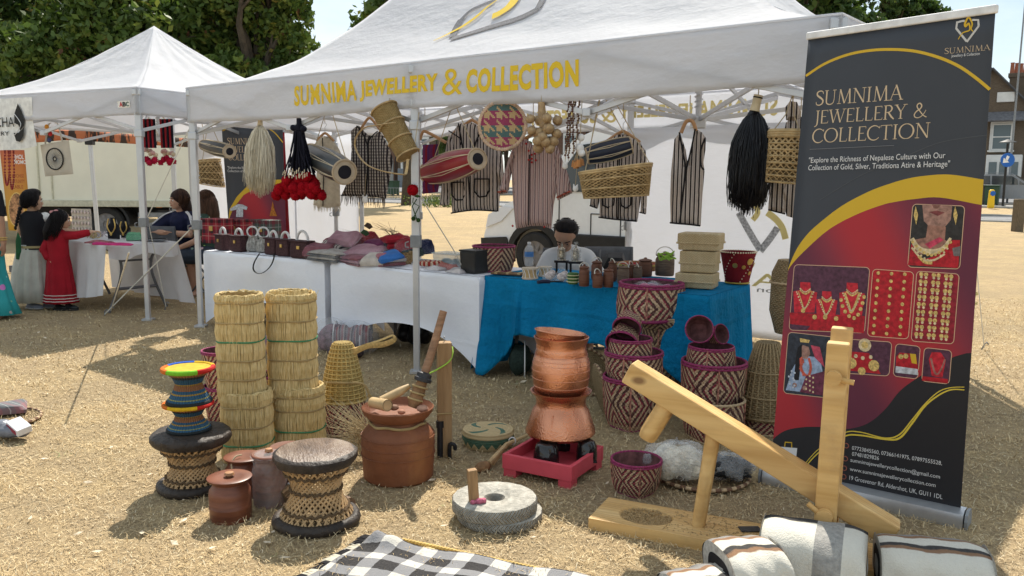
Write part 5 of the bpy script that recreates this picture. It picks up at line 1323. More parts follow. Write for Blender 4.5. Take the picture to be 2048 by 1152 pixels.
prof=[(r0*.9,-Ld/2),(r0,-Ld/2+.01)]+[(r0+(r1-r0)*s,-Ld/2+Ld*s)for s in np.linspace(.05,1,12)]+[(r1*.93,Ld/2),(r1*.9,Ld/2-.1)]
obj('wall',MB().lathe(prof,40,rip=lambda t,i:1+.006*math.sin(t*40)),weave_mat('grass_weave',(.22,.14,.05),(.55,.40,.18),26,34),o)
for s in(.5,.16,-.18,-.5):obj('hoop',MB().tube([((r0+(r1-r0)*(s+.5)+.004)*math.cos(t),(r0+(r1-r0)*(s+.5)+.004)*math.sin(t),Ld*s)for t in np.linspace(0,6.283,36)[:-1]],.007,6,True),BAM,o)
pts=[TP(*p,q)for p,q in(((790,245),-.25),((757,250),-.25),((728,256),-.27),((711,278),-.28),((713,302),-.28),((732,328),-.28),((765,342),-.28),((806,349),-.26),((812,345),-.22),((816,318),-.2))]
obj('head_strap',MB().tube([Mi@(p-c)for p in smoothline(pts,5)],.012,6,ell=.4),mat('strap_jute',(.46,.33,.17),.9,0,.3,60),o)
cordline(o,[Mi@(TP(775,215,-.1)-c),Mi@(TP(780,196,-.05)-c)]);cordline(o,[Mi@(TP(830,285,-.1)-c),Mi@(TP(838,225,0)-c)])
F=fr(1005,251,-.0,Vector((-.15,-.99,0)));o=hung('woven_disc','round woven tray with pink, teal and cream houndstooth hanging under the valance','tray',F);k=K(F.P);r_=47*k
def hound():
 t=NT('houndstooth_weave');x,y,z=t.xyz(t.coord());s=11.5
 a=t.math('MULTIPLY',x,s);b=t.math('MULTIPLY',z,s)
 a=t.math('DIVIDE',t.math('FLOOR',t.math('MULTIPLY',a,9)),9);b=t.math('DIVIDE',t.math('FLOOR',t.math('MULTIPLY',b,9)),9)
 fa,fb=t.math('FRACT',a),t.math('FRACT',b)
 ga,gb=t.math('GREATER_THAN',fa,.5),t.math('GREATER_THAN',fb,.5)
 dg=t.math('GREATER_THAN',t.math('FRACT',t.math('MULTIPLY',t.math('ADD',a,b),2)),.5)
 same=t.math('COMPARE',ga,gb,.1)
 m_=t.math('ADD',t.math('MULTIPLY',same,gb),t.math('MULTIPLY',t.math('SUBTRACT',1,same),dg))
 row=t.math('GREATER_THAN',t.math('FRACT',t.math('MULTIPLY',b,.5)),.5)
 col=t.mix(row,(.30,.03,.10),(.06,.14,.14));c=t.mix(m_,col,(.52,.36,.18))
 n=t.noise(140,2);t.set(t.mix(t.math('MULTIPLY',n,.35),c,(.08,.05,.04)),.8);t.bump(n,.004); return t.m
obj('disc',MB().lathe([(0,.012),(r_*.5,.012),(r_,.004),(r_,-.012),(0,-.008)],48,M=Matrix.Rotation(R(90),3,'X')),hound(),o)
for i in range(56):
 a=2*math.pi*i/56;obj('rim_stitch',MB().ball((r_*1.0*math.cos(a),-.002,r_*1.0*math.sin(a)),(.014,.013,.014),8),mat('rim_cream',(.5,.36,.26),.8,0,.3,40),o)
cordline(o,[(0,.01,r_*.95),(0,.01,r_+.02)])
F=fr(1090,290,-.02);o=hung('gourd_bunch','bunch of round dried gourds hanging beside the houndstooth tray','gourds',F);k=K(F.P)
GRD=NT('dried_gourd');_n=GRD.noise(22,5,rough=.7);GRD.set(GRD.ramp(_n,(.3,(.14,.09,.05)),(.55,(.36,.24,.12)),(.75,(.5,.37,.2))),.6);GRD.bump(_n,.008);GRD=GRD.m
for i,(x,y)in enumerate(((1064,239),(1078,240),(1099,238),(1115,241),(1066,262),(1082,265),(1101,258),(1114,268),(1081,283),(1095,285),(1102,298),(1078,296),(1090,250),(1090,275),(1108,283))):
 p=F(x,y);r_=random.uniform(9.5,12)*k;mb=MB().lathe([(0,-r_),(r_*.55,-r_*.85),(r_*.95,-r_*.3),(r_,.1*r_),(r_*.8,r_*.6),(r_*.3,r_*.93),(r_*.12,r_*1.15),(0,r_*1.2)],18,M=Matrix.Rotation(random.uniform(-1.2,1.2),3,'Y'))
 obj('gourd',mb,GRD,o,M=Matrix.Translation((p[0],random.uniform(-.07,.03),p[1])))
obj('stalk',MB().tube([V3(F(1090,262)),V3(F(1084,235)),V3(F(1083,204))],[.03,.028,.022],10),GRD,o);cordline(o,[V3(F(1083,204)),V3(F(1083,190))])
F=fr(1144,260,.0);o=hung('bead_strings','dark brown wooden bead strings hanging right of the gourds','beads',F);k=K(F.P)
BEAD=mat('brown_bead',(.10,.045,.03),.6,0,.4,40)
for x0,x1,y1 in((1138,1131,318),(1142,1137,322),(1146,1147,312),(1150,1134,300),(1158,1152,290)):
 n=int((y1-200)/4.6);mb=MB()
 for i in range(n):obj('bead',MB().ball(V3(F(x0+(x1-x0)*i/n+.6*math.sin(i),200+4.6*i),random.uniform(-.02,.02)),2.5*k,8),BEAD,o)
 cordline(o,[V3(F(x0,194)),V3(F((x0+x1)/2,250)),V3(F(x1,y1))],.002)
F=fr(1154,326,.05);o=hung('wooden_bells','cluster of small orange wooden bells hanging beside the blue-black drum','bells',F);k=K(F.P)
for i,(x,y)in enumerate(((1147,326),(1153,329),(1159,326),(1151,322),(1162,323))):
 p=F(x,y);obj('bell',MB().lathe([(6*k,-8*k),(5.5*k,-2*k),(4*k,5*k),(0,6.5*k)],12,(p[0],random.uniform(-.03,.03),p[1])),mat('bell_wood',(.4,.17,.05),.6),o);cordline(o,[V3(p),V3(F(1160,285))],.002)
cordline(o,[V3(F(1160,285)),V3(F(1164,200))]);obj('cotton_knot',remesh(MB().ball(V3(F(1162,275)),.025).ball(V3(F(1159,296)),.03).ball(V3(F(1163,306)),.025),.006,2),WHITE,o)
for x,y,lab in((1130,333,'white card charm hanging under the bead strings'),(1151,378,'white fabric charm hanging left of the oval openwork basket'),(730,400,'small white figure charm at the hem of the checked waistcoat')):
 F=fr(x,y,.2 if x>800 else .38);o=hung('hanging_charm',lab,'charm',F)
 q=K(F.P);obj('tag',remesh(MB().ball((0,0,-.0),(7*q,3*q,7*q),12).ball((-4*q,0,8*q),(2*q,2*q,4*q),8).ball((4*q,0,8*q),(2*q,2*q,4*q),8),.008,2),WHITE,o);cordline(o,[(0,0,8*q),(.01,0,.22)],.002)
F=Frame(T(3,-.05,zat(T(3,-.05),382)),Vector((-.3,-.95,0)));o=hung('flower_garland','red wool flower ball with green pompoms tied on the middle tent leg','garland',F);k=K(F.P)
mb=MB();mb.ball(V3(F(829,380),-.03),11*k,12);fluff(mb,V3(F(829,380),-.03),11*k,260);obj('flower',mb,PRED,o)
GRN=mat('green_wool',(.025,.06,.015),.9)
for x,y in((829,437),(839,440)):
 mb=MB();mb.ball(V3(F(x,y),-.02),4.5*k,10);fluff(mb,V3(F(x,y),-.02),4.5*k,90);obj('pompom',mb,GRN,o)
obj('leaf',pillow([(0,0),(.03,.012),(.06,0),(.03,-.012)],.006,.01),GRN,o,M=Matrix.Translation(V3(F(833,392),-.05)))
for p in(((831,395),(830,405),(843,412),(831,436)),((838,398),(829,412),(838,438))):obj('cord',MB().tube([V3(F(*q),-.04)for q in p],.004,6),GRN,o)
def plastic(name,tint=(.8,.82,.85),clear=.8):
 if name in MATS: return MATS[name]
 t=NT(name);n=t.noise(26,4,rough=.7);t.set(tint,.22,0,.6);t.bump(n,.03,1)
 tr=t.new('ShaderNodeBsdfTransparent');ms=t.new('ShaderNodeMixShader')
 t.link(t.math('MULTIPLY_ADD',t.noise(9,3),-.3,clear+.15),ms.inputs[0])
 t.link(t.b.outputs[0],ms.inputs[1]);t.link(tr.outputs[0],ms.inputs[2]);t.link(ms.outputs[0],t.out.inputs[0])
 MATS[name]=t.m; return t.m
CLEAR=plastic('clear_plastic',(.9,.92,.94),.84)
def on(x,y,z=.747): return G(x,y,z)
def slab(w,d,h,n=8,seed=0,sag=.012):
 rs=random.Random(seed);a,b=rs.uniform(0,6),rs.uniform(0,6);mb=MB()
 ol=[]
 def top(u,v):
  x,y=(u-.5)*w,(v-.5)*d;e=max(abs(2*u-1),abs(2*v-1));z=h*(1-.55*max(0,(e-.72)/.28)**2)+sag*math.sin(u*5+a)*math.sin(v*4+b)
  return(x,y,z)
 mb.grid(top,n*2,n*2)
 N=n*2
 per=[(i/N,0)for i in range(N)]+[(1,i/N)for i in range(N)]+[(1-i/N,1)for i in range(N)]+[(0,1-i/N)for i in range(N)]
 tp=[top(*p)for p in per];bt=[(q[0]*.98,q[1]*.98,0)for q in tp];m_=len(per)
 mb.add(tp+bt,[(i,m_+i,m_+(i+1)%m_,(i+1)%m_)for i in range(m_)])
 return mb
PK=[0]
def packet(label,x,y,z,w,d,h,rz,m_,group='packets of wrapped clothes heaped on the table',tilt=0,wrap=True,name='clothes_packet',layers=1):
 P=G(x,y,z);o=thing(name,label,'clothes',P,rz,group);o.rotation_euler=(tilt,random.uniform(-.05,.05),rz);PK[0]+=1
 hh_=h/layers
 for i in range(layers):
  obj('cloth',slab(w*random.uniform(.93,1),d*random.uniform(.93,1),hh_*1.02,6,PK[0]*7+i),m_ if not isinstance(m_,list)else m_[i%len(m_)],o,M=Matrix.Translation((random.uniform(-.01,.01),0,hh_*i)))
 if wrap and PK[0]%3:obj('plastic_sleeve',slab(w*1.1,d*1.08,h*1.06,9,PK[0]*3,.02),plastic('thin_sleeve',(.85,.87,.9),.95),o)
 return o
def cm(n,c): return mat('cloth_'+n,c,.9,0,.25,9,.01,40)
def tartan(name,a,b,c):
 t=NT(name);x,y,z=t.xyz(t.coord());s=9
 def band(q,w,ph=0): return t.math('LESS_THAN',t.math('FRACT',t.math('MULTIPLY_ADD',q,s,ph)),w)
 h=t.math('ADD',x,y)
 f=t.math('MULTIPLY',t.math('ADD',band(h,.35),band(z,.35)),.5);g_=t.math('MAXIMUM',band(h,.06,.3),band(z,.06,.3))
 t.set(t.mix(t.math('MULTIPLY',g_,.5),t.mix(f,a,b),c),.85); return t.m
TRED=tartan('red_tartan',(.28,.012,.025),(.03,.008,.015),(.5,.35,.3));TGRN=tartan('green_tartan',(.03,.05,.04),(.10,.01,.02),(.3,.3,.3))
def bag(label,x,y,w,d,h,m_,rz,handle=None,name='handbag',cat='handbag',z=.747,group='handbags on the left table',hr=None):
 P=G(x,y,z);o=thing(name,label,cat,P,rz,group)
 obj('body',MB().box((0,0,h/2),(w,d,h),None,0,.94),m_,o,False,.018)
 obj('flap',MB().box((0,-d*.06,h*.97),(w*.98,d*1.02,h*.1)),m_,o,False,.01)
 obj('clasp',MB().box((0,-d*.52,h*.62),(w*.16,.012,h*.2)),flat('brass',(.5,.35,.12),.35,.5,.8),o,False,.004)
 if handle:
  hr=hr or w*.3;c=MB().tube([(hr*math.cos(t),.0,h*.98+hr*1.3*math.sin(t))for t in np.linspace(0,math.pi,12)],.012,8)
  obj('handle',c,handle,o)
 return o
rzT=math.atan2(TU.y,TU.x)
bag('large red tartan case standing at the left end of the table',437,486,.30,.2,.26,TRED,rzT+.25,cat='case',name='tartan_case')
bag('red and dark tartan case behind the dark handbags',482,484,.28,.16,.25,TRED,rzT,cat='case',name='tartan_case')
bag('dark green tartan case below the rear banner',535,489,.34,.16,.26,TGRN,rzT,cat='case',name='tartan_case')
DKB=mat('dark_tweed',(.05,.022,.025),.8,0,.5,70);WRP=mat('wrapped_white',(.62,.62,.62),.3,0,.15,30,.01,60)
for i,(x,y,lab)in enumerate(((447,500,'dark tweed handbag nearest the marquee leg, white-wrapped handle'),(479,503,'dark tweed handbag, second from the marquee leg'),(548,509,'dark tweed handbag just right of the grey pouches'),(572,512,'dark tweed handbag, second right of the grey pouches'),(606,516,'dark purple-brown handbag next to the clothes packets'))):
 bag(lab,x,y,.17 if i<4 else .23,.11,.155,DKB,rzT+random.uniform(-.15,.15),WRP)
GRY=mat('grey_brocade',(.30,.29,.27),.6,0,.5,40,.006,50)
for i,(x,y,lab)in enumerate(((506,503,'grey gathered pouch bag with ring handle, the left one'),(528,505,'grey gathered pouch bag with ring handle, the right one'))):
 P=on(x,y);o=thing('pouch_bag',lab,'handbag',P,0,'grey pouches with ring handles')
 obj('body',MB().lathe([(.03,0),(.065,.01),(.075,.05),(.06,.1),(.035,.135),(.045,.15)],40,rip=lambda t,i:1+.09*math.sin(t*11)),GRY,o)
 obj('ring_handle',MB().tube([(.05*math.cos(t),0,.19+.05*math.sin(t))for t in np.linspace(0,6.283,24)[:-1]],.008,8,True),WRP,o)
o=thing('bag_strap','black strap looping down over the white table front','strap',on(556,508));P=o.location
pts=[onplane(x,y,T1A+Vector((0,0,0)),Vector((-T1V.x,-T1V.y,0)))-Vector((T1V.x,T1V.y,0)).normalized()*.03-P for x,y in((553,506),(553,516),(546,532),(533,544),(520,546),(512,538),(514,524),(524,507))]
obj('strap',MB().tube(smoothline(pts,5),.009,6,ell=.35),mat('black_leather',(.015,)*3,.5),o)
pk=[('grey striped packets at the front left of the heap',662,520,.747,.34,.24,.05,.1,[cm('grey',(.14,.14,.14)),cm('lgrey',(.35,.33,.30))],0,4),('cream and black striped packet leaning on the handbags',668,506,.79,.28,.22,.05,.3,STR1,.25,1),('long maroon packet at the back left of the heap',690,492,.82,.42,.24,.05,-.2,cm('maroon',(.16,.012,.03)),.12,2),('dark red packet on top of the heap at its back',718,490,.85,.30,.22,.06,.15,cm('red',(.22,.01,.02)),.05,1),('lilac packet in the middle of the heap',706,503,.79,.30,.2,.04,.4,cm('lilac',(.14,.07,.2)),.1,1),('teal packet peeping from the middle of the heap',724,498,.81,.25,.2,.04,-.3,cm('teal',(.02,.10,.13)),.05,1),('pale pink striped packet spread across the middle of the heap',731,513,.785,.36,.26,.045,.15,cm('pink',(.36,.2,.24)),.15,2),('pinkish packets at the front centre of the heap',722,525,.747,.32,.24,.04,-.2,[cm('rose',(.22,.09,.11)),cm('pink',(.36,.2,.24))],0,3),('bright blue packet at the front of the heap',778,518,.80,.34,.2,.03,-.55,cm('blue',(.03,.13,.38)),.1,1),('red-striped packets below the bright blue one',775,528,.747,.34,.24,.055,-.5,[cm('rosestripe',(.3,.1,.12)),cm('white',(.5,.47,.47)),cm('rosestripe',(.3,.1,.12))],0,3),('bundle of black cloth on the right of the heap',792,506,.80,.42,.26,.08,-.6,cm('black',(.008,.010,.014)),.08,1),('crimson packet behind the black cloth',790,494,.86,.36,.22,.06,-.5,cm('crimson',(.24,.008,.018)),.08,2),('second crimson packet behind the black cloth, nearer the tent leg',812,498,.85,.28,.2,.05,-.7,cm('crimson',(.24,.008,.018)),.06,1),('navy packet poking out right of the middle tent leg',848,508,.80,.22,.18,.07,-.7,cm('navy',(.012,.016,.06)),.1,1)]
pk+=[('rose packet slumped on the far left of the heap',640,508,.79,.26,.2,.05,.5,cm('rose',(.22,.09,.11)),.2,1),('white and pink packet standing at the heap top',690,482,.9,.3,.16,.04,.1,cm('pink',(.36,.2,.24)),.5,1),('black and green packet on the right shoulder of the heap',815,512,.79,.3,.2,.05,-.4,cm('bottle',(.012,.03,.03)),.2,1),('plum packet right behind the bright blue one',760,500,.83,.28,.2,.05,-.2,cm('plum',(.12,.02,.07)),.15,1),('ivory packet leaning at the front right of the heap',752,524,.77,.22,.18,.035,.3,cm('ivory',(.52,.47,.42)),.3,1)]
for lab,x,y,z,w,d,h,r_,m_,tl,ly in pk:packet(lab,x,y,z,w*1.05,d,h*1.75,rzT+r_,m_,tilt=tl+random.uniform(.0,.15),layers=ly)
o=thing('feather_spray','spray of thin dark stems and feathers above the heap of clothes','feathers',on(790,480,.93));mb=MB()
for i in range(16):obj('stem',MB().tube([(0,0,0),(random.uniform(-.1,.06),0,.07),(random.uniform(-.2,.05),random.uniform(-.05,.05),random.uniform(.08,.16))],[.002,.0015,.0008],4),BLKT,o)
for dx,dz,m_ in((-.27,.12,(.05,.03,.02)),(-.30,.06,(.02,.05,.02))):
 obj('leaf',pillow([(0,0),(.03,.03),(.06,.02),(.08,-.01),(.05,-.03)],.01,.02),mat('leaf_%d'%(100*m_[1]),m_,.7),o,M=Matrix.Translation((dx,0,dz)))
def lathe_on(name,label,cat,x,y,prof,m_,z=.747,n=32,group=None,**kw):
 P=G(x,y,z);k=K(P);o=thing(name,label,cat,P,0,group)
 return o,k,obj('body',MB().lathe([(r_*k,q*k)for r_,q in prof],n,**kw),m_,o)
WICK=weave_mat('wicker_tan',(.24,.15,.06),(.52,.36,.17),20,8)
lathe_on('wicker_bowl','small round wicker bowl in front of the middle tent leg','bowl',806,527,[(16,0),(19,4),(23,22),(24,24),(22,24),(18,6),(0,5)],WICK)
P=on(862,534);o=thing('braided_ring','red and white braided ring lying right of the middle tent leg','ring',P)
for i in range(26):
 a=2*math.pi*i/26;obj('braid',MB().ball((.085*math.cos(a),.06*math.sin(a),.03),(.02,.014,.022),8,Matrix.Rotation(a+.6,3,'Z')),mat('braid_red',(.3,.03,.02),.8)if i%2 else mat('braid_cream',(.55,.42,.3),.8),o)
P=on(902,532);o=thing('plastic_box','clear plastic box of small goods on the white table','box',P,rzT)
obj('box',MB().box((0,0,.05),(.24,.17,.1),None,0,1.06),plastic('frosted_box',(.6,.68,.7),.55),o,False,.01);obj('contents',remesh(MB().ball((-.05,0,.035),(.05,.05,.03)).ball((.05,.01,.035),(.05,.05,.03)),.012,3),mat('teal_trinkets',(.05,.14,.15),.6,0,.8,50),o);obj('lid',MB().box((0,0,.107),(.27,.19,.012)),plastic('frosted_box'),o,False,.004)
for x,y,lab in((872,540,'flat white cushion packet right of the braided ring'),(915,545,'flat white cushion packet before the plastic box')):
 packet(lab,x,y,.747,.16,.11,.025,rzT,cm('white',(.5,.47,.47)),group='flat white packets on the middle table')
packet('red and cream patterned packet behind the flat white ones',895,538,.75,.15,.12,.04,rzT+.4,cm('redcream',(.36,.12,.1)),group=None)
P=on(949,545);o=thing('black_bin','black plastic tub beside the patterned basket','tub',P,rzT);obj('body',MB().box((0,0,.085),(.15,.16,.17),None,0,1.08),mat('black_plastic',(.03,)*3),o,False,.012);obj('rim',MB().box((0,0,.172),(.17,.18,.012)),mat('black_plastic',(.03,)*3),o,False,.004)
P=T2A+T2V*1.45+(T2B-T2A)*.9;fold_chair('black folding chair standing behind the middle table',P,rzT+math.pi,(.03,.03,.032))
def dhaka_mat(name,kind=0,ku=6,cd=(.11,.05,.045),cr=(.30,.03,.06),cl=(.6,.42,.27),lower=True,split=.34):
 t=NT(name);u,v,_=t.xyz(t.coord('UV'))
 fu=t.math('FRACT',t.math('MULTIPLY',u,ku));tri=t.math('ABSOLUTE',t.math('SUBTRACT',fu,.5))
 q=64 if ku<7 else 60
 vv=t.math('MULTIPLY',v,2.05)
 if kind==0:
  tv=t.math('ABSOLUTE',t.math('SUBTRACT',vv,1.35));d=t.math('ADD',t.math('MULTIPLY',tri,2.0),tv)
 elif kind==1:d=t.math('SUBTRACT',vv,t.math('MULTIPLY',tri,2.0))
 else:d=t.math('ADD',vv,t.math('MULTIPLY',tri,2.0))
 st=t.math('FRACT',t.math('MULTIPLY',d,3.3))
 jag=t.math('MULTIPLY',t.math('FRACT',t.math('MULTIPLY',u,ku*13)),.16)
 st=t.math('FRACT',t.math('ADD',st,jag))
 dark=t.math('LESS_THAN',st,.52)
 red=t.math('MULTIPLY',t.math('LESS_THAN',st,.24),t.math('LESS_THAN',t.noise(7,2),.52))
 n=t.noise(45,3)
 base=t.mix(n,sc(cl,.7),sc(cl,1.25));c=t.mix(dark,base,t.mix(red,cd,cr))
 if lower:c=t.mix(t.math('LESS_THAN',v,split),c,t.mix(t.math('MULTIPLY',dark,.55),base,(.2,.11,.06)))
 t.set(t.mix(t.math('MULTIPLY',n,.2),c,(.12,.08,.05)),.7,0,.2)
 w=t.math('MULTIPLY',t.math('SINE',t.math('MULTIPLY',u,260)),t.math('SINE',t.math('MULTIPLY',v,110)))
 t.bump(t.math('ADD',w,t.math('MULTIPLY',dark,.6)),.004,.9); return t.m
DK=[dhaka_mat('lozenge_weave',0,4),dhaka_mat('chevron_weave',1,4),dhaka_mat('lozenge_weave_small',0,4,lower=False),dhaka_mat('chevron_weave_plain',2,5,(.09,.05,.04),(.1,.05,.04),(.4,.28,.16),False)]
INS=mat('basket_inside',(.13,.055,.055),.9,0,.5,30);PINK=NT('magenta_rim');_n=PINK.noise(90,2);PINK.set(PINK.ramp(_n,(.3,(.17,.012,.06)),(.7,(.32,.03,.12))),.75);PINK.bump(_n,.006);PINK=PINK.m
TRIM=mat('cream_rim',(.45,.33,.2),.8,0,.35,50)
def rope_rim(par,r_,z,w,m_,name='rim',turns=34,sqp=2.0):
 mb=MB();n=72;vs=[]
 pts=[(r_*math.cos(2*math.pi*i/n),r_*math.sin(2*math.pi*i/n),z)for i in range(n)]
 rad=[w*(1+.13*math.sin(turns*2*math.pi*i/n))for i in range(n)]
 obj(name,mb.tube(pts,rad,7,True),m_,par)
def dbasket(label,o,r,h,rb,wm,rim=PINK,straps=4,foot=True,group='patterned bamboo baskets with magenta rims',double=True,rz=0,bulge=.04,straprim=True):
 S_= lambda f:2+2.2*(1-f)**2
 prof=[]
 for i in range(13):
  s=i/12;q=rb+(r-rb)*(s**.72)+r*bulge*math.sin(math.pi*s);prof.append((q,h*s))
 inner=[(r*.95,h*.995),((r+rb)/2*.97,h*.5),(rb*.9,.012),(0,.01)]
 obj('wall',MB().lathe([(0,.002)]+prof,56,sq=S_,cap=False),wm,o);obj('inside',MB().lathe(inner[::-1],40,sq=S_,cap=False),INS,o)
 if rim:
  rope_rim(o,r*.985,h,r*.045,rim)
  if double:rope_rim(o,r*1.005,h-r*.08,r*.035,rim)
 if foot:
  f=MB();n=48;pts=[]
  for i in range(n):
   t=2*math.pi*i/n;e=S_(0);q=rb*1.01/((abs(math.cos(t))**e+abs(math.sin(t))**e)**(1/e));pts.append((q*math.cos(t),q*math.sin(t),rb*.06))
  obj('foot_ring',f.tube(pts,rb*.07,6,True),rim or TRIM,o)
 for i in range(straps):
  a=2*math.pi*(i+.5)/straps;pts=[]
  for s in np.linspace(.02,.97,9):
   q=rb+(r-rb)*(s**.72)+r*bulge*math.sin(math.pi*s);e=S_(s);q/=((abs(math.cos(a))**e+abs(math.sin(a))**e)**(1/e));pts.append(((q+.003)*math.cos(a),(q+.003)*math.sin(a),h*s))
  obj('corner_strip',MB().tube(pts,r*.03,6),mat('strip_red_cream',(.34,.15,.11),.8,0,.8,45),o)
 return o
def basket_px(label,cx,cy,rimr,rimy,rb,wm,z=0,rz=0,tilt=None,group='patterned bamboo baskets with magenta rims',**kw):
 P=G(cx,cy,z);k=K(P);o=thing('patterned_basket',label,'basket',P,rz,group);h=zat(P,rimy)-z
 if tilt:o.rotation_euler=(tilt[0],tilt[1],rz)
 return dbasket(label,o,rimr*k,h,rb*k,wm,**kw)
basket_px('patterned basket with faded pink rim standing on the white table end',988,541,43,492,28,DK[1],.747,.4,double=False,rim=PINK)
TZ=.752
def tb(x,y): return G(x,y,TZ)
P=tb(1058,531);k=K(P);o=thing('water_bottle','clear plastic water bottle with blue label on the blue table','bottle',P)
obj('bottle',MB().lathe([(8*k,0),(9*k,2*k),(9*k,12*k),(8.4*k,14*k),(9*k,16*k),(9*k,32*k),(7*k,37*k),(3.4*k,41*k),(3.4*k,44*k)],20),plastic('bottle_pet',(.75,.8,.85),.6),o);obj('label',MB().lathe([(9.15*k,18*k),(9.15*k,28*k)],20,cap=False),flat('label_blue',(.08,.22,.5)),o);obj('cap',MB().lathe([(3.7*k,43*k),(3.7*k,47*k),(0,47*k)],14),flat('cap_white',(.7,)*3),o)
P=tb(1018,550);o=thing('bamboo_panpipe','flat brown bamboo flute set lying at the left of the blue table','flutes',P,rzT+.35)
for i in range(5):obj('pipe',MB().tube([(-.13,-.035+.017*i,.012),(.12,-.035+.017*i,.012)],.008,8),mat('brown_bamboo',(.14,.075,.035),.5,0,.5,20),o)
for i in(-.09,.0,.09):obj('binding',MB().box((i,0,.016),(.02,.09,.014)),BAM,o,False)
def small_drum(x,y,r_,h,lab):
 P=tb(x,y);k=K(P);o=thing('hand_drum',lab,'drum',P,0,'small hand drums on the blue table');r_*=k;h*=k
 obj('shell',MB().lathe([(r_*.95,.0),(r_*.8,h*.5),(r_*.95,h)],24),BAM,o)
 for z in(0.0,h):obj('skin',MB().lathe([(0,0.002),(r_,.002),(r_*1.04,-.004),(r_,-.012),(0,-.012)],24,(0,0,z+.006)),mat('drum_skin',(.5,.42,.32)),o)
 for i in range(10):
  a,b=2*math.pi*i/10,2*math.pi*(i+.5)/10;obj('lacing',MB().tube([(r_*math.cos(a),r_*math.sin(a),h),(r_*.86*math.cos((a+b)/2),r_*.86*math.sin((a+b)/2),h*.5),(r_*math.cos(b),r_*math.sin(b),0)],.003,4),WHITE,o)
small_drum(1060,556,16,19,'small laced hand drum at the front of the blue table');small_drum(1090,551,14,16,'second small laced hand drum, behind the plastic bags')
def prayer_wheel(x,y,lab,wrapped):
 P=tb(x,y);k=K(P);o=thing('prayer_wheel',lab,'prayer wheel',P,0,'metal prayer wheels');SIL=mat('aged_silver',(.34,.31,.25),.35,.75,.6,90)
 obj('stand',MB().box((0,0,26*k),(30*k,14*k,4*k)).box((-10*k,0,12*k),(4*k,9*k,24*k)).box((10*k,0,12*k),(4*k,9*k,24*k)).box((0,0,1.5*k),(34*k,14*k,3*k)),BLKT,o,False,.003);z0=19*k
 obj('base',MB().lathe([(9*k,z0+9.5*k),(8*k,z0+12*k),(4*k,z0+14*k)],20),SIL,o);obj('cylinder',MB().lathe([(6.5*k,z0+15*k),(7*k,z0+17*k),(6.5*k,z0+19*k),(6.5*k,z0+29*k),(7*k,z0+31*k),(6*k,z0+33*k),(2*k,z0+37*k)],20),SIL,o)
 obj('finial',MB().lathe([(1*k,z0+36*k),(2.6*k,z0+39*k),(1*k,z0+42*k),(.3*k,z0+46*k)],12),SIL,o)
 for a in range(4):obj('pillar',MB().tube([(8*k*math.cos(a*1.57),8*k*math.sin(a*1.57),z0+11*k),(8*k*math.cos(a*1.57),8*k*math.sin(a*1.57),z0+32*k)],.6*k,6),SIL,o)
 if wrapped:obj('plastic_bag',MB().lathe([(9*k,z0+9*k),(11*k,z0+20*k),(9.5*k,z0+34*k),(3*k,z0+42*k),(4*k,z0+48*k)],30,rip=lambda t,i:1+.09*math.sin(t*5+i)),CLEAR,o)
prayer_wheel(1123,549,'silver prayer wheel on a black stand before the man',False);prayer_wheel(1151,551,'prayer wheel in a clear plastic bag before the man',True)
for x,y,r_,lab,m_ in((1099,560,15,'crumpled clear bag of trinkets, the left one',(.5,.42,.4)),(1124,562,16,'crumpled clear bag of trinkets, the right one',(.48,.4,.36))):
 P=tb(x,y);k=K(P);o=thing('trinket_bag',lab,'plastic bag',P,0,'trinket bags on the blue table')
 obj('contents',remesh(MB().ball((0,0,.03),(r_*k*.7,r_*k*.6,.03)).ball((.02,0,.05),(.025,)*3),.008,3),mat('trinkets',m_,.5,0,.6,60),o);obj('bag',MB().lathe([(r_*k*.9,0),(r_*k,.03),(r_*k*.6,.07),(r_*k*.2,.1)],24,rip=lambda t,i:1+.13*math.sin(t*5+i*1.7)),CLEAR,o)
P=tb(1100,568);o=thing('wrapped_knife','dark blue cloth-wrapped tool lying before the trinket bags','tool',P,.3);obj('handle',MB().tube([(-.09,0,.015),(-.04,.01,.018),(0,0,.016)],[.012,.014,.013],10),mat('navy_cloth',(.015,.02,.05)),o);obj('blade',MB().tube([(0,0,.016),(.1,.02,.014)],[.014,.008],8,ell=.4),BLKT,o)
lathe_on('striped_pot','small green and cream striped pot among the wooden jars','pot',1146,568,[(9,0),(11,3),(11.5,14),(10.5,22),(8,23),(0,23)],stripe_mat('x',((0,(.03,.09,.02)),(1,(.03,.09,.02))),.1)if False else mat('pot_green',(.05,.12,.03),.7),TZ)
for q in range(3):obj('band',MB().tube([(.0128*3.4*math.cos(t),.0128*3.4*math.sin(t),.018+.022*q)for t in np.linspace(0,6.283,24)[:-1]],.004,6,True),mat('pot_cream',(.5,.5,.3),.7),bpy.data.objects['striped_pot'])
JW=NT('turned_wood');_n=JW.noise(9,4,stretch=(1,1,9));JW.set(JW.ramp(_n,(.3,(.085,.032,.018)),(.7,(.17,.068,.036))),.55,0,.35);JW.bump(_n,.002);JW=JW.m
JWG=mat('weathered_wood',(.15,.10,.07),.75,0,.35,12,.003,40,stretch=(1,1,8))
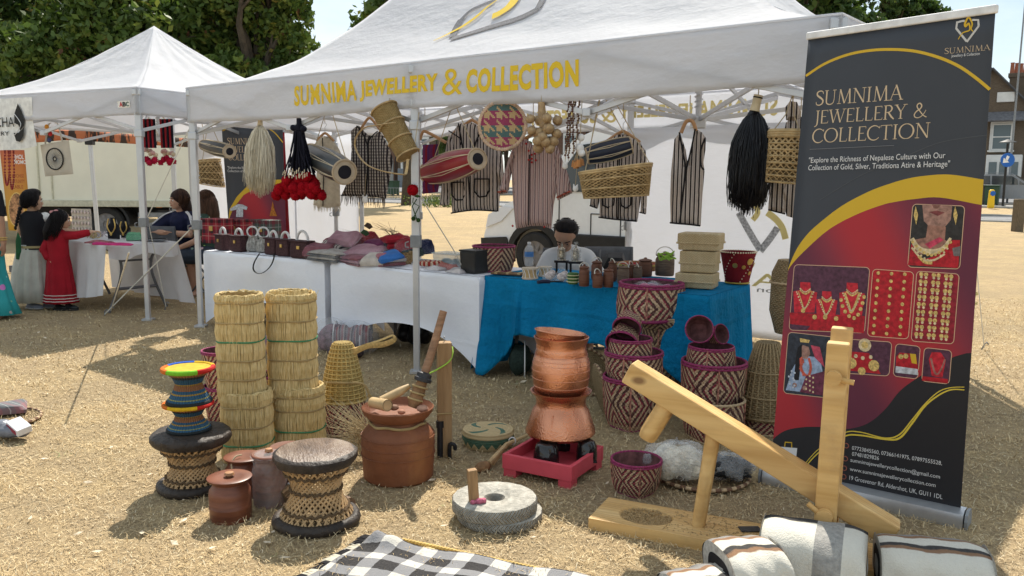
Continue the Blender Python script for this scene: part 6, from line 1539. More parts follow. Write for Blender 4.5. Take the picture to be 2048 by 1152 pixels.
def jar(label,x,y,r_,h,z=TZ,m_=None,cord=True,lid='dome',group='turned wooden jars on the blue table'):
 P=G(x,y,z);k=K(P);o=thing('wooden_jar',label,'jar',P,random.uniform(0,3),group);m_=m_ or JW;r_*=k;h*=k
 obj('body',MB().lathe([(r_*.9,0),(r_*.97,h*.04),(r_,h*.3),(r_,h*.7),(r_*.93,h*.8),(r_*.8,h*.85),(r_*.85,h*.9)],28),m_,o)
 l=obj('lid',MB().lathe([(r_*.95,h*.9),(r_*.98,h*.94),(r_*.8,h*.98),(r_*.35,h*1.02),(r_*.2,h*1.04),(r_*.25,h*1.08),(0,h*1.11)],24),m_,o)
 if cord:
  obj('cord_handle',MB().tube([(r_*math.cos(t)*.95,.3*r_*math.sin(t),h*.93+r_*.9*math.sin(t))for t in np.linspace(0,3.14,12)],.0035,6),mat('white_cord',(.6,.57,.5)),o)
 return o
jar('wooden jar with white cord handle at the front left of the jar group',1168,572,10.5,40);jar('short wooden jar second in the front row',1195,575,10.5,30);jar('wooden jar third in the front row',1216,574,10.5,36,cord=False)
jar('wooden jar with round lid behind the front row',1193,558,11,36);jar('dark wooden jar with domed lid in the second row',1225,562,9,40);jar('greyish wooden jar at the edge of the pink basket',1246,566,12,34,m_=JWG)
jar('small dark wooden jar between the grey and the tall brown one',1262,558,9,30);jar('tall plain brown wooden jar in the back row',1290,552,14,34,cord=False);jar('big weathered wooden jar left of the woven boxes',1329,551,19,44,m_=JWG)
jar('small wooden jar peeping left of the tall brown one',1275,560,9,28,m_=JWG)
o,k,b=lathe_on('red_lined_tray','wide round tray lined in red behind the wooden jars','tray',1276,540,[(36,0),(42,8),(44,14),(42,15),(36,5),(0,3)],mat('tray_cane',(.3,.15,.07),.7,0,.4,40),TZ)
obj('lining',MB().lathe([(0,5*k),(36*k,6*k),(41*k,13*k)],32,cap=False),mat('red_cotton',(.3,)*3),o);obj('gold_fringe',MB().tube([(43.5*k*math.cos(t),43.5*k*math.sin(t),12*k)for t in np.linspace(0,6.283,40)[:-1]],1.4*k,6,True),flat('gold_thread',(.45,.36,.08)),o)
P=tb(1335,545);o=thing('twine_tangle','tangle of lime green twine over the weathered jar','twine',G(1332,512,.93));mb=MB()
obj('twine',MB().tube(smoothline([(random.uniform(-.07,.07),random.uniform(-.05,.02),random.uniform(-.03,.04))for _ in range(16)],6),.004,5),flat('lime_twine',(.3,.5,.06)),o)
WB=NT('palm_twill');_x,_y,_z=WB.xyz(WB.coord());_h=WB.math('ADD',_x,_y)
_f=WB.math('FRACT',WB.math('MULTIPLY',WB.math('ADD',WB.math('MULTIPLY',_z,1.0),WB.math('PINGPONG',_h,.02)),62));_n=WB.noise(14,4)
WB.set(WB.mix(WB.math('MULTIPLY',_f,.55),WB.ramp(_n,(.3,(.55,.43,.24)),(.7,(.66,.54,.33))),(.28,.19,.09)),.7);WB.bump(_f,.004);WB=WB.m
zb=TZ
for i,(x,y0,y1,w,lab)in enumerate(((1394,572,545,48,'bottom woven palm box of the stack of three'),(1398,0,500,44,'middle woven palm box of the stack of three'),(1399,0,457,51,'top woven palm box of the stack, with scalloped lid edge'))):
 P=tb(1396,574);k=K(P);zt=zat(P,(543,499,464)[i])
 o=thing('woven_box',lab,'box',(P.x+(x-1396)*k,P.y,zb),rzT+.25,'stack of woven palm boxes');h=zt-zb-.004;W_=w*2*k*.80
 obj('base',MB().box((0,0,h*.25),(W_*.96,W_*.72,h*.5)),WB,o,False,.008);obj('lid',MB().box((0,0,h*.7),(W_,W_*.76,h*.58)),WB,o,False,.01)
 obj('lid_edge',MB().tube([(sx*W_*.5,sy*W_*.38,h*.42)for sx,sy in((-1,-1),(1,-1),(1,1),(-1,1))],.008,6,True),WB,o);zb=zt
P=tb(1474,566);k=K(P);o=thing('beaded_basket','red velvet tapered basket edged with white beads and coin discs','basket',P,.3);hc=zat(P,503)-TZ
prof=[(23*k,0),(35*k,hc)];obj('wall',MB().lathe([(22*k,0),(23*k,.01),(29*k,hc*.5),(35*k,hc),(33*k,hc),(22*k,.03),(0,.03)],40),mat('dark_red_velvet',(.17,.008,.016),.9,0,.2,20),o)
for i in range(44):
 a=2*math.pi*i/44;obj('bead',MB().ball((35.5*k*math.cos(a),35.5*k*math.sin(a),hc),1.7*k,8),flat('bead_cream',(.7,.62,.45),.3),o)
for sgn in(0,1,2,3):
 for j in range(10):
  s=.08+.86*j/9;a=2*math.pi*(sgn/4+.08*j/9*2.2)-1.9;q=(23+12*s)*k*1.03;obj('bead',MB().ball((q*math.cos(a),q*math.sin(a),hc*s),1.2*k,6),flat('bead_cream',(.7,.62,.45)),o)
for a,s,r_ in((-1.35,.72,7),(-1.75,.55,4),(-1.2,.35,4),(-2.3,.6,5),(-.7,.6,5)):
 q=(23+12*s)*k*1.03;d=Vector((math.cos(a),math.sin(a),-.3)).normalized();obj('coin',MB().lathe([(0,.003),(r_*k,.002),(r_*k,-.002),(0,-.002)],16,(q*math.cos(a),q*math.sin(a),hc*s),M=d.to_track_quat('Z','Y').to_matrix()),flat('coin_gold',(.55,.38,.12),.35,.5,.7),o)
rope_rim(o,23*k,.006,1.6*k,flat('gold_thread',(.45,.36,.08)))
P=Q+Vector((.42,.28,.45));o=thing('backpack','black backpack on a chair to the right of the man','bag',P);obj('body',pillow([(-.13,0),(.14,0),(.16,.2),(.10,.38),(-.04,.38),(-.14,.25)],.2,.04),mat('black_nylon',(.014,.014,.016),.6),o);obj('pocket',pillow([(-.08,.03),(.1,.03),(.1,.17),(-.08,.17)],.06,.03),mat('black_nylon',(.014,)*3),o,M=Matrix.Translation((0,-.1,0)))
fold_chair('folding chair holding the black backpack',Vector((P.x,P.y,0)),R(180))
STRAWM=NT('barley_straw');_n=STRAWM.noise(35,3,stretch=(3,3,.5));STRAWM.set(STRAWM.ramp(_n,(.25,(.4,.28,.11)),(.5,(.62,.47,.22)),(.75,(.72,.58,.32))),.6,0,.25);STRAWM=STRAWM.m
STRAWD=mat('straw_dark',(.4,.28,.12),.9,0,.3,20)
TWG=mat('green_twine',(.05,.22,.10),.7);TWJ=mat('jute_twine',(.36,.26,.12),.9)
def straw_bin(label,P,r_,levels,green=(),tilt=(0,0)):
 o=thing('straw_bin',label,'straw bin',P,random.uniform(0,6),'stacked cylindrical straw bins');o.rotation_euler=(tilt[0],tilt[1],0)
 H=levels[-1];n=int(2*math.pi*r_/.0075)
 obj('core',MB().lathe([(r_*.93,0),(r_*.95,H*.5),(r_*.93,H-.004),(r_*.80,H-.002),(r_*.78,H-.16),(0,H-.165)],40),STRAWD,o)
 for a,b in zip(levels[:-1],levels[1:]):
  mb=MB()
  for i in range(n):
   t=2*math.pi*i/n+random.uniform(-.012,.012);d=random.uniform(-.012,.012);q=r_*(.965+random.uniform(0,.022));w=r_*random.uniform(.002,.01)
   z0,z1=a-random.uniform(0,.008),b+random.uniform(-.004,.004);m_=(z0+z1)/2
   p= lambda tt,rr,z:(rr*math.cos(tt),rr*math.sin(tt),z)
   mb.tube([p(t-d,q*.972,z0),p(t,q+w+.0025,m_),p(t+d,q*.968,z1)],random.uniform(.0033,.0046),4,cap=True)
  obj('straw_tier',mb,STRAWM,o,False)
 for z in levels[1:-1]:
  obj('binding',MB().tube([((r_*.985+.003*math.sin(5*t))*math.cos(t),(r_*.985+.003*math.sin(5*t))*math.sin(t),z+.003*math.sin(3*t))for t in np.linspace(0,6.283,40)[:-1]],.0045,6,True),TWG if z in green else TWJ,o)
 mb=MB()
 for i in range(int(n*.8)):
  t=2*math.pi*random.random();a=t+random.uniform(.3,.9)*random.choice((-1,1));q=r_*random.uniform(.84,.95);mb.tube([(q*math.cos(t),q*math.sin(t),H-.004),(q*math.cos((t+a)/2)*1.01,q*math.sin((t+a)/2)*1.01,H+random.uniform(-.003,.008)),(q*math.cos(a),q*math.sin(a),H-.003)],.003,4)
 obj('rim_braid',mb,STRAWM,o,False)
 for i in range(3):obj('loose_straw',MB().tube([(r_*math.cos(i*2.1),r_*math.sin(i*2.1),H-.02),(r_*1.1*math.cos(i*2.1+.2),r_*1.1*math.sin(i*2.1+.2),H+.012)],.0015,4),STRAWM,o)
 return o
def zs(P,ys,z0=0): return[zat(P,y)-z0 for y in ys]
P=G(497,916);k=K(P);lv=[0]+zs(P,(880,845,806,780));
straw_bin('straw bin at the foot of the left stack',P,50*k,lv,(lv[1],));z0=lv[-1]-.05
P2=P+Vector((-9*k,.01,0));ly=zs(P2,(764,752,715,678,641,602,588));straw_bin('tall straw bin on top of the left stack',(P2.x,P2.y,z0),46*k,[0]+[q-z0 for q in ly[1:]],(ly[3]-z0,))
P=G(601,893);k=K(P);lv=[0]+zs(P,(852,812,786,770));straw_bin('straw bin at the foot of the right stack',P,50*k,lv,(lv[1],));z0=lv[-1]-.05
P2=P+Vector((-12*k,.01,0));ly=zs(P2,(760,750,713,675,637,600,586));straw_bin('tall straw bin on top of the right stack',(P2.x,P2.y,z0),48*k,[0]+[q-z0 for q in ly[1:]],(ly[3]-z0,))
zt=ly[-1];straw_bin('slim straw bin nested in the mouth of the right stack',(P2.x-2*k,P2.y,zt-.25),38*k,[0,.12,.22,.262],(),(R(-4),R(-3)))
HIDE=NT('dark_hide');_n=HIDE.noise(7,5,rough=.7);HIDE.set(HIDE.ramp(_n,(.35,(.018,.014,.013)),(.62,(.05,.038,.03)),(.8,(.12,.085,.06))),.55,0,.3);HIDE.bump(HIDE.noise(30,4),.01);HIDE=HIDE.m
CANE=mat('cane_stick',(.43,.28,.14),.55,0,.3,20)
TW=1.75
def stool(label,P,rt,rb,rw,h,topm,seat_t,tyre=True):
 o=thing('cane_stool',label,'stool',P,random.uniform(0,3),'hourglass cane stools with hide seats')
 tt=seat_t
 obj('seat',MB().lathe([(rt*.7,h-tt),(rt*.94,h-tt*.98),(rt*1.01,h-tt*.6),(rt,h-tt*.25),(rt*.94,h-.004),(rt*.85,h),(0,h+.001)],44,rip=lambda t,i:1+.012*math.sin(7*t)+.008*math.sin(13*t+i)),topm,o)
 obj('base_ring',MB().tube([(rb*(1+.015*math.sin(5*t))*math.cos(t),rb*(1+.015*math.sin(5*t))*math.sin(t),.023)for t in np.linspace(0,6.283,48)[:-1]],.024,10,True),HIDE,o)
 n=30;z0,z1=.03,h-tt*.9
 for sg in(-1,1):
  off=0 if sg<0 else .003
  tw=TW
  for i in range(n):
   a=2*math.pi*i/n;a2=a+sg*tw;q0,q1=rb*.97+off,rt*.86+off;e0=Vector((q0*math.cos(a),q0*math.sin(a),z0));e1=Vector((q1*math.cos(a2),q1*math.sin(a2),z1))
   m_=e0.lerp(e1,.5);f=1
   obj('cane',MB().tube([e0,m_,e1],.005,6),CANE,o)
 for s,fz in((.18,1.0),(.52,1),(.82,1)):
  z=z0+(z1-z0)*s;q0,q1=rb*.97,rt*.86;e0=Vector((q0,0));e1=Vector((q1*math.cos(TW),q1*math.sin(TW)));q=e0.lerp(e1,s).length+.009
  pts=[(q*math.cos(t),q*math.sin(t),z+.006*math.sin(23*t))for t in np.linspace(0,6.283,70)[:-1]]
  obj('binding',MB().tube(pts,.006,6,True),mat('dark_rope',(.10,.065,.035),.9),o)
 return o
P=G(387,976);k=K(P);hS=zat(P,860);stool('cane stool with black hide seat carrying two colourful small stools',P,76*k,60*k,40*k,hS,HIDE,24*k);SP=P
TOPB=NT('bark_seat');_n=TOPB.noise(5,5,stretch=(1,3,1));TOPB.set(TOPB.ramp(_n,(.3,(.06,.04,.03)),(.5,(.16,.11,.08)),(.7,(.28,.22,.17))),.4,0,.4);TOPB.bump(TOPB.noise(24,4,stretch=(1,4,1)),.01);TOPB=TOPB.m
P=G(634,1044);k=K(P);hS2=zat(P,898);o=stool('nearest cane stool with brown bark seat beside the clay pot',P,82*k,76*k,45*k,hS2,HIDE,25*k)
obj('seat_skin',MB().lathe([(0,hS2+.004),(68*k,hS2+.003),(76*k,hS2-.004)],44,cap=False),TOPB,o)
obj('tyre_patch',MB().tube([(76*k*math.cos(t),76*k*math.sin(t),.032)for t in np.linspace(-1.2,-.2,10)],.034,10),mat('brown_rubber',(.16,.10,.06),.6),bpy.data.objects[o.name])
def bands(name,stops):
 t=NT(name);u,v,_=t.xyz(t.coord('UV'));c=t.ramp(v,*stops);t.n[-1].color_ramp.interpolation='CONSTANT'
 w=t.math('SINE',t.math('MULTIPLY',u,260));t.set(t.mix(t.math('MULTIPLY_ADD',w,.12,.12),c,(.02,.02,.03)),.8);t.bump(w,.004); return t.m
BLU,MUS,OCH,BK=(.015,.10,.20),(.42,.25,.03),(.33,.13,.04),(.015,.02,.022)
BND=bands('stool_bands',((0,BK),(.1,BLU),(.16,(.3,.3,.1)),(.19,BLU),(.3,MUS),(.34,BLU),(.42,OCH),(.56,MUS),(.6,BLU),(.75,BK),(.84,OCH),(.92,MUS)))
def bright(label,P,k,rt,rw,rb,h,quads,dark=True):
 o=thing('colourful_stool',label,'stool',P,0,'small colourful woven stools')
 obj('body',MB().lathe([(rb*k,0),(rb*k*1.02,h*.1),(rw*k*1.2,h*.36),(rw*k,h*.55),(rw*k*1.25,h*.75),(rt*k*.9,h*.92)],40),BND,o)
 obj('seat',MB().lathe([(rt*k*.9,h*.9),(rt*k,h*.95),(rt*k*.96,h),(rt*k*.6,h*.97),(0,h*.96)],40),mat('seat_gold',(.5,.32,.02),.85,0,.2,40),o)
 for i,c in enumerate(quads):
  a0=i*2*math.pi/len(quads)+.4;obj('seat_edge',MB().tube([(rt*k*.97*math.cos(t),rt*k*.97*math.sin(t),h*.965)for t in np.linspace(a0,a0+2*math.pi/len(quads),12)],h*.07,8),mat('wool_'+c[0],c[1],.9,0,.2,60),o)
 obj('foot_ring',MB().tube([(rb*k*math.cos(t),rb*k*math.sin(t),h*.05)for t in np.linspace(0,6.283,36)[:-1]],h*.06,8,True),mat('wool_black',BK,.9),o)
k=K(SP);CQ=[('yellow',(.55,.34,.01)),('blue',(.02,.09,.42)),('orange',(.5,.12,.01)),('lime',(.16,.42,.02)),('red',(.42,.015,.01))]
zA,zB=zat(SP,806),zat(SP,735)
bright('lower small woven stool with red and yellow seat edge',(SP.x-.008,SP.y,hS+.002),k,47,25,40,zA-hS,[CQ[0],CQ[4],CQ[2],CQ[0],CQ[4]])
bright('upper small woven stool with yellow, blue and green seat',(SP.x-.002,SP.y,zA+.002),k,48,25,40,zB-zA,CQ)
def gjar(label,x,y,r_,ytop,lid=True,wrap=False,neck=.82):
 P=G(x,y);k=K(P);o=thing('wooden_jar',label,'jar',P,0,'turned wooden jars on the grass');h=zat(P,ytop);r_*=k
 obj('body',MB().lathe([(r_*.93,0),(r_*.97,.006),(r_*.99,h*.3),(r_,h*.31),(r_,h*.33),(r_*.985,h*.34),(r_,h*.6),(r_*.97,h*.7),(r_*.84,h*.78),(r_*.8,h*.86),(r_*.86,h*.9)],40),JW2,o)
 l=obj('lid',MB().lathe([(r_*.86,h*.88),(r_*1.02,h*.95),(r_*1.06,h*.985),(r_*1.0,h),(r_*.6,h*.985),(0,h*.985)],40),JW2,o)
 if lid:obj('knob',MB().lathe([(r_*.1,h*.98),(r_*.1,h*1.0),(r_*.25,h*1.04),(r_*.2,h*1.09),(0,h*1.105)],18),mat('knob_wood',(.34,.17,.08),.5),l)
 if wrap:obj('plastic_wrap',MB().lathe([(r_*1.02,.0),(r_*1.03,h*.65),(r_*.92,h*.8),(r_*1.1,h*.97),(r_*.5,h*1.03)],40,rip=lambda t,i:1+.02*math.sin(t*9+i*2)),CLEAR,o)
 return o
JW2=NT('red_brown_wood');_n=JW2.noise(6,5,stretch=(1,1,7));JW2.set(JW2.ramp(_n,(.3,(.10,.032,.018)),(.7,(.21,.075,.04))),.42,0,.4);JW2.bump(_n,.003);JW2=JW2.m
gjar('red-brown wooden jar with knobbed lid in front',462,1036,41,952)
o=gjar('wooden jar with a wide shallow lid and string behind the front one',489,990,36,911,lid=False);k=K(o.location);obj('string',MB().tube(smoothline([(0,-.02,.2),(-.02,-.05,.2),(-.03,-.075,.17),(-.02,-.08,.12),(-.035,-.085,.08)],4),.0035,6),CORD,o)
gjar('plastic-wrapped wooden jar between the stools',541,1006,33,906,wrap=True);gjar('dark wooden jar behind the plastic-wrapped one',578,982,34,892,lid=False)
P=G(567,1012);o=thing('twig_brush','round end of a bundled twig brush beside the nearest stool','brush',P);d=Vector((.5,.6,.35)).normalized()
mb=MB();a=d.orthogonal().normalized();b=d.cross(a)
for i in range(150):
 t=random.uniform(0,6.283);q=.034*random.random()**.5;c=a*q*math.cos(t)+b*q*math.sin(t)+Vector((0,0,.04));mb.tube([c,c*.9+d*.11],.0022,4)
obj('twigs',mb,mat('dry_twig',(.2,.13,.07),.9,0,.4,60),o,False);obj('binding',MB().tube([Vector((0,0,.04))*.95+d*.06+(a*math.cos(t)+b*math.sin(t))*.034 for t in np.linspace(0,6.283,20)[:-1]],.006,6,True),WHITE,o)
P=G(688,862);k=K(P);hb=zat(P,797)
o=basket_px('patterned basket turned under the wicker cone beside the straw stacks',688,862,42,797,38,DK[1],rim=TRIM,double=False,rz=.5)
o=thing('wicker_cone','tall golden wicker cone basket standing mouth down with a strap','basket',(P.x,P.y,hb));hc=zat(P,684)-hb
WKG=weave_mat('golden_wicker',(.30,.20,.06),(.62,.47,.19),20,16)
pc=[(43*k,0),(42*k,hc*.1),(36*k,hc*.4),(27*k,hc*.75),(20*k,hc*.95),(15*k,hc),(0,hc*1.01)]
obj('wall',MB().lathe(pc,44),WKG,o)
for i in range(22):
 a=2*math.pi*i/22;obj('stake',MB().tube([((q[0]+.002)*math.cos(a),(q[0]+.002)*math.sin(a),q[1])for q in pc[:6]],.0035,5),mat('golden_cane',(.5,.36,.13),.6),o)
for s in np.linspace(0,.97,15):
 q=np.interp(s*hc,[p[1]for p in pc[:6]],[p[0]for p in pc[:6]])+.003;obj('hoop',MB().tube([((q+.0015*math.sin(22*t))*math.cos(t),(q+.0015*math.sin(22*t))*math.sin(t),s*hc)for t in np.linspace(0,6.283,66)[:-1]],.0038 if s>.05 else .007,5,True),mat('golden_cane',(.5,.36,.13)),o)
C0=Vector(o.location)
sp=[onplane(x,y,P+Vector((0,q,0)),Vector((0,-1,0)))-C0 for x,y,q in((703,700,.0),(730,690,.05),(762,680,.1),(785,671,.12),(788,680,.1),(766,689,.05),(735,692,.0),(705,706,-.03))]
obj('head_strap',MB().tube(smoothline(sp,5),.017,6,ell=.25),mat('strap_cane',(.5,.33,.12),.7,0,.3,80),o)
sp=[onplane(x,y,P+Vector((0,-.12,0)),Vector((0,-1,0)))-C0 for x,y in((648,765),(690,766),(726,768),(740,790),(752,806),(735,790))]
obj('rope',MB().tube(smoothline(sp,5),.007,6),TWJ,o)
P=G(725,925);o=thing('broom_grass','loose bundle of dry broom grass leaning behind the clay pot','grass bundle',P);mb=MB()
for i in range(110):
 e=Vector((random.uniform(-.22,-.02),random.uniform(-.05,.2),random.uniform(.1,.32)));s=Vector((random.uniform(.0,.12),random.uniform(0,.08),random.uniform(0,.1)))
 mb.tube([s,s.lerp(e,.55)+Vector((0,0,.03)),e],[.0022,.0018,.0008],4)
obj('stalks',mb,mat('pale_stalk',(.44,.35,.2),.7,0,.4,40),o,False);obj('tie',MB().tube([(.06+.02*math.cos(t),.06+.03*math.sin(t),.1+.03*math.cos(t))for t in np.linspace(0,6.283,20)[:-1]],.005,6,True),TWJ,o)
P=G(797,953);k=K(P);o=thing('clay_pot','large reddish clay pot with a wide bowl rim','pot',P,.4)
CLAY=NT('fired_clay');_n=CLAY.noise(3.2,5,stretch=(1,1,.45));_m=CLAY.noise(22,4);CLAY.set(CLAY.mix(CLAY.math('MULTIPLY',_m,.4),CLAY.ramp(_n,(.32,(.15,.05,.022)),(.58,(.24,.085,.035)),(.74,(.36,.16,.055))),(.12,.05,.028)),.6,0,.3);CLAY.bump(_m,.006);CLAY=CLAY.m
z= lambda y:zat(P,y)
obj('body',MB().lathe([(64*k,0),(69*k,.012),(70*k,z(930)),(72*k,z(900)),(72.5*k,z(872)),(70*k,z(862)),(62*k,z(852)),(53*k,z(846)),(50*k,z(838)),(52*k,z(826))],56),CLAY,o)
obj('bowl',MB().lathe([(48*k,z(838)),(60*k,z(832)),(68*k,z(822)),(71*k,z(813)),(69*k,z(811)),(62*k,z(822)),(48*k,z(832)),(0,z(836))],56),CLAY,o)
for y in(866,884,902):obj('groove',MB().tube([(72.8*k*math.cos(t),72.8*k*math.sin(t),z(y))for t in np.linspace(0,6.283,56)[:-1]],.0022,5,True),CLAY,o)
obj('neck_rope',MB().tube([((54+1.5*math.sin(9*t))*k*math.cos(t),(54+1.5*math.sin(9*t))*k*math.sin(t),z(843)+.004*math.sin(5*t))for t in np.linspace(0,6.283,50)[:-1]],.007,6,True),TWJ,o)
PP=P;zb_=z(828)
def pw(x,y,dy=0): return onplane(x,y,PP+Vector((0,dy,0)),Vector((0,-1,0)))
def stick(name,label,cat,pts,rad,m_,dy=0,group=None,n=14):
 q=[pw(x,y,d)for x,y,d in pts];o=thing(name,label,cat,q[-1],0,group);k_=K(q[0]);obj('shaft',MB().tube([p-q[-1]for p in q],[r_*k_ for r_ in rad],n),m_,o); return o,q
BMB=mat('pale_bamboo',(.46,.32,.16),.5,0,.25,9)
o,q=stick('bamboo_tube','open-ended bamboo tube lying in the clay bowl','bamboo tube',[(745,805,.02),(775,811,-.09)],[11,12],BMB);d=(q[1]-q[0]).normalized()
obj('bore',MB().lathe([(0,-.03),(9*k,-.02),(10.5*k,.002)],20,d*.0015,M=d.to_track_quat('Z','Y').to_matrix(),cap=False),mat('bore_dark',(.04,.025,.015),.9),o)
stick('bamboo_tube','split bamboo tube slanting across the clay bowl','bamboo tube',[(818,772,.05),(800,783,.02),(762,802,-.02)],[5,9,9],BMB)
for i,(x,y,r_,lab)in enumerate(((788,815,10,'round brown stone in the clay bowl'),(803,824,8,'small reddish stone in the front of the clay bowl'),(845,817,12,'flat pale stone at the right of the clay bowl'))):
 c=pw(x,y,-.05 if i!=1 else-.09);o=thing('stone',lab,'stone',c,0,'stones in the clay bowl');obj('pebble',MB().ball((0,0,0),(r_*k,r_*k*.8,r_*k*.6),12),mat('stone_brown_%d'%i,((.2,.1,.06),(.34,.15,.09),(.4,.22,.15))[i],.7,0,.2,20),o)
o,q=stick('wooden_pestle','long wooden pestle with black collar leaning in the clay bowl','pestle',[(887,622,.10),(868,690,.06),(848,752,.02)],[7.5,8,8.5],mat('pestle_wood',(.27,.15,.085),.6,0,.35,8,.004,30,stretch=(1,1,6)))
e=Vector(o.location);ax=(q[0]-q[2]).normalized();Mq=ax.to_track_quat('Z','Y').to_matrix()
obj('collar',MB().lathe([(10*k,-.03),(17*k,-.028),(18*k,-.012),(15*k,-.006),(15*k,.012),(11*k,.016),(8*k,.02)],24,M=Mq),mat('black_horn',(.03,.03,.033),.45),o)
f_=pw(825,815,-.02)-e;obj('foot',MB().tube([Vector((0,0,-.01)),f_*.45,f_*.8,f_],[9*k,13*k,14*k,9*k],14),mat('root_wood',(.24,.13,.06),.8,0,.4,14,.01,30),o)
for s in(.35,.55,.75):obj('wrap',MB().tube([f_*s+(ax.orthogonal().normalized()*math.cos(t)+ax.cross(ax.orthogonal().normalized())*math.sin(t))*14.5*k for t in np.linspace(0,6.283,20)[:-1]],.005,6,True),TWJ,o)
P=G(889,911);k=K(P);o=thing('wooden_post','squared wooden post standing beside the clay pot','post',P,R(12));h=zat(P,684)
PINE=NT('rough_pine');_n=PINE.noise(3.5,5,stretch=(5,5,.5));PINE.set(PINE.ramp(_n,(.3,(.22,.13,.06)),(.6,(.36,.23,.115)),(.8,(.44,.3,.16))),.7,0,.2);PINE.bump(PINE.noise(12,4,stretch=(6,6,.6)),.004);PINE=PINE.m
obj('shaft',MB().box((0,0,h/2),(27*k,25*k,h)),PINE,o,False,.003);obj('nail',MB().tube([(0,0,h),(0,0,h+.025)],.0022,6).ball((0,0,h+.026),.005,6),mat('galvanised_steel',(.23,)*3),o)
obj('green_string',MB().tube(smoothline([(-.1,-.05,h*.74),(-.04,-.04,h*.78),(.02,-.036,h*.84),(.042,-.02,h*.9),(.045,.02,h*.95)],4),.004,6),flat('lime_twine',(.3,.5,.06)),o)
obj('jute_tie',MB().tube([(sx*15*k,sy*14*k,h*.39)for sx,sy in((-1,-1),(1,-1),(1,1),(-1,1))],.004,6,True),TWJ,o)
IR=mat('dark_iron',(.03,.028,.03),.5,.5,.3,30)
o2=thing('iron_bar','dark iron bar propped against the wooden post','tool',G(880,916));kk=K(o2.location);obj('bar',MB().tube([(0,0,0),(0,.01,zat(o2.location,856))],6*kk,10),IR,o2);obj('head',MB().tube([(0,.01,zat(o2.location,856)),(0,.012,zat(o2.location,843))],8*kk,10),IR,o2)
o2=thing('iron_hook','curved iron hook leaning on the right of the wooden post','tool',G(899,917));kk=K(o2.location);hz_=zat(o2.location,888);obj('hook',MB().tube(smoothline([(0,0,0),(0,0,hz_*.75),(.006,0,hz_),(.025,0,hz_*.95),(.03,0,hz_*.7)],4),4*kk,8),IR,o2);obj('tip',MB().ball((.03,0,hz_*.68),4.2*kk,8),IR,o2)
P=G(976,890);k=K(P);o=thing('lidded_basket','low round lidded basket in green and straw coil work','basket',P);z1,z2=zat(P,866),zat(P,857)
def coil(name,kind):
 t=NT(name);u,v,_=t.xyz(t.coord('UV'));x,y,z=t.xyz(t.coord())
 if kind:tri=t.math('ABSOLUTE',t.math('SUBTRACT',t.math('FRACT',t.math('MULTIPLY',u,18)),.5));m_=t.math('LESS_THAN',t.math('ADD',t.math('MULTIPLY',tri,-.9),v),.22);c=t.mix(m_,(.02,.12,.08),(.55,.42,.22))
 else:
  r2=t.math('SQRT',t.math('ADD',t.math('MULTIPLY',x,x),t.math('MULTIPLY',y,y)));an=t.math('ARCTAN2',y,x)
  s=t.math('SINE',t.math('ADD',t.math('MULTIPLY',an,4),t.math('MULTIPLY',r2,40)));q=t.math('MULTIPLY',t.math('GREATER_THAN',s,.75),t.math('MULTIPLY',t.math('GREATER_THAN',r2,.04),t.math('LESS_THAN',r2,.125)));c=t.mix(q,(.55,.42,.22),(.03,.14,.10))
 w=t.noise(60,2);t.set(t.mix(t.math('MULTIPLY',w,.4),c,(.25,.17,.08)),.8);t.bump(t.math('SINE',t.math('MULTIPLY',v,50)),.0012); return t.m
obj('body',MB().lathe([(45*k,0),(49*k,z1*.25),(52*k,z1*.7),(51*k,z1)],44),coil('coil_green',True),o);obj('lid',MB().lathe([(52*k,z1),(52.5*k,z1+.012),(50*k,z2),(30*k,z2+.006),(0,z2+.008)],44),coil('coil_lid',False),o)
o=thing('wooden_ladle','rustic wooden ladle with split handle lying beside the pink tray','ladle',G(966,943));A=G(1056,880)+Vector((0,0,.03));B=Vector(o.location)
obj('handle',MB().tube([A-B,(A-B)*.5+Vector((0,0,.045)),Vector((.03,.02,.035))],[.009,.011,.016],8),BMB,o);obj('second_stick',MB().tube([A-B+Vector((.01,.03,.0)),(A-B)*.5+Vector((.0,.02,.03)),Vector((.05,.05,.02))],.008,8),BMB,o);obj('scoop',MB().ball((.0,0,.026),(.05,.03,.026),14,Matrix.Rotation(.7,3,'Z')),mat('root_wood',(.24,.13,.06)),o)
obj('binding',MB().tube([(A-B)*.62+Vector((.018*math.cos(t),.01,.035+.02*math.sin(t)))for t in np.linspace(0,6.283,14)[:-1]],.004,5,True),WHITE,o)
tl,tfr,trr,tbk=G(1004,952),G(1143,981),G(1223,938),G(1100,912)
ctr=(tl+trr)/2;ux=(tfr-tl);wx=ux.length;ux.normalize();uy=Vector((-ux.y,ux.x,0));wy=(trr-tfr).dot(uy)
o=thing('pink_tray','square pink wooden tray on short feet under the copper pots','tray',tl,math.atan2(ux.y,ux.x));PKM=mat('pink_paint',(.56,.07,.095),.55,0,.1,6,.002,30)
hT=.115;f0=.04
obj('board',MB().box((wx/2,wy/2,f0+.01),(wx-.02,wy-.02,.02)),PKM,o,False)
for c,s in(((wx/2,.011,(hT+f0)/2),(wx,.022,hT-f0)),((wx/2,wy-.011,(hT+f0)/2),(wx,.022,hT-f0)),((.011,wy/2,(hT+f0)/2),(.022,wy-.045,hT-f0)),((wx-.011,wy/2,(hT+f0)/2),(.022,wy-.045,hT-f0))):obj('side',MB().box(c,s),PKM,o,False,.003)
for sx in(.04,wx-.04):
 for sy in(.04,wy-.04):obj('foot',MB().box((sx,sy,f0/2),(.07,.07,f0)),PKM,o,False,.003)
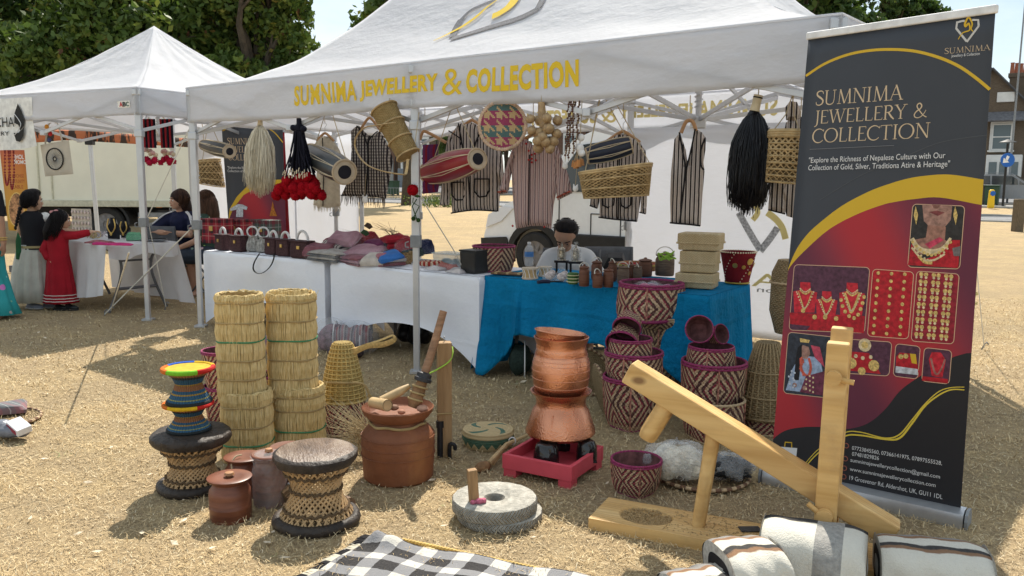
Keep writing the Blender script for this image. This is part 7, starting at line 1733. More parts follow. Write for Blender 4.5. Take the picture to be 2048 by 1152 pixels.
COP=NT('hammered_copper');_v=COP.new('ShaderNodeTexVoronoi');_v.inputs['Scale'].default_value=130;COP.link(COP.coord(),_v.inputs[0]);_n=COP.noise(4,5);COP.set(COP.ramp(_n,(.3,(.52,.21,.12)),(.65,(.78,.36,.21)),(.8,(.62,.27,.16))),COP.math('MULTIPLY_ADD',_n,.34,.08),.9,.5);COP.bump(_v.outputs['Distance'],.0035,.4);COP=COP.m
P=tl+ux*wx*.5+uy*wy*.5;P=G(1122,915,f0+.02);k=K(P);zf=f0+.02
for x,y,w,ztop,lab in((1092,927,27,886,'shiny black stone under the left of the copper pots'),(1173,921,22,880,'shiny black stone under the right of the copper pots'),(1128,898,20,880,'shiny black stone at the back under the copper pots')):
 q=G(x,y,zf);o=thing('black_stone',lab,'stone',q,0,'black stones carrying the copper pots');hh_=zat(G(1120,908,zf),869)-zf+.004;k2=K(q)
 obj('stone',remesh(MB().lathe([(w*k2,0),(w*k2*1.02,hh_*.3),(w*k2*.9,hh_*.75),(w*k2*.7,hh_)],9),.01,3),mat('glossy_black',(.012,.011,.012),.16,0,.2,10,.01,9,spec=.6),o);obj('foot',MB().box((0,0,.004),(w*k2*1.8,w*k2*1.5,.008)),mat('glossy_black',(.012,)*3),o,False,.002)
Pc=G(1120,908,zf);k=K(Pc);Y= lambda y:zat(Pc,y)
o=thing('copper_pot','wide-bottomed copper water pot, the lower of the two','pot',(Pc.x,Pc.y,0),0,'copper pots on the pink tray')
obj('body',MB().lathe([(0,Y(869)),(52*k,Y(869)),(65*k,Y(867)),(69.5*k,Y(862)),(69*k,Y(856)),(62*k,Y(836)),(56*k,Y(818)),(51*k,Y(811)),(49*k,Y(806)),(49.5*k,Y(795)),(52*k,Y(790)),(60*k,Y(783)),(61*k,Y(780)),(58*k,Y(780)),(48*k,Y(790)),(46*k,Y(810)),(30*k,Y(850))],56),COP,o);obj('seam',MB().tube([(57*k*math.cos(-1.9),57*k*math.sin(-1.9),Y(816)),(68*k*math.cos(-1.9),68*k*math.sin(-1.9),Y(858))],.003,5),COP,o)
o=thing('copper_pot','round-bellied copper pot standing on the lower one','pot',(Pc.x-.002,Pc.y,0),.6,'copper pots on the pink tray')
obj('body',MB().lathe([(0,Y(790)),(38*k,Y(789)),(48*k,Y(782)),(55*k,Y(764)),(57.5*k,Y(742)),(56*k,Y(724)),(52*k,Y(710)),(50.5*k,Y(706)),(51.5*k,Y(703)),(49*k,Y(696)),(49*k,Y(688)),(53*k,Y(678)),(54.5*k,Y(673)),(52*k,Y(672)),(47*k,Y(684)),(46*k,Y(705)),(52*k,Y(740)),(40*k,Y(782)),(0,Y(784))],56,cap=False),COP,o)
for y in(708,716,724,736,752,768):obj('ridge',MB().tube([((np.interp(-y,[-782,-764,-742,-724,-710],[48,55,57.5,56,52])*k+.0008)*math.cos(t),(np.interp(-y,[-782,-764,-742,-724,-710],[48,55,57.5,56,52])*k+.0008)*math.sin(t),Y(y))for t in np.linspace(0,6.283,56)[:-1]],.0016,5,True),COP,o)
o=thing('copper_bowl','thin copper bowl tilted inside the mouth of the upper pot','bowl',(Pc.x-.012,Pc.y,Y(676)),0);o.rotation_euler=(R(-3),R(6),0);obj('bowl',MB().lathe([(44*k,-.06),(46*k,-.01),(47*k,.022),(50*k,.032),(49*k,.034),(45.5*k,.02),(44*k,-.06)],48,cap=False),COP,o);obj('lip',MB().tube([(50*k*math.cos(t),50*k*math.sin(t),.033)for t in np.linspace(0,6.283,48)[:-1]],.0025,6,True),COP,o)
MS=NT('quern_stone');_n=MS.noise(26,5,rough=.7);_u,_v2,_=MS.xyz(MS.coord('UV'));MS.set(MS.ramp(_n,(.3,(.24,.23,.2)),(.55,(.42,.40,.35)),(.75,(.55,.53,.47))),.95,0,.1)
_x,_y,_z=MS.xyz(MS.coord());_an=MS.math('ARCTAN2',_y,_x);_r=MS.math('SQRT',MS.math('ADD',MS.math('MULTIPLY',_x,_x),MS.math('MULTIPLY',_y,_y)))
_hb=MS.math('SINE',MS.math('ADD',MS.math('MULTIPLY',_an,70),MS.math('MULTIPLY',MS.math('PINGPONG',MS.math('MULTIPLY',_z,1.0),.028),330)));MS.bump(MS.math('ADD',_n,MS.math('MULTIPLY',MS.math('MULTIPLY',_hb,.55),MS.math('SUBTRACT',1,MS.math('ABSOLUTE',MS.xyz(MS.new('ShaderNodeNewGeometry').outputs['Normal'])[2])))),.012,1);MS=MS.m
P=G(996,1036);k=K(P);z1=zat(P,1013);z2=zat(P,992);PU=P+Vector((-8*k,-.0,0))
o=thing('millstone','lower grey millstone disc lying on the grass','millstone',P+Vector((3*k,0,0)),0,'pair of hand millstones');rm=85*k
zm=zat(P,1016)
def chips(t,i): return 1+.006*math.sin(17*t)+.004*math.sin(41*t+i)
obj('disc',MB().lathe([(rm*.93,0),(rm,.012),(rm*1.01,zm*.5),(rm*.99,zm*.92),(rm*.94,zm),(0,zm)],64,rip=chips),MS,o)
o=thing('millstone','upper grey millstone disc with centre hole and wooden handle','millstone',(P.x-7*k,P.y-.004,zm),0,'pair of hand millstones');hu=zat(P,991)-zm
obj('disc',MB().lathe([(rm*.97,.0),(rm*1.0,.008),(rm*1.0,hu*.75),(rm*.97,hu*.95),(rm*.93,hu),(rm*.38,hu+.002),(rm*.34,hu-.004),(rm*.25,hu-.006),(rm*.13,hu-.03),(rm*.1,.01),(0,.01)],64,rip=chips),MS,o)
hp=G(946,1004,zm+hu);obj('handle',MB().box((0,0,.075),(.04,.035,.15),Euler((0,R(-4),.3))),mat('handle_wood',(.30,.18,.085),.7,0,.3,10,.003,30,stretch=(5,5,.6)),o,False,.004,M=Matrix.Translation((hp.x-o.location.x,hp.y-o.location.y,hu-.005)))
c=Vector((hp.x-o.location.x,hp.y-o.location.y,hu+.008));obj('pink_rag',remesh(MB().ball(c+Vector((.025,-.015,0)),.016).ball(c+Vector((.045,-.01,.002)),.014).ball(c+Vector((0,-.024,0)),.012).ball(c+Vector((.035,-.022,.008)),.011),.004,1),mat('pink_rag',(.45,.12,.18),.9,0,.5,60),o)
def B_(*a,**kw): return basket_px(*a,**kw)
P=G(1262,853);k=K(P);hA=zat(P,752);B_('big patterned basket at the foot of the left basket pile',1262,853,57,752,34,DK[0],rz=.6)
za=hA-.03
def stackb(label,Pb,dx,dy,z0,rimr,rimy,rb,wm,**kw):
 k_=K((Pb.x,Pb.y,z0));q=Vector((Pb.x+dx*k_,Pb.y+dy,z0));o=thing('patterned_basket',label,'basket',q,kw.pop('rz',0),'patterned bamboo baskets with magenta rims');h=zat(q,rimy)-z0;t_=kw.pop('tilt',None)
 if t_:o.rotation_euler=(t_[0],t_[1],o.rotation_euler.z)
 return dbasket(label,o,rimr*k_,h,rb*k_,wm,**kw),z0+h
_,zc=stackb('patterned basket standing in the mouth of the big left one',P,2,0,za,57,703,42,DK[2],rz=.3)
_,zd=stackb('small shallow patterned basket third up in the left pile',P,-6,0,zc-.075,43,676,36,DK[1],rz=.2,straps=4,foot=False)
for i,(x,y,r_,tl,lab)in enumerate(((1249,664,32,(R(-50),R(28)),'small patterned basket tipped towards the camera low on the left pile'),(1258,636,28,(R(-52),R(40)),'smallest patterned basket tipped over at the top of the left pile'))):
 q=onplane(x,y,P+Vector((0,.06,0)),Vector((0,-1,0)));o=thing('patterned_basket',lab,'basket',q,0,'patterned bamboo baskets with magenta rims');k_=K(q);M_=Matrix.Rotation(R(25),3,'Y')@Matrix.Rotation(R(125),3,'X')
 o.rotation_euler=M_.to_euler();dbasket(lab,o,r_*k_,r_*1.15*k_,r_*.62*k_,DK[2],straps=4,foot=True)
Pb=G(1325,800);k=K(Pb)
basket_px('plain brown basket with cream rim low behind the baskets',1340,800,52,700,40,DK[3],rim=TRIM,double=False,rz=.2)
hq=zat(Pb,720);_,zq=stackb('plain brown chevron basket with cream rim under the top basket',Pb,-2,0,hq-.02,46,648,38,DK[3],rim=TRIM,double=False,rz=.4)
_,zq2=stackb('shallow cream-rimmed tray between the two upper baskets',Pb,-2,0,zq-.01,49,632,46,DK[3],rim=TRIM,double=True,straps=0,foot=False)
kb=K((Pb.x,Pb.y,.8));ob,zq3=stackb('large topmost patterned basket full of pink wrapped goods',Pb,-29,0,zq2-.02,63,566,53,DK[0],rz=.5)
for i,(dx,dy,c)in enumerate(((-.05,-.02,(.45,.06,.18)),(.05,.02,(.42,.08,.22)),(0,.05,(.12,.14,.22)))):
 q=Vector(ob.location)+Vector((dx,dy,zq3-zq2-.03));o=thing('wrapped_goods',('pink cellophane packet in the topmost basket, left','pink cellophane packet in the topmost basket, right','bluish cellophane packet at the back of the topmost basket')[i],'packet',q,i*.7);obj('packet',slab(.14,.11,.035,6,i),mat('pink_goods_%d'%i,c,.5,0,.5,20),o);obj('cellophane',slab(.16,.12,.042,9,i+9,.02),CLEAR,o)
P=G(1425,866);k=K(P);hA=zat(P,800);basket_px('cream-rimmed basket at the foot of the right basket pile',1425,876,60,797,42,DK[1],rim=TRIM,double=False,rz=.3)
_,zc=stackb('large patterned basket second up in the right pile',P,-2,0,hA-.05,63,722,40,DK[0],rz=.7)
_,zd=stackb('shallow patterned basket third up in the right pile',P,-9,0,zc-.05,44,692,38,DK[0],rz=.4,foot=False)
for x,y,r_,ry,lab in((1397,663,27,-10,'small basket lying with its dark mouth to the camera on the right pile'),(1424,672,20,35,'smallest basket tucked behind the open-mouthed one on the right pile')):
 q=onplane(x,y,P+Vector((0,.08,0)),Vector((0,-1,0)));o=thing('patterned_basket',lab,'basket',q,0,'patterned bamboo baskets with magenta rims');k_=K(q)
 o.rotation_euler=(Matrix.Rotation(R(ry),3,'Z')@Matrix.Rotation(R(72),3,'X')).to_euler();dbasket(lab,o,r_*k_,r_*1.3*k_,r_*.62*k_,DK[2],foot=True)
basket_px('small patterned basket standing alone by the pounder board',1271,984,50,918,29,DK[0],rz=.8)
P=G(1528,862);k=K(P);basket_px('dark patterned basket under the tall wicker fish-basket',1528,862,46,822,42,DK[1],rim=None,straps=0)
hb=zat(P,825);o=thing('tall_wicker_basket','tall tan wicker basket standing mouth down behind the pounder','basket',(P.x,P.y,hb-.02));hc=zat(P,684)-hb+.02
pc=[(53*k,0),(54*k,hc*.08),(50*k,hc*.25),(40*k,hc*.6),(27*k,hc*.9),(20*k,hc),(0,hc)];WT=weave_mat('tan_wicker',(.17,.115,.055),(.43,.32,.18),26,20);obj('wall',MB().lathe(pc,44),WT,o)
for i in range(26):a=2*math.pi*i/26;obj('stake',MB().tube([((q[0]+.002)*math.cos(a),(q[0]+.002)*math.sin(a),q[1])for q in pc[:6]],.0045,5),mat('tan_cane',(.33,.24,.13),.7),o)
for s in(.03,.3,.62):q=np.interp(s*hc,[p[1]for p in pc[:6]],[p[0]for p in pc[:6]])+.004;obj('hoop',MB().tube([(q*math.cos(t),q*math.sin(t),s*hc)for t in np.linspace(0,6.283,40)[:-1]],.006,6,True),mat('tan_cane',(.33,.24,.13)),o)
P=TP(1583,590,.75);o=thing('tall_wicker_basket','dark wicker basket hanging mostly hidden behind the big banner','basket',P);obj('wall',MB().lathe([(.09,-.24),(.13,-.1),(.125,.14),(.09,.22)],36),WT,o);rope_rim(o,.13,.08,.008,TRIM);cordline(o,[(0,0,.2),(0,0,2.0-P.z)])
def tray(label,P,r_,M,mm=None,name='winnowing_tray'):
 o=thing(name,label,'tray',P,0,'flat round winnowing trays');o.rotation_euler=M.to_euler()
 obj('face',MB().lathe([(0,0),(r_*.9,.002),(r_*.98,.014),(r_,.018),(r_*1.0,.004),(r_*.9,-.006),(0,-.008)],48),mm or WT,o)
 for i in range(52):a=2*math.pi*i/52;obj('rim_wrap',MB().tube([(r_*math.cos(a+.058*s),r_*math.sin(a+.058*s),.012)for s in(-1,0,1)],.0095,6),TRIM if i%2 else mat('rim_brown',(.16,.09,.055),.85),o)
 return o
for x,y,lab,rz in((1205,800,'winnowing tray leaning against the left basket pile',8),(1178,790,'second winnowing tray leaning behind the copper pots',30)):
 q=G(x,y+30 if x>1200 else y);tray(lab,q+Vector((-.02,.02,.155)),.16,Matrix.Rotation(R(rz),3,'Z')@Matrix.Rotation(R(78),3,'Y')if x>1200 else Matrix.Rotation(R(20),3,'Z')@Matrix.Rotation(R(70),3,'X'))
P=G(1403,957);k=K(P);tray('flat winnowing tray on the grass holding two plastic bags',P+Vector((0,0,.012)),92*k,Matrix.Identity(3),weave_mat('tray_weave',(.2,.13,.07),(.42,.3,.17),30,14))
BAGP=plastic('crumpled_film',(.9,.92,.94),.78);BAGP.node_tree.nodes['Principled BSDF'].inputs['Roughness'].default_value=.08
def plbag(label,x,y,sx,sy,sz,inner,outer):
 P=G(x,y,.03);k=K(P);o=thing('plastic_bag',label,'plastic bag',P,0);rs=random.Random(x);mb=MB()
 for i in range(16):mb.ball((rs.uniform(-.6,.6)*sx*k,rs.uniform(-.6,.6)*sy*k,sz*k*rs.uniform(.3,.62)),(sx*k*rs.uniform(.3,.5),sy*k*rs.uniform(.3,.5),sz*k*rs.uniform(.25,.4)),12)
 obj('contents',remesh(mb,.012,2),inner,o);mb2=MB()
 def fn(u,v):
  t=2*math.pi*u;ph=math.pi*v;n_=1+.10*math.sin(5*t+7*v)+.08*math.sin(11*t-9*v)+.06*math.sin(17*v+3*t); return(sx*k*1.1*n_*math.cos(t)*math.sin(ph),sy*k*1.1*n_*math.sin(t)*math.sin(ph),sz*k*(.5-.52*math.cos(ph)*n_))
 jt_={}
 def fj(u,v):
  key=(round(u*34)%34,round(v*18));jt_.setdefault(key,rs.uniform(.95,1.05));q=jt_[key];p=fn(u,v); return(p[0]*q,p[1]*q,max(0,p[2]*(.6+.4*q)))
 mb2.grid(fj,34,18);obj('bag',mb2,outer,o,auto=False)
 st=MB()
 for i in range(420):
  a=rs.uniform(0,6.283);q=rs.random()**.5*.9;c=Vector((sx*k*q*math.cos(a),sy*k*q*math.sin(a),sz*k*rs.uniform(.15,.82)*(1-.55*q*q)));b=rs.uniform(0,6.283);d=Vector((math.cos(b),math.sin(b)*.5,rs.uniform(-.2,.2)))*.035;st.tube([c-d,c+Vector((0,0,.012)),c+d+Vector((rs.uniform(-.01,.01),)*3)],[.0015,.0022,.001],4)
 obj('hair_locks',st,inner,o,auto=False)
plbag('crumpled clear bag stuffed with white yak hair on the tray',1352,955,58,40,72,mat('white_yak_tuft',(.75,.7,.58),.9,0,.25,40,.02,60),BAGP)
plbag('crumpled clear bag with black yak hair on the tray',1458,956,42,34,50,mat('black_yak_tuft',(.012,.013,.016),.5,0,.3,40,.02,60),BAGP)
A,B2,D=G(1177,1036,.05),G(1210,993,.05),G(1459,1089,.05);ux=(D-A);ux.z=0;ux.normalize();uy=Vector((-ux.y,ux.x,0));wB=(B2-A).dot(uy);LB=1.34
o=thing('rice_pounder','pale pine foot-driven rice pounder with lever beam on a board','rice pounder',(A.x,A.y,0),math.atan2(ux.y,ux.x))
PN=NT('new_pine');_n=PN.noise(2.2,5,stretch=(.35,7,7));_k=PN.noise(2.6,2);PN.set(PN.mix(PN.ramp(_k,(.69,(0,)*3),(.76,(.75,)*3)),PN.ramp(_n,(.25,(.5,.285,.09)),(.5,(.66,.42,.165)),(.75,(.74,.52,.24))),(.2,.09,.035)),.55,0,.3);_w=PN.new('ShaderNodeTexWave');_w.wave_type='BANDS';_w.bands_direction='Y';_w.inputs['Scale'].default_value=9;_w.inputs['Distortion'].default_value=7;_w.inputs['Detail'].default_value=3;_w.inputs['Detail Scale'].default_value=1.2;_mp=PN.new('ShaderNodeMapping');_mp.inputs['Scale'].default_value=(.22,1.6,1.2);PN.link(PN.coord(),_mp.inputs[0]);PN.link(_mp.outputs[0],_w.inputs['Vector'])
_bc=PN.b.inputs['Base Color'].links[0].from_socket;_vk=PN.new('ShaderNodeTexVoronoi');_vk.inputs['Scale'].default_value=5.5;_mk=PN.new('ShaderNodeMapping');_mk.inputs['Scale'].default_value=(.55,1,1);PN.link(PN.coord(),_mk.inputs[0]);PN.link(_mk.outputs[0],_vk.inputs['Vector'])
_bc=PN.mix(PN.math('MULTIPLY',_w.outputs['Fac'],.30),_bc,(.36,.19,.07));_bc=PN.mix(PN.ramp(_vk.outputs['Distance'],(.05,(.8,)*3),(.12,(0,)*3)),_bc,(.15,.06,.025));_bc=PN.mix(PN.ramp(PN.noise(3.5,5,rough=.7),(.55,(0,)*3),(.75,(.4,)*3)),_bc,(.3,.19,.1));PN.set(_bc);PN.bump(PN.math('ADD',_n,PN.math('MULTIPLY',_w.outputs['Fac'],.4)),.003);PN=PN.m
Lx= lambda v:Vector(((v-A).dot(ux),(v-A).dot(uy),v.z))
hole=(Lx(G(1293,1030,.05)).x,wB/2)
nn=40;hol=[(hole[0]+.118*math.cos(2*math.pi*i/nn),hole[1]+.095*math.sin(2*math.pi*i/nn))for i in range(nn)]
ol=dense([(0,0),(LB,0),(LB,wB),(0,wB)],.12)
vs,fs,_=fill(ol,None,[hol]);
def inh(f):
 c=[sum(vs[i][j]for i in f)/len(f)for j in(0,1)]; return((c[0]-hole[0])/.118)**2+((c[1]-hole[1])/.095)**2<.97
fs2=[f if(Vector(vs[f[1]])-Vector(vs[f[0]])).cross(Vector(vs[f[2]])-Vector(vs[f[0]]))>0 else f[::-1]for f in fs if not inh(f)]
mb=MB().add([(v[0],v[1],.05)for v in vs],fs2);n0=len(ol)
mb.add([(p[0],p[1],z_)for z_ in(0,.05)for p in ol],[(i,(i+1)%n0,n0+(i+1)%n0,n0+i)for i in range(n0)])
mb.add([(hole[0]+(p[0]-hole[0])*q,hole[1]+(p[1]-hole[1])*q,z_)for q,z_ in((1,.05),(.9,.04),(.6,.031),(.05,.028))for p in hol],[(j*nn+i,(j+1)*nn+i,(j+1)*nn+(i+1)%nn,j*nn+(i+1)%nn)for j in range(3)for i in range(nn)])
bd=obj('base_board',mb,PN,o,False)
mb=MB()
for i in range(1500):
 t=random.uniform(0,6.283);q=random.random()**.5*.97;x,y=hole[0]+.112*q*math.cos(t),hole[1]+.09*q*math.sin(t)
 if i>1250:x,y=hole[0]+random.uniform(.1,.55),random.uniform(.02,wB-.02)
 z_=.030+.010*q*q+.010*random.random()if i<=1250 else .0515
 a=random.uniform(0,6.283);d=Vector((math.cos(a),math.sin(a),random.uniform(-.3,.3)))*.0065;s=Vector((-d.y,d.x,0))*.35;c=Vector((x,y,z_));mb.add([c-d,c+s,c+d,c-s,c+Vector((0,0,.0024))],[(0,1,4),(1,2,4),(2,3,4),(3,0,4)])
tag(obj('rice_grains',mb,mat('rice_husk',(.40,.27,.13),.85,0,.6,220),o,False),kind='stuff')
mid=A+uy*wB/2;npl=Vector((uy.x,uy.y,0))
E1,E2=Lx(onplane(1259,741,mid,npl)),Lx(onplane(1788,1068,mid,npl));cy_=wB/2;E1.y=E2.y=cy_
bs=.094
obj('beam',MB().bar(E1,E2,bs,bs),PN,o,False,.006)
dirb=(E2-E1).normalized();nb=Vector((-dirb.z,0,dirb.x));nb=nb if nb.z>0 else-nb
def LP(x,y):v=Lx(onplane(x,y,mid,npl));v.y=cy_; return v
obj('hammer',MB().tube([LP(1340,800),LP(1298,868),LP(1294,876)],[.040,.040,.036],20),PN,o,auto=True)
s0,s1=LP(1428,862),LP(1397,1040);s1.z=.05;obj('support_post',MB().tube([s0,s1],[.03,.028],18),PN,o)
U=LP(1652,1050);U.z=.05;top=Lx(onplane(1668,668,mid-uy*.08,npl)).z
for sd in(-1,1):
 c=Vector((U.x,cy_+sd*(bs/2+.034),0));h=top-(.03 if sd<0 else 0)
 obj('upright',MB().bar((c.x,c.y,.05),(c.x+.012,c.y,h),.06,.078,(1,0,0)),PN,o,False,.006)
for x,y,nm in((1671,741,'upper_peg'),(1655,1010,'axle')):
 c=LP(x,y)if nm=='axle' else LP(x,y);yy=cy_-bs/2-.10
 pg=obj(nm,MB().tube([(U.x+.006*(nm!='axle'),yy,c.z),(U.x+.006*(nm!='axle'),cy_+bs/2+.09,c.z)],.027 if nm!='axle' else .03,20),PN,o);obj('pin',MB().tube([(U.x-.06 if nm=='axle' else U.x-.02,yy+.022,c.z+(.04 if nm=='axle' else .0)),(U.x+(.03 if nm=='axle' else .075),yy+.022,c.z-(.03 if nm=='axle' else .012))],.010,10),PN,pg)
for x,y in((1500,1060),(1552,1084)):c=Lx(G(x,y,.05));obj('card',MB().box((c.x,c.y,.054),(.085,.052,.003),Euler((0,0,.5))),flat('card_black',(.012,)*3,.35),o,False)
def woven(name,fn):
 t=NT(name);c=fn(t);n=t.noise(120,3);t.set(t.mix(t.math('MULTIPLY',n,.25),c,(.3,.28,.25)),.98,0,.05);t.bump(t.math('ADD',t.noise(260,3),t.noise(90,3)),.004,.8); return t.m
def check_fn(t):
 x,y,z=t.xyz(t.coord());j=t.math('MULTIPLY',t.noise(30,2),.012);p=.155
 a=t.math('LESS_THAN',t.math('FRACT',t.math('DIVIDE',t.math('ADD',x,j),p)),.56);b=t.math('LESS_THAN',t.math('FRACT',t.math('DIVIDE',t.math('ADD',y,j),p*.8)),.56)
 f=t.math('MULTIPLY',t.math('ADD',a,b),.5); return t.ramp(f,(0,(.56,.54,.49)),(.45,(.56,.54,.49)),(.5,(.22,.22,.23)),(.95,(.03,.03,.034)),(1,(.016,.016,.02)))
c0,c1,c2=G(742,1084),G(612,1165),G(1160,1160);e1,e2=(c1-c0),(c2-c0);e1n,e2n=e1.normalized(),e2.normalized()
o=thing('checked_blanket','black and white checked wool blanket spread on the grass at the bottom edge','blanket',c0,math.atan2(e2.y,e2.x));xv=e2n;yv=Vector((xv.y,-xv.x,0));shy=e1n.dot(xv)/max(.2,e1n.dot(yv))
def bl(u,v):
 x=u*1.25;y=-v*.75;hump=.032*math.exp(-((x-.11)**2+(y+.035)**2)/.0016)+.038*math.exp(-((x-.04)**2+(y+.02)**2)/.001)
 return(x+shy*(-y)*1.0,y,.02+.006*math.sin(x*17+y*9)+.005*math.sin(y*23)+hump)
obj('cloth',MB().grid(bl,90,50),woven('wool_check',check_fn),o,solid=.008,auto=False);mb=MB()
for i in range(90):
 v=i/90;p=Vector(bl(0,v));q=p+Vector((-.05-.015*random.random(),random.uniform(-.012,.012),-.012));mbk=int(v*.75/.062)%2==0
 obj('fringe_tuft',MB().tube([p,p.lerp(q,.5)+Vector((0,0,.006)),q],[.0045,.004,.0015],5),BLKT if mbk else mat('cream_fringe',(.6,.55,.44),.9),o)
g0,g1=G(806,1088),G(1130,1158);o=thing('straw_mat','straw mat with braided golden edge under the checked blanket','mat',g0,math.atan2((g1-g0).y,(g1-g0).x));obj('mat',MB().grid(lambda u,v:(1.0*u,-.5*v,.008+.002*math.sin(u*60)),60,10),STRAWM,o,solid=.006)
for i in range(64):obj('edge_braid',MB().ball((1.0*i/64,.006,.014),(.013,.007,.009),8,Matrix.Rotation(.7,3,'Z')),mat('golden_braid',(.55,.38,.12),.7),o)
def band_fn(kind):
 def fn(t):
  x,y,z=t.xyz(t.coord());u,v,_=t.xyz(t.coord('UV'));j=t.math('MULTIPLY',t.noise(25,2),.02);s=t.math('ADD',v,j)
  W_,B_c,BR,GR=(.66,.63,.55),(.03,.03,.033),(.24,.13,.07),(.28,.27,.26)
  if kind==0: return t.mix(t.math('MULTIPLY',t.math('GREATER_THAN',u,.52),t.math('LESS_THAN',u,.78)),t.ramp(s,(0,W_),(.12,W_),(.125,B_c),(.17,B_c),(.175,W_),(.53,W_),(.54,B_c),(.66,B_c),(.67,W_)),t.mix(t.noise(60,3),(.5,.48,.44),(.13,.13,.13)))
  q=t.ramp(s,(0,W_),(.43,W_),(.437,BR),(.455,BR),(.46,B_c),(.485,B_c),(.49,W_),(.55,W_),(.557,BR),(.575,BR),(.58,GR),(.66,B_c),(.70,GR)); return q
 return fn
BLK0,BLK1=woven('wool_white_black',band_fn(0)),woven('wool_white_brown_bands',band_fn(1))
def roll(label,px_c,py_c,w,d,h,rz,m_,tilt):
 P=G(px_c,py_c);o=thing('folded_blanket',label,'blanket',P,rz,'folded wool blankets at the bottom right')
 def sec(v,q=1.0):
  t=2*math.pi*v;e=3.0;c,s=math.cos(t),math.sin(t);k_=1/((abs(c)**e+abs(s)**e)**(1/e)); return(k_*c*d/2*q,h/2+k_*s*h/2*q)
 def fn(u,v):
  y,z=sec((.75-v)%1.0);ed=1-.06*abs(2*u-1)**6;wv=.008*math.sin(u*6+v*9+rz*5)+.005*math.sin(u*17+v*23)
  return((u-.5)*w,y*ed+tilt*(z)*.9+wv,max(.004,z*ed))
 obj('cloth',MB().grid(fn,40,60),m_,o,auto=False)
 for sx in(-1,1):
  n=40
  for q in(.98,.66,.36):
   mb=MB();pts=[]
   for i in range(n):
    y,z=sec(i/n,q);pts.append((sx*(w/2+.004*(1-q)),y*.95+tilt*z*.9,max(.008,z)))
   y0,z0=sec(0,0);mb.add(pts+[(sx*(w/2+.012*(1-q)),tilt*h*.45,h/2)],[(i,(i+1)%n,n)if sx>0 else((i+1)%n,i,n)for i in range(n)]);obj('end_layer',mb,mat('wool_end',(.4,.38,.34),.95,0,.3,50)if q!=.66 else BLKT,o,False)
 return o
roll('white folded blanket with broad black and grey bands, in the centre',1620,1182,.36,.26,.225,R(-24),BLK0,.30)
roll('white folded blanket with brown and black stripes on the right',1862,1202,.36,.26,.195,R(-16),BLK1,.25)
roll('white folded blanket with brown stripes left of the central one',1500,1205,.22,.26,.20,R(14),BLK1,.25)
roll('striped folded blanket, the lowest at the bottom edge',1408,1235,.2,.24,.14,R(24),BLK1,.25)
P=G(-6,845);k=K(P);tray('round tray cut by the left edge with cloth and a white box',P+Vector((0,0,.012)),78*k,Matrix.Identity(3))
packet('folded tartan cloth on the tray at the left edge',-2,824,.03,.28,.18,.05,.5,tartan('dull_tartan',(.10,.11,.12),(.22,.10,.11),(.5,.48,.46)),wrap=False,group=None)
o=thing('grey_cloth_bag','shiny grey cloth slumped over the left edge tray','cloth',G(22,868,.03));obj('cloth',remesh(MB().ball((0,0,.02),(.11,.06,.04)).ball((-.06,.02,.03),(.07,.06,.05)).ball((.05,0,.01),(.06,.04,.03)),.012,4),mat('grey_satin',(.16,.17,.2),.35,0,.3,12,.01,20),o)
o=thing('white_box','white box with a dark red band lying on the left edge tray','box',G(40,862,.05),R(-35));o.rotation_euler=(R(12),R(14),R(-35));obj('carton',MB().box((0,0,.03),(.13,.08,.04)),mat('white_card',(.66,.66,.68),.7),o,False,.004);obj('band',MB().box((0,-.042,.03),(.10,.004,.022)),mat('box_red',(.25,.03,.05),.6),o,False)
def sack(label,x,y,sx,sy,sz,m_,wrap=False):
 P=G(x,y);k=K(P);o=thing('cloth_bundle',label,'bundle',P,0);rs=random.Random(int(x));mb=MB()
 for i in range(12):mb.ball((rs.uniform(-.55,.55)*sx*k,rs.uniform(-.4,.4)*sy*k,sz*k*rs.uniform(.3,.6)),(sx*k*rs.uniform(.35,.55),sy*k*.5,sz*k*rs.uniform(.28,.42)),12)
 obj('cloth',remesh(mb,.014,3),m_,o);obj('tie',MB().tube([(sx*k*.3,sy*k*.9*math.cos(t),sz*k*.45+sz*k*.5*math.sin(t))for t in np.linspace(0,6.283,24)[:-1]],.005,5,True),WHITE,o)
 if wrap:mb2=MB();mb2.ball((0,0,sz*k*.45),(sx*k*1.1,sy*k*1.1,sz*k*.62),30);obj('plastic_sleeve',mb2,CLEAR,o)
STRB=stripe_mat('bundle_stripes',((0,(.3,.12,.13)),(.3,(.4,.33,.32)),(.5,(.10,.08,.1)),(.75,(.25,.2,.22))),.05)
sack('pink and grey striped bundle under the white table',712,706,44,32,62,STRB,True);sack('dull striped bundle left of the pink one under the table',662,700,34,30,62,mat('dull_bundle',(.2,.12,.14),.8,0,.6,22),True)
sack('dark purple bundle lowest under the white table',686,716,46,26,26,mat('dark_bundle',(.06,.045,.055),.8,0,.6,20));sack('black sack in the shade under the middle table',830,690,42,36,56,mat('black_sack',(.01,.01,.011),.35,0,.3,9,.02,14))
sack('dark green mesh sack under the blue table',1040,752,30,26,76,mat('green_mesh',(.018,.032,.026),.8,0,.4,60));sack('grey bundle between the two straw stacks',548,720,26,26,62,mat('dull_bundle',(.14,.11,.12)))
basket_px('pinkish patterned basket standing behind the left straw stack',452,838,40,770,30,DK[1],rz=.2);basket_px('patterned basket glimpsed between the two straw stacks',546,800,34,748,28,DK[0],rz=.6)
P=G(452,838);stackb('upper pinkish basket leaning behind the left straw stack',P,-2,0,zat(P,775),40,700,30,DK[1],rz=.4)
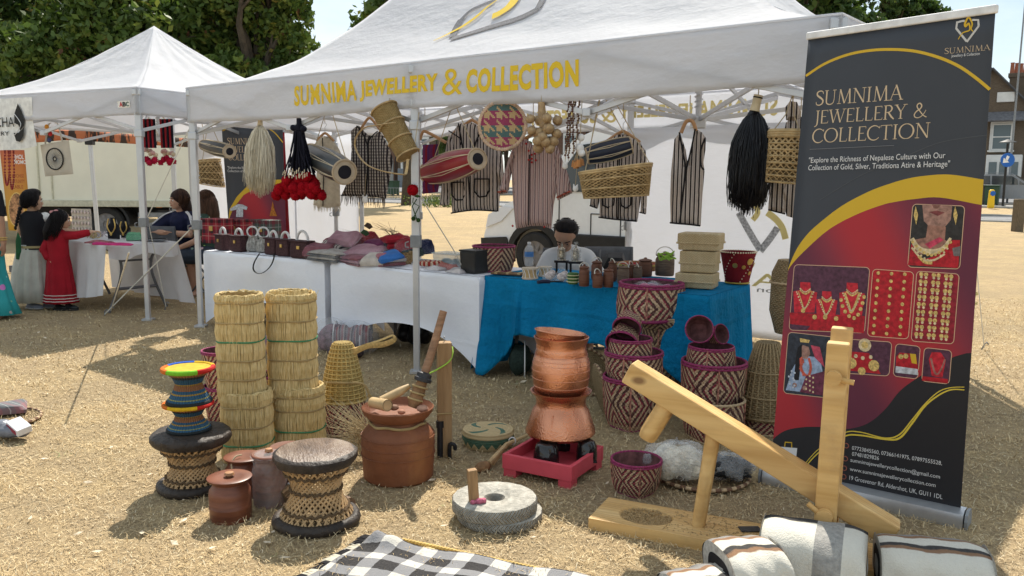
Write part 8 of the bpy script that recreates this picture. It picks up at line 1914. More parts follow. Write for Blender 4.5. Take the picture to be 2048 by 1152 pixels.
class Sheet:
 def __init__(s,root,bl,br,tl,tr):s.o=root;s.c=[Vector(q)-Vector(root.location)for q in(bl,br,tl,tr)];s.n=0
 def P(s,u,v,off=0):
  bl,br,tl,tr=s.c;a,b=bl.lerp(br,u),tl.lerp(tr,u);p=a.lerp(b,v);n=(b-a).cross(br.lerp(tr,v)-bl.lerp(tl,v)).normalized()
  if n.dot(CAM-Vector(s.o.location)-p)<0:n=-n
  return p+n*off
 def uv(s,x,y): return invert(lambda a,b:Vector(s.o.location)+s.P(a,b),x,y)
 def lay(s):s.n+=1; return .0009+.00016*s.n
 def poly(s,name,pts,m_,par=None,step=None,inuv=False):
  q=[p if inuv else s.uv(*p)for p in pts];big=max(p[1]for p in q)-min(p[1]for p in q)>.04;q=dense(q,.035)if big else q;vs,fs,_=fill(q,.035 if big else None);o=s.lay()
  return obj(name,MB().add([s.P(*v,o)for v in vs],fs,[[tuple(vs[i])for i in f]for f in fs]),m_,par or s.o,False)
 def band(s,name,pts,w0,m_,par=None,n=6,w1=None,wm=None,inuv=False):
  q=[p if inuv else s.uv(*p)for p in pts];ln=smoothline([Vector((a,b,0))for a,b in q],n)if n>1 else[Vector((a,b,0))for a,b in q]
  o=s.lay();P3=[s.P(p.x,p.y,o)for p in ln];vs=[];nn=(s.P(.5,.5,1)-s.P(.5,.5)).normalized();w1=w0 if w1 is None else w1;wm=(w0+w1)/2 if wm is None else wm
  for i,p in enumerate(P3):
   d=(P3[min(i+1,len(P3)-1)]-P3[max(i-1,0)]).normalized();sd=d.cross(nn).normalized();t=i/max(1,len(P3)-1);w=w0+(wm-w0)*2*t if t<.5 else wm+(w1-wm)*(2*t-1);vs+=[p+sd*w/2,p-sd*w/2]
  return obj(name,MB().add(vs,[(2*i,2*i+1,2*i+3,2*i+2)for i in range(len(P3)-1)]),m_,par or s.o,False)
 def text(s,name,word,a,b,hpx,m_,par=None,bold=0,shear=0):
  A,B,C=s.uv(*a),s.uv(*b),s.uv(a[0],a[1]-hpx);vs,fs=text_geo(word,1,1,bold,shear);x0=min(v[0]for v in vs);x1=max(v[0]for v in vs);cap=.73;o=s.lay();hh_=C[1]-A[1]
  q=[(A[0]+(B[0]-A[0])*(v[0]-x0)/(x1-x0),A[1]+(B[1]-A[1])*(v[0]-x0)/(x1-x0)+hh_*v[1]/cap)for v in vs]
  return obj(name,MB().add([s.P(*p,o)for p in q],fs),m_,par or s.o,False)
T_,t_=.10,.042
def arc(cx,cy,rx,ry,a0,a1,n=14): return[(cx+rx*math.cos(R(a)),cy+ry*math.sin(R(a)))for a in np.linspace(a0,a1,n)]
def srf(x,y,w=.24): return([(x-w/2,y),(x+w/2,y)],.04,.04,.04)
LET={'S':(.56,[([(.47,.78),(.44,.93),(.28,1.0),(.1,.92),(.08,.74),(.2,.6),(.36,.47),(.48,.3),(.43,.09),(.25,0),(.08,.06),(.04,.24)],.04,.13,.04)]),'U':(.80,[([(.14,1),(.14,.34)],T_,T_,T_),([(.14,.36),(.18,.1),(.38,0),(.58,.1),(.64,.36)],T_,.07,t_),([(.64,.34),(.64,1)],t_,t_,t_),srf(.14,.985),srf(.64,.985)]),'M':(.98,[([(.16,0),(.2,1)],t_,t_,t_),([(.2,1),(.5,.02)],T_,T_,T_),([(.5,.02),(.78,1)],t_,t_,t_),([(.78,1),(.84,0)],T_,T_,T_),srf(.16,.015),srf(.84,.015)]),'N':(.84,[([(.14,0),(.14,1)],t_,t_,t_),([(.14,1),(.7,0)],T_,T_,T_),([(.7,0),(.7,1)],t_,t_,t_),srf(.14,.015),srf(.7,.985),srf(.1,.985,.14)]),'I':(.36,[([(.17,0),(.17,1)],T_,T_,T_),srf(.17,.985),srf(.17,.015)]),'A':(.80,[([(.1,0),(.4,1)],t_,t_,t_),([(.38,1),(.70,0)],T_,T_,T_),([(.22,.36),(.56,.36)],t_,t_,t_),srf(.1,.015),srf(.7,.015)]),'J':(.36,[([(.2,1),(.2,.1),(.14,-.14),(.0,-.22)],T_,T_,.04),srf(.2,.985)]),'E':(.62,[([(.14,0),(.14,1)],T_,T_,T_),([(.1,.98),(.52,.98)],t_,t_,t_),([(.14,.52),(.42,.52)],t_,t_,t_),([(.1,.02),(.55,.02)],t_,t_,t_),([(.52,.98),(.52,.84)],.04,.03,.02),([(.55,.02),(.57,.18)],.04,.03,.02)]),'W':(1.12,[([(.08,1),(.32,0)],T_,T_,T_),([(.32,0),(.55,.96)],t_,t_,t_),([(.52,1),(.78,0)],T_,T_,T_),([(.78,0),(1.02,1)],t_,t_,t_),srf(.08,.985),srf(1.02,.985),srf(.52,.985)]),'L':(.58,[([(.14,0),(.14,1)],T_,T_,T_),([(.1,.02),(.52,.02)],t_,t_,t_),([(.52,.02),(.55,.2)],.04,.03,.02),srf(.14,.985)]),'R':(.70,[([(.14,0),(.14,1)],T_,T_,T_),([(.14,.98),(.4,.97),(.52,.76),(.4,.53),(.14,.5)],t_,.11,t_),([(.32,.5),(.48,.22),(.66,0)],.1,.12,.08),srf(.14,.015),srf(.1,.985,.14)]),'Y':(.72,[([(.08,1),(.36,.48)],T_,T_,T_),([(.62,1),(.36,.48)],t_,t_,t_),([(.36,.5),(.36,0)],T_,T_,T_),srf(.08,.985),srf(.62,.985),srf(.36,.015)]),'C':(.78,[(arc(.42,.5,.38,.5,40,320,18),t_,T_*1.1,t_),([(.72,.8),(.72,.96)],.03,.03,.04)]),'O':(.92,[(arc(.44,.5,.4,.5,90,270,14),t_,T_*1.2,t_),(arc(.44,.5,.4,.5,-90,90,14),t_,T_*1.2,t_)]),'T':(.70,[([(.34,0),(.34,1)],T_,T_,T_),([(.02,.98),(.66,.98)],t_,t_,t_),([(.02,.98),(.02,.84)],.04,.03,.02),([(.66,.98),(.66,.84)],.04,.03,.02),srf(.34,.015)]),'&':(.86,[([(.76,.5),(.62,.2),(.4,0),(.18,.02),(.1,.2),(.2,.42),(.42,.6),(.5,.8),(.4,.98),(.26,.92),(.24,.74),(.4,.46),(.62,.14),(.82,0)],.04,.09,.06)]),' ':(.35,[])}
def serif(sh,name,word,a,b,hpx,m_,par=None):
 sh.n=6;A,B,C=sh.uv(*a),sh.uv(*b),sh.uv(a[0],a[1]-hpx);tot=sum(LET[c][0]for c in word);x=0;hh_=C[1]-A[1];hm=(sh.P(*C)-sh.P(*A)).length;mb=MB();nn=(sh.P(.5,.5,1)-sh.P(.5,.5)).normalized()
 for ch in word:
  w_,strokes=LET[ch];lm=MB()
  for pts,w0,wm,w1 in strokes:
   sh.n+=1;o=.002+.00005*(sh.n%7);q=[((x+p[0])/tot,p[1])for p in pts];ln=smoothline([Vector((p[0],p[1],0))for p in q],4)if len(q)>2 else[Vector((p[0],p[1],0))for p in q]
   P3=[sh.P(A[0]+(B[0]-A[0])*p.x,A[1]+(B[1]-A[1])*p.x+hh_*p.y,o)for p in ln];vs=[]
   for i,p in enumerate(P3):
    d=(P3[min(i+1,len(P3)-1)]-P3[max(i-1,0)]).normalized();sd=d.cross(nn).normalized();t=i/max(1,len(P3)-1);w=(w0+(wm-w0)*2*t if t<.5 else wm+(w1-wm)*(2*t-1))*hm;vs+=[p+sd*w/2,p-sd*w/2]
   lm.add(vs,[(2*i,2*i+1,2*i+3,2*i+2)for i in range(len(P3)-1)])
  if lm.v:obj(name,lm,m_,par or sh.o,False)
  x+=w_
SLATEP=mat('banner_slate',(.048,.054,.066),.55,0,.04,4);BLACKP=mat('banner_black',(.022,.022,.026),.5,0,.05,4)
def pmat(n,c,*a): return mat(n,c,.55,0,.38,55)
GOLDB=flat('banner_gold',(.62,.40,.03),.5);GOLDT=flat('banner_gold_text',(.60,.46,.30),.5);WHT=flat('banner_white',(.68,.68,.68),.55);CREAMB=flat('frame_gold',(.62,.40,.26),.5);REDB=pmat('print_red',(.40,.012,.022),.55);GJ=mat('print_gold',(.58,.41,.14),.5,0,.5,120);PUR=pmat('print_purple',(.085,.03,.055),.55)
def redgrad():
 t=NT('banner_red_blend');u,v,_=t.xyz(t.coord('UV'));n=t.math('ADD',t.math('MULTIPLY',t.math('SINE',t.math('ADD',t.math('MULTIPLY',u,6.5),t.math('MULTIPLY',v,9.0))),.5),.5);t.set(t.ramp(n,(.05,(.13,.03,.055)),(.5,(.24,.035,.055)),(.95,(.40,.03,.04))),.55,0,.25); return t.m
bl,br=G(1538,958),G(1921,1040);bl.z=br.z=.09;tl,tr=G(1617,76,2.14),G(1991,22,2.14)
br=onplane(1921,1022,G(1921,1048),Vector((0,-1,0)));bl=onplane(1541,942,G(1538,962),Vector((0,-1,0)))
bn=thing('roll_up_banner','tall dark roll-up banner with gold and red shop artwork at the right','banner',(Vector((bl.x,bl.y,0))+Vector((br.x,br.y,0)))/2,0,'printed shop banners')
S=Sheet(bn,bl,br,tl,tr)
fab=obj('fabric',MB().grid(lambda a,b:tuple(S.P(a,b)),10,24),SLATEP,bn,solid=.0012)
O=Vector(bn.location);e=(br-bl).normalized()
obj('top_rail',MB().bar(tl-O-e*.008+Vector((0,0,.008)),tr-O+e*.008+Vector((0,0,.008)),.022,.034),mat('white_rail',(.72,.72,.72),.4),bn,False,.006)
fl,fr_=Vector((bl.x,bl.y,0))-O,Vector((br.x,br.y,0))-O;en=(fr_-fl).normalized();nrm=Vector((en.y,-en.x,0))
sec=[(-.05,.012),(-.045,.0),(.06,0),(.064,.035),(.055,.062),(.025,.075),(-.025,.072),(-.045,.045)]
mb=MB();n=len(sec);a_,b_=fl-en*.02,fr_+en*.02
mb.add([p-nrm*q[0]*-1*1+Vector((0,0,q[1]))if False else p+nrm*(-q[0])*-1+Vector((0,0,q[1]))for p in(a_,b_)for q in sec],[(i,(i+1)%n,n+(i+1)%n,n+i)for i in range(n)]+[tuple(range(n))[::-1],tuple(range(n,2*n))])
cas=obj('cassette',mb,mat('brushed_aluminium',(.5,.51,.53),.35,.7,.05,8,stretch=(.3,6,6)),bn,True)
for p,s in((a_-en*.006,0),(b_+en*.006,1)):obj('end_cap',MB().add([p+nrm*q[0]+Vector((0,0,q[1]))for q in sec]+[p-en*.012*(1 if s==0 else-1)+nrm*q[0]+Vector((0,0,q[1]))for q in sec],[(i,(i+1)%n,n+(i+1)%n,n+i)for i in range(n)]+[tuple(range(n))[::-1],tuple(range(n,2*n))]),mat('grey_plastic',(.22,)*3),cas,False)
obj('support_pole',MB().tube([(fl+fr_)/2-nrm*.04+Vector((0,0,.02)),(tl+tr)/2-O-nrm*.03],.011,8),ALU,bn)
CF=fab
outer=[(1571,552),(1590,505),(1612,472),(1639,446),(1685,411),(1738,383),(1778,368),(1812,358),(1847,352),(1899,349),(1966,359)]
inner=[(1573,553),(1581,533),(1609,502),(1658,459),(1711,430),(1764,410),(1795,403),(1830,398),(1880,395),(1963,410)]
ed= lambda t:S.uv(*t)
smo= lambda pts:[(p.x,p.y)for p in smoothline([Vector((*S.uv(*q),0))for q in pts],5)]
i_uv,o_uv=smo(inner),smo(outer)
i_uv[0]=(.0,i_uv[0][1]);o_uv[0]=(0,o_uv[0][1]+.004);i_uv[-1]=(1,i_uv[-1][1]);o_uv[-1]=(1,o_uv[-1][1])
cl_= lambda q:[(min(1,max(0,a)),b)for a,b in q]
S.poly('red_field',cl_(i_uv)+[(1,.02),(0,.02)],redgrad(),CF,.06,True)
S.poly('gold_sweep',cl_(i_uv)+cl_(o_uv)[::-1],GOLDB,CF,None,True)
wave=[(1541,886),(1552,873),(1574,860),(1609,854),(1645,854),(1692,858),(1735,847),(1770,819),(1799,783),(1830,759),(1870,735),(1902,716),(1938,705)]
w_uv=smo(wave);w_uv[0]=(0,w_uv[0][1]);w_uv[-1]=(1,w_uv[-1][1]);S.poly('black_wave',cl_(w_uv)+[(1,.0),(0,.0)],BLACKP,CF,.08,True)
S.band('gold_arc',[(1+1611,152),(1649,128),(1694,110),(1740,101),(1788,99),(1833,103),(1878,115),(1917,132),(1951,155),(1980,179)],.012,GOLDB,CF)
for off,w in((0,.006),(7,.009)):S.band('gold_line',[(1612,925+off),(1640,896+off),(1688,866+off),(1720,864+off*.9),(1770,876+off*.3),(1799,869+off),(1824,840+off),(1850,808+off*.6),(1878,783+off),(1903,775+off*.6),(1929,774+off*.8)],w*.5,flat('banner_gold_bright',(.70,.52,.06),.5),CF,6,w*.5,w)
S.band('faint_curve',[(1640,400),(1720,352),(1800,318),(1880,285),(1975,270)],.003,flat('banner_slate_light',(.085,.09,.10)),CF)
SILV=flat('banner_silver',(.55,.54,.52),.4)
for pts in([(1915,43),(1913,57),(1934,83)],[(1934,84),(1958,52)],[(1958,52),(1957,40),(1945,40)],[(1915,45),(1925,42),(1930,42)]):S.band('emblem',pts,.008,SILV,CF,1)
S.band('emblem_scroll',[(1917,79),(1926,66),(1940,60),(1938,47),(1932,53),(1931,46),(1938,35),(1945,47),(1943,58),(1947,63)],.003,GOLDB,CF,5,.003,.009)
serif(S,'emblem_name','SUMNIMA',(1889,108),(1981,100),11,GOLDT,CF);S.text('emblem_text','Jewellery & Collection',(1904,115),(1961,110),6,WHT,CF)
serif(S,'title_letter','SUMNIMA',(1631,211),(1806,199),28,GOLDT,CF);serif(S,'title_letter','JEWELLERY &',(1629,248),(1855,234),26,GOLDT,CF);serif(S,'title_letter','COLLECTION',(1624,286),(1860,275),27,GOLDT,CF)
S.band('rule',[(1621,299),(1790,291)],.002,flat('rule_grey',(.2,.2,.21)),CF,1)
S.text('slogan','"Explore the Richness of Nepalese Culture with Our',(1619,326),(1892,316),11,WHT,CF);S.text('slogan','Collection of Gold, Silver, Traditiona Atire & Heritage"',(1618,341),(1901,333),11,WHT,CF)
def rrect(x0,y0,x1,y1,sk=0,r_=8,sk2=None):
 out=[]
 for cx,cy,a0 in((x1-r_,y0+r_,-90),(x1-r_,y1-r_,0),(x0+r_,y1-r_,90),(x0+r_,y0+r_,180)):
  for a in np.linspace(a0,a0+90,5):
   x,y=cx+r_*math.cos(R(a)),cy+r_*math.sin(R(a));f=(x-x0)/(x1-x0);g_=(y-y0)/(y1-y0);out.append((x-(y-y0)*.083,y+sk*f))
 return out
def panel(name,q,m_):
 S.n=4;o=S.poly(name,q,m_,CF);S.band('panel_frame',q+[q[0]],.003,CREAMB,o,1); return o
def dots(par,name,pts,r_,m_=GJ,n=8):
 o_=S.lay()
 for x,y in pts:
  u,v=S.uv(x,y);lm=MB();du=r_/380;dv=r_/890*1.0
  lm.add([S.P(u+du*math.cos(t),v+dv*math.sin(t),o_)for t in np.linspace(0,6.283,n+1)[:-1]],[tuple(range(n))]);obj(name,lm,m_,par,False)
def sk(x,y,x0=1579,y0=528): return(x-(y-y0)*.083,y)
p1=panel('portrait_panel',rrect(1826,408,1930,534,4),pmat('print_dark',(.03,.028,.028)))
SK1=pmat('print_skin',(.30,.15,.11),.55);S.poly('print',[(1845,409),(1905,411),(1902,440),(1884,461),(1866,460),(1848,442)],pmat('print_skin_face',(.34,.19,.15)),p1);S.poly('print',[(1856,450),(1892,454),(1890,480),(1912,490),(1917,510),(1825,508),(1826,480),(1852,475)],SK1,p1)
S.poly('print',[(1858,424),(1874,421),(1890,425),(1876,432)],pmat('print_lips',(.20,.05,.05)),p1);S.poly('print',[(1864,409),(1882,410),(1876,417),(1868,417)],pmat('print_shadow',(.2,.09,.07)),p1)
S.poly('print',[(1823,487),(1845,520),(1870,512),(1905,480),(1921,480),(1917,536),(1816,530)],REDB,p1);S.poly('print',[(1850,488),(1880,474),(1888,480),(1860,497)],pmat('print_pink',(.5,.05,.1)),p1)
S.band('print',[(1824,477),(1838,497),(1860,504),(1885,498),(1902,476)],.018,pmat('print_pale_gold',(.62,.5,.3)),p1,6,.01,.026);S.band('print',[(1824,495),(1845,518),(1868,520),(1890,508)],.008,pmat('print_pale_gold',(.62,.5,.3)),p1);S.band('print',[(1838,512),(1850,524),(1865,526)],.012,GJ,p1)
for x in(1832,1911):S.poly('print',[(x,412),(x+5,430),(x+1,450),(x-4,430)],GJ,p1)
S.poly('print',[(1905,496),(1922,492),(1920,512),(1908,512)],pmat('print_grey',(.16,.14,.14)),p1)
for j in range(11):
 t=j/10;dots(p1,'print',[(1826+76*t,484+26*math.sin(math.pi*t))],3.2,GJ,7);dots(p1,'print',[(1830+66*t,497+24*math.sin(math.pi*t))],2.2,pmat('print_pale_gold',(.62,.5,.3)),6)
p2=panel('necklace_panel',rrect(1589,529,1740,660,6),PUR)
S.poly('print',[(1580,625),(1730,632),(1728,666),(1614,660),(1621,652),(1580,648)],REDB,p2)
for cx,cy,s in((1611,575,1.0),(1654,592,.9),(1705,577,1.08)):
 S.poly('print',[(cx-10*s,cy-11*s),(cx+10*s,cy-10*s),(cx+11*s,cy+6*s),(cx+24*s,cy+10*s),(cx+18*s,cy+50*s),(cx-22*s,cy+50*s),(cx-24*s,cy+8*s),(cx-11*s,cy+5*s)],pmat('print_red_light',(.5,.02,.035)),p2)
 S.band('print',[(cx-11*s,cy+5*s),(cx,cy+13*s),(cx+11*s,cy+6*s)],.007,GJ,p2);S.band('print',[(cx-14*s,cy+8*s),(cx-6*s,cy+32*s),(cx-2*s,cy+44*s),(cx+5*s,cy+32*s),(cx+14*s,cy+8*s)],.005 if s<1.05 else .011,GJ,p2)
for cx,cy,s in((1611,575,1.0),(1654,592,.9),(1705,577,1.08)):
 bd_=smoothline([Vector((cx+a*s,cy+b*s,0))for a,b in((-17,9),(-9,30),(-2,41),(8,30),(17,9))],4);dots(p2,'print',[(q.x,q.y)for q in bd_],1.8,pmat('print_pale_gold',(.62,.5,.3)),6);bd_=smoothline([Vector((cx+a*s,cy+b*s,0))for a,b in((-10,2),(0,9),(10,3))],4);dots(p2,'print',[(q.x,q.y)for q in bd_],1.6,pmat('print_pale_gold',(.62,.5,.3)),6)
dots(p2,'print',[(1607,621),(1651,634),(1630,634),(1673,637)],5);dots(p2,'print',[(1683,600),(1686,612),(1691,623),(1699,632),(1709,636),(1717,629),(1722,618),(1726,606),(1729,594)],4)
p3=panel('ring_panel',rrect(1746,538,1828,672,6),REDB);dots(p3,'print',[(1757+26.5*i-(15.0*j)*.083+(0 if i else 0),546+15.0*j+1.2*i)for j in range(9)for i in range(3)],3.6)
p4=panel('earring_panel',rrect(1834,542,1919,682,6),pmat('print_crimson',(.26,.015,.03)))
dots(p4,'print',[(1843+9.5*i+(6 if i>1 else 0)+(6 if i>3 else 0)-(15*j)*.083,548+15*j+1.0*i)for j in range(9)for i in range(6)],4.2);dots(p4,'print',[(1843+9.5*i+(6 if i>1 else 0)+(6 if i>3 else 0)-(15*j)*.083,554+15*j+1.0*i)for j in range(9)for i in range(6)],2.6,pmat('print_pale_gold',(.62,.5,.3)))
p5=panel('lady_panel',rrect(1577,664,1668,786,10),pmat('print_ink',(.03,.036,.05)))
S.poly('print',[(1584,740),(1595,720),(1615,712),(1640,715),(1655,790),(1572,780)],pmat('print_blue_cloth',(.28,.36,.5)),p5);S.poly('print',[(1598,700),(1606,690),(1618,694),(1621,708),(1614,718),(1603,716)],pmat('print_skin_face',(.34,.19,.15)),p5);S.poly('print',[(1592,716),(1596,695),(1604,688),(1604,712),(1598,760),(1588,760)],pmat('print_ink2',(.01,.01,.014)),p5)
S.poly('print',[(1600,676),(1620,680),(1618,686),(1601,684)],GJ,p5);S.poly('print',[(1622,690),(1640,694),(1650,735),(1630,715)],pmat('print_shawl',(.45,.06,.1)),p5);S.band('print',[(1602,716),(1604,740),(1616,752),(1622,735),(1618,716)],.012,pmat('print_coral',(.55,.1,.06)),p5);S.poly('print',[(1612,752),(1650,742),(1652,792),(1600,784)],pmat('print_plum',(.14,.03,.06)),p5);dots(p5,'print',[(1590,770),(1610,776)],5,pmat('print_skin_face',(.34,)*3))
dots(p5,'print',[(1604+3*math.sin(j),716+4.2*j)for j in range(9)],2.6,pmat('print_coral',(.55,.1,.06)),7);dots(p5,'print',[(1620+8*math.sin(j*2.1),752+3.2*j)for j in range(11)],2.2,pmat('print_pale_gold',(.62,.5,.3)),6);dots(p5,'print',[(1584+6*math.sin(j*1.7),742+3.6*j)for j in range(10)],2.4,pmat('print_white',(.5,.55,.62)),6)
p6=panel('plate_panel',rrect(1662,676,1784,744,8),PUR);S.poly('print',[(1694,702),(1738,706),(1762,748),(1672,738)],REDB,p6);dots(p6,'print',[(1730,690)],13,pmat('print_pale_gold',(.62,.5,.3)),14);dots(p6,'print',[(1730,690)],7,GJ,12);dots(p6,'print',[(1703,726),(1748,731)],11,GJ,12);dots(p6,'print',[(1724,742)],8,GJ,10);dots(p6,'print',[(1712,712),(1742,714),(1726,716)],4,pmat('print_pale_gold',(.62,)*3))
p7=panel('case_panel',rrect(1792,687,1841,752,6),PUR);S.poly('print',[(1793,712),(1800,705),(1832,708),(1838,745),(1792,738)],REDB,p7);S.poly('print',[(1792,732),(1836,738),(1836,750),(1791,745)],pmat('print_paper',(.5,.52,.56)),p7);S.poly('print',[(1820,707),(1832,708),(1834,728),(1824,726)],GOLDB,p7);dots(p7,'print',[(1802,713),(1812,712)],5)
p8=panel('coral_panel',rrect(1849,695,1904,762,6),PUR);S.poly('print',[(1845,752),(1896,758),(1896,767),(1844,761)],REDB,p8);S.poly('print',[(1864,704),(1882,705),(1892,720),(1885,755),(1864,752),(1858,718)],pmat('print_red_light',(.5,.02,.035)),p8);S.band('print',[(1862,716),(1868,740),(1874,748),(1882,738),(1890,718)],.009,pmat('print_dull',(.32,.14,.12)),p8)
S.n=6
for w,a,b,h in(('07723845560, 07366141975, 07897555528,',(1704,899),(1884,930),8),('07481829826',(1704,911),(1758,920),8),('sumnimajewellerycollection@gmail.com',(1701,923),(1880,957),8),('www.sumnimajewellerycollection.com',(1700,941),(1871,974),8),('19 Grosvenor Rd, Aldershot, UK, GU11 1DL',(1699,959),(1885,998),9)):S.text('contact_line',w,a,b,h,WHT,CF)
for x,y in((1693,891),(1691,917),(1689,936),(1688,953)):dots(CF,'contact_icon',[(x,y)],5.5,flat('icon_ring',(.32,.10,.07)),14)
for x,y in((1693,891),(1691,917),(1689,936),(1688,953)):dots(CF,'contact_icon',[(x,y)],3.8,BLACKP,12)
S.poly('card_print',[(1560,893),(1595,896),(1593,915),(1572,905)],WHT,CF);S.band('bag_handle',[(1570,893),(1571,884),(1584,885),(1584,895)],.006,GOLDB,CF,1)
A,B=atY(462,440,9.7),atY(572,440,9.5);A.z=B.z=.05;h1=zat(A,247);bn2=thing('roll_up_banner','dark roll-up banner with maroon foot at the back behind the white tail','banner',Vector((A.x,A.y,0)),0,'printed shop banners')
tl2,tr2=Vector((A.x-.07,A.y,h1)),Vector((B.x-.01,B.y,h1));S2=Sheet(bn2,A,B,tl2,tr2);fab2=obj('fabric',MB().grid(lambda a,b:tuple(S2.P(a,b)),6,12),SLATEP,bn2,solid=.002)
obj('top_rail',MB().bar(tl2-bn2.location,tr2-bn2.location,.02,.03),ALU,bn2,False);obj('cassette',MB().bar((0,0,.04),Vector((B.x-A.x,B.y-A.y,.04)),.12,.08),ALU,bn2,False,.01)
CF=fab2
S2.poly('red_field',[(0,.45),(.1,.52),(.3,.60),(.6,.655),(1,.665),(1,.02),(0,.02)],redgrad(),CF,None,True);S2.poly('gold_sweep',[(0,.45),(.1,.52),(.3,.60),(.6,.655),(1,.665),(1,.69),(.7,.685),(.4,.66),(.18,.59),(.04,.52)],GOLDB,CF,None,True)
S2.band('gold_arc',[(445,262),(470,250),(500,245)],.012,GOLDB,CF);S2.band('gold_arc',[(528,253),(548,264),(566,285)],.012,GOLDB,CF)
serif(S2,'title_letter','SUMNIMA',(455,288),(515,289),12,GOLDT,CF);serif(S2,'title_letter','JEWELLERY &',(456,304),(530,306),12,GOLDT,CF);serif(S2,'title_letter','COLLECTION',(457,320),(532,322),12,GOLDT,CF)
S2.text('slogan','"Explore the Richness of Nepalese',(456,337),(530,339),5,WHT,CF);S2.text('slogan','Collection of Gold, Silver',(456,344),(515,345),5,WHT,CF)
S2.poly('coat_print',[(470,412),(477,408),(486,409),(496,414),(494,420),(487,418),(487,434),(473,434),(474,419),(462,422),(461,417)],pmat('print_paper',(.5,.52,.56)),CF);S2.poly('statue_print',[(540,432),(543,420),(546,402),(550,420),(555,432)],pmat('print_orange',(.42,.15,.02)),CF)
A,B=atY(560,440,9.95),atY(582,440,9.9);A.z=B.z=.03;bn3=thing('red_banner','edge of a red banner showing right of the rear dark banner','banner',A);S3=Sheet(bn3,A,B,Vector((A.x-.02,A.y,zat(A,262))),Vector((B.x-.05,B.y,zat(A,262))));obj('fabric',MB().grid(lambda a,b:tuple(S3.P(a,b)),4,8),flat('banner_red',(.33,.02,.03)),bn3,solid=.002);obj('top_rail',MB().bar(S3.c[2],S3.c[3],.02,.03),ALU,bn3,False)
A,B=atY(16,440,12.6),atY(62,440,12.55);A.z=B.z=.05;ht=zat(A,300);bo=thing('orange_banner','orange food-stall banner with a bowl picture at the far left','banner',Vector((A.x,A.y,0)),0,None)
SO=Sheet(bo,Vector((A.x,A.y,zat(A,461))),Vector((B.x,B.y,zat(A,461))),Vector((A.x-.05,A.y,ht)),Vector((B.x-.03,B.y,ht)))
tO=NT('orange_print');_u,_v,_=tO.xyz(tO.coord('UV'));tO.set(tO.ramp(_v,(0,(.52,.30,.03)),(.5,(.5,.24,.03)),(1,(.48,.10,.03))),.6)
fo_=obj('fabric',MB().grid(lambda a,b:tuple(SO.P(a,b)),4,8),tO.m,bo,solid=.002);obj('stand',MB().bar((0,0,.06),B-A+Vector((0,0,.06)),.1,.1),mat('table_leg_grey',(.12,)*3),bo,False);obj('pole',MB().tube([(B-A)/2+Vector((0,.03,.0)),(B-A)/2+Vector((-.03,.03,ht))],.012,6),ALU,bo)
for w,a,b,h,c in(('JHOL',(29,318),(48,318),9,WHT),('MOMO',(29,328),(53,328),8,WHT),('ANCHISE',(24,355),(48,355),7,pmat('print_brown',(.3,.07,.02))),('ORTUNITY',(24,366),(50,366),7,pmat('print_brown',(.3,)*3)),('ILABLE',(24,377),(47,377),7,pmat('print_brown',(.3,)*3))):SO.text('lettering',w,a,b,h,c,fo_,.02)
cx,cy=33,419
el_=SO.poly('bowl_print',[(cx+15*math.cos(t),cy+33*math.sin(t))for t in np.linspace(0,6.283,25)[:-1]],mat('dumpling_print',(.30,.16,.08),.7,0,.9,22),fo_);SO.band('bowl_ring',[(cx+15.5*math.cos(t),cy+33.5*math.sin(t))for t in np.linspace(0,6.283,25)],.015,GJ,fo_,1)
F=Frame(LM.W_(-.06,2.0,2.0),Vector((-.4,-.9,0)));o=hung('cloth_sign','white cloth sign with black lettering and leaf emblem on the left marquee','sign',F)
Fz=F;obj('cloth',pillow(F.line([(-60,200),(66,194),(67,240),(73,292),(55,296),(18,300),(-60,303)]),.012,.06,lambda x,z:.01*math.sin(x*9+z*5)),mat('white_cotton',(.7,)*3),o)
def flatpoly(par,name,F,pts,m_,y=-.02):q=F.line(pts);vs,fs,_=fill(q); return obj(name,MB().add([(v[0],y,v[1])for v in vs],fs),m_,par,False)
INK=flat('black_ink',(.012,.012,.012))
flatpoly(o,'emblem',F,[(39,207),(46,222),(52,240),(51,252),(44,262),(40,250),(32,246),(32,228)],INK);flatpoly(o,'emblem',F,[(52,255),(51,272),(44,284),(36,282),(31,266),(40,266)],INK,-.022);q=[V3(F(*p),-.026)for p in((33,228),(42,240),(46,250),(40,262),(34,270))];obj('emblem_line',MB().tube(smoothline(q,4),.004,5),WHITE,o)
for w,x0,x1,y0,y1,m_ in(('ECHA',-14,31,255,234,INK),('ELLERY',-22,21,272,263,INK)):
 vs,fs=text_geo(w,1);a,b=F(x0,y0),F(x1,y1);q=fit(vs,a[0],b[0],a[1],b[1]);obj('lettering',MB().add([(v[0],-.02,v[1])for v in q],fs),m_,o,False)
F=Frame(LM.W_(.1,1.35,1.6),Vector((-.3,-.95,0)));o=hung('tote_bag','cream tote bag with a round wheel print hanging from the left marquee','tote bag',F);obj('body',pillow(F.line([(80,290),(137,280),(146,348),(90,353)]),.03,.03,lambda x,z:.006*math.sin(x*14)),mat('cream_canvas',(.50,.45,.37),.9,0,.1,8),o)
for a,b,c in(((92,288),(98,252),(103,246)),((126,283),(118,250),(112,246))):obj('handle',MB().tube(smoothline([V3(F(*p),-.01)for p in(a,b,c)],5),.012,6,ell=.3),mat('cream_canvas',(.5,)*3),o)
c=F(113,318);k=K(F.P)
obj('wheel_print',MB().tube([(c[0]+21*k*math.cos(t),-.024,c[1]+21*k*math.sin(t))for t in np.linspace(0,6.283,40)[:-1]],1.3*k,5,True),INK,o);obj('hub_print',MB().tube([(c[0]+4*k*math.cos(t),-.024,c[1]+4*k*math.sin(t))for t in np.linspace(0,6.283,12)[:-1]],1.0*k,5,True),INK,o)
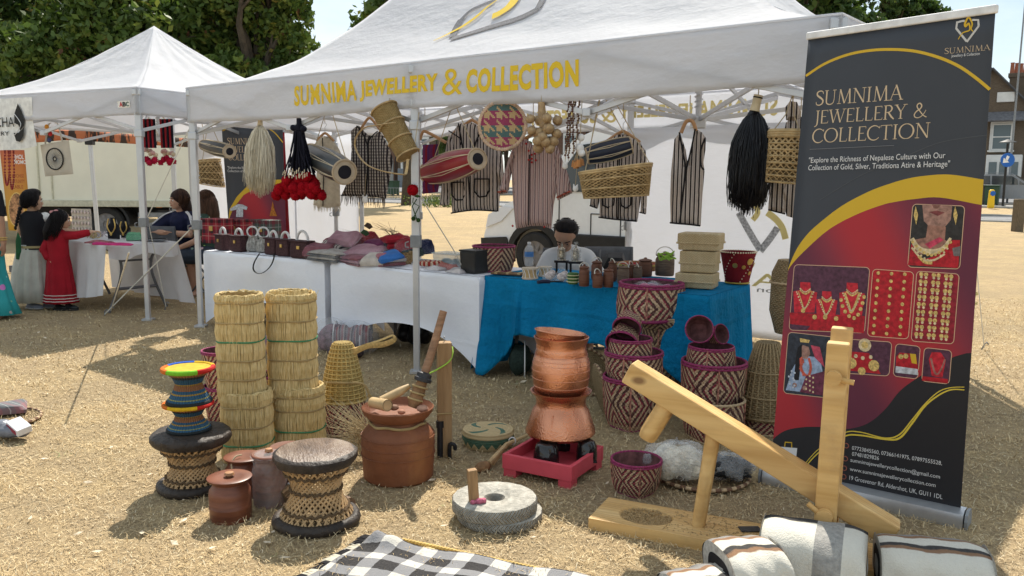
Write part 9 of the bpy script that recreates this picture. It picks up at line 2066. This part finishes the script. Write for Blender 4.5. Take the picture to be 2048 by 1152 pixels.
for i in range(28):t=2*math.pi*i/28;obj('spoke_print',MB().tube([(c[0]+4*k*math.cos(t+.5),-.023,c[1]+4*k*math.sin(t+.5)),(c[0]+20*k*math.cos(t),-.023,c[1]+20*k*math.sin(t))],.35*k,4),flat('grey_ink',(.25,)*3),o)
for i,(x,y,cl)in enumerate(((101,254,(.5,.2,.02)),(108,268,(.45,.02,.02)),(106,281,(.04,.05,.12)),(103,262,(.6,.5,.4)))):obj('charm',MB().ball(V3(F(x,y),-.05),(5*k,3*k,5*k),10),flat('charm_%d'%i,cl),o)
for j,(x0,lab)in enumerate(((296,'red and black braided hair tassels, the left cluster under the small marquee'),(333,'red and black braided hair tassels, the right cluster beside the marquee corner'))):
 F=Frame(LM.W_(.28+.34*j,-.02,1.98),Vector((-.1,-.99,0)));o=hung('hair_tassels',lab,'tassels',F,'hair tassels hung from the small marquee')
 for i in range(6):
  x=x0-9+i*4.2 if j==0 else x0-12+i*4.4;m_=(mat('red_cord',(.28,.01,.02),.8),mat('black_wool',(.006,)*3))[i%2];obj('cord',MB().tube([V3(F(x,238)),V3(F(x+1.5,268)),V3(F(x+3,296))],.011,6),m_,o)
  mb=MB();c=V3(F(x+3+random.uniform(-2,2),303+random.uniform(-4,8)),random.uniform(-.03,.03));mb.ball(c,.024,8);fluff(mb,c,.026,40);obj('tuft',mb,mat('cream_thread',(.6,.5,.36))if i%2 else mat('pink_thread',(.5,.3,.28),.9),o)
  mb=MB();c=V3(F(x+3+random.uniform(-2,2),320+random.uniform(-4,6)),random.uniform(-.03,.02));mb.ball(c,.03,8);fluff(mb,c,.036,50);obj('pompom',mb,mat('crimson_wool',(.38,.006,.04),.95),o)
for x,lab in((14,'long red bead necklaces hanging below the cloth sign, left'),(24,'long red bead necklaces hanging below the cloth sign, right')):
 F=Frame(LM.W_(-.02,2.2,1.7),Vector((-.4,-.9,0)));o=hung('red_necklace',lab,'necklace',F,'red bead necklaces at the far left');q=smoothline([V3(F(x-4,302)),V3(F(x-4,350)),V3(F(x,370 if x<20 else 378)),V3(F(x+4,350)),V3(F(x+3,302))],8)
 for p in q[::1]:obj('bead',MB().ball(p,.012,6),mat('red_bead',(.25,.015,.015),.4),o)
 obj('thread',MB().tube(q,.003,4),mat('red_cord',(.28,)*3),o)
def jt(x,y): return G(x,y,.75)
def bust(x,y,lab,s=1.0):
 P=jt(x,y);o=thing('necklace_bust',lab,'jewellery stand',P,R(-15),'black necklace busts on the left table');obj('bust',pillow([(-.07*s,0),(.07*s,0),(.075*s,.12*s),(.035*s,.16*s),(.03*s,.21*s),(-.03*s,.21*s),(-.035*s,.16*s),(-.075*s,.12*s)],.04,.025),BLK,o);obj('necklace',MB().tube(smoothline([(-.03*s,-.03,.2*s),(-.045*s,-.035,.12*s),(0,-.04,.06*s),(.045*s,-.035,.12*s),(.03*s,-.03,.2*s)],5),.007,6),flat('gold_jewel',(.6,.4,.12)),o);obj('pendant',MB().ball((0,-.045,.05*s),(.016,.006,.02),8),flat('gold_jewel',(.6,)*3),o)
bust(228,478,'black necklace bust with gold pendant, the larger one',1.15);bust(252,476,'black necklace bust with plain gold collar, the smaller one',.95)
for x,y,lab in((165,466,'cream earring rack with rows of pale trinkets'),):
 P=jt(x,y);o=thing('trinket_rack',lab,'jewellery stand',P,R(-20));obj('board',MB().box((0,0,.15),(.3,.02,.3)),mat('rack_cream',(.5,.45,.38)),o,False)
 for i in range(6):
  for j in range(4):obj('trinket',MB().ball((-.13+.052*i,-.02,.05+.07*j),(.014,.01,.024),8),mat('trinket_pale',(.6,.5,.48),.4,0,.4,40),o)
for i,(x,y,cl,lab)in enumerate(((186,476,(.5,.4,.2),'brass bangles heaped on the left table'),(205,474,(.45,.4,.42),'silver bangles heaped on the left table'),(176,474,(.5,.3,.3),'pink bangles heaped by the trinket rack'))):
 P=jt(x,y);o=thing('bangle_heap',lab,'bangles',P,0,'heaps of bangles on the left table')
 for j in range(7):a=Matrix.Rotation(random.uniform(.2,1.4),3,'X')@Matrix.Rotation(random.uniform(0,3),3,'Y');c=Vector((random.uniform(-.06,.06),random.uniform(-.04,.04),.035));obj('bangle',MB().tube([c+a@Vector((.034*math.cos(t),.034*math.sin(t),0))for t in np.linspace(0,6.283,20)[:-1]],.005,6,True),flat('bangle_%d'%i,cl,.35,.5,.6),o)
packet('bright pink cloth hanging over the folding table edge',228,490,.75,.40,.12,.02,R(12),cm('hotpink',(.5,.03,.16)),wrap=False,group=None);packet('green cellophane packet on the folding table',267,480,.75,.16,.12,.08,.4,cm('mint',(.1,.3,.16)),group=None);packet('flat tray of trinkets on red cloth at the folding table',200,486,.75,.30,.14,.02,R(10),mat('trinket_tray',(.25,.08,.09),.6,0,.9,50),wrap=False,group=None)
P=jt(308,482);o=thing('folded_jacket','dark grey folder lying at the right end of the folding table','folder',P,R(8));obj('cover',MB().box((0,0,.012),(.26,.14,.02)),mat('chair_grey',(.1,)*3),o,False,.006);obj('strap',MB().box((0,-.02,.026),(.26,.02,.006)),BLKT,o,False)
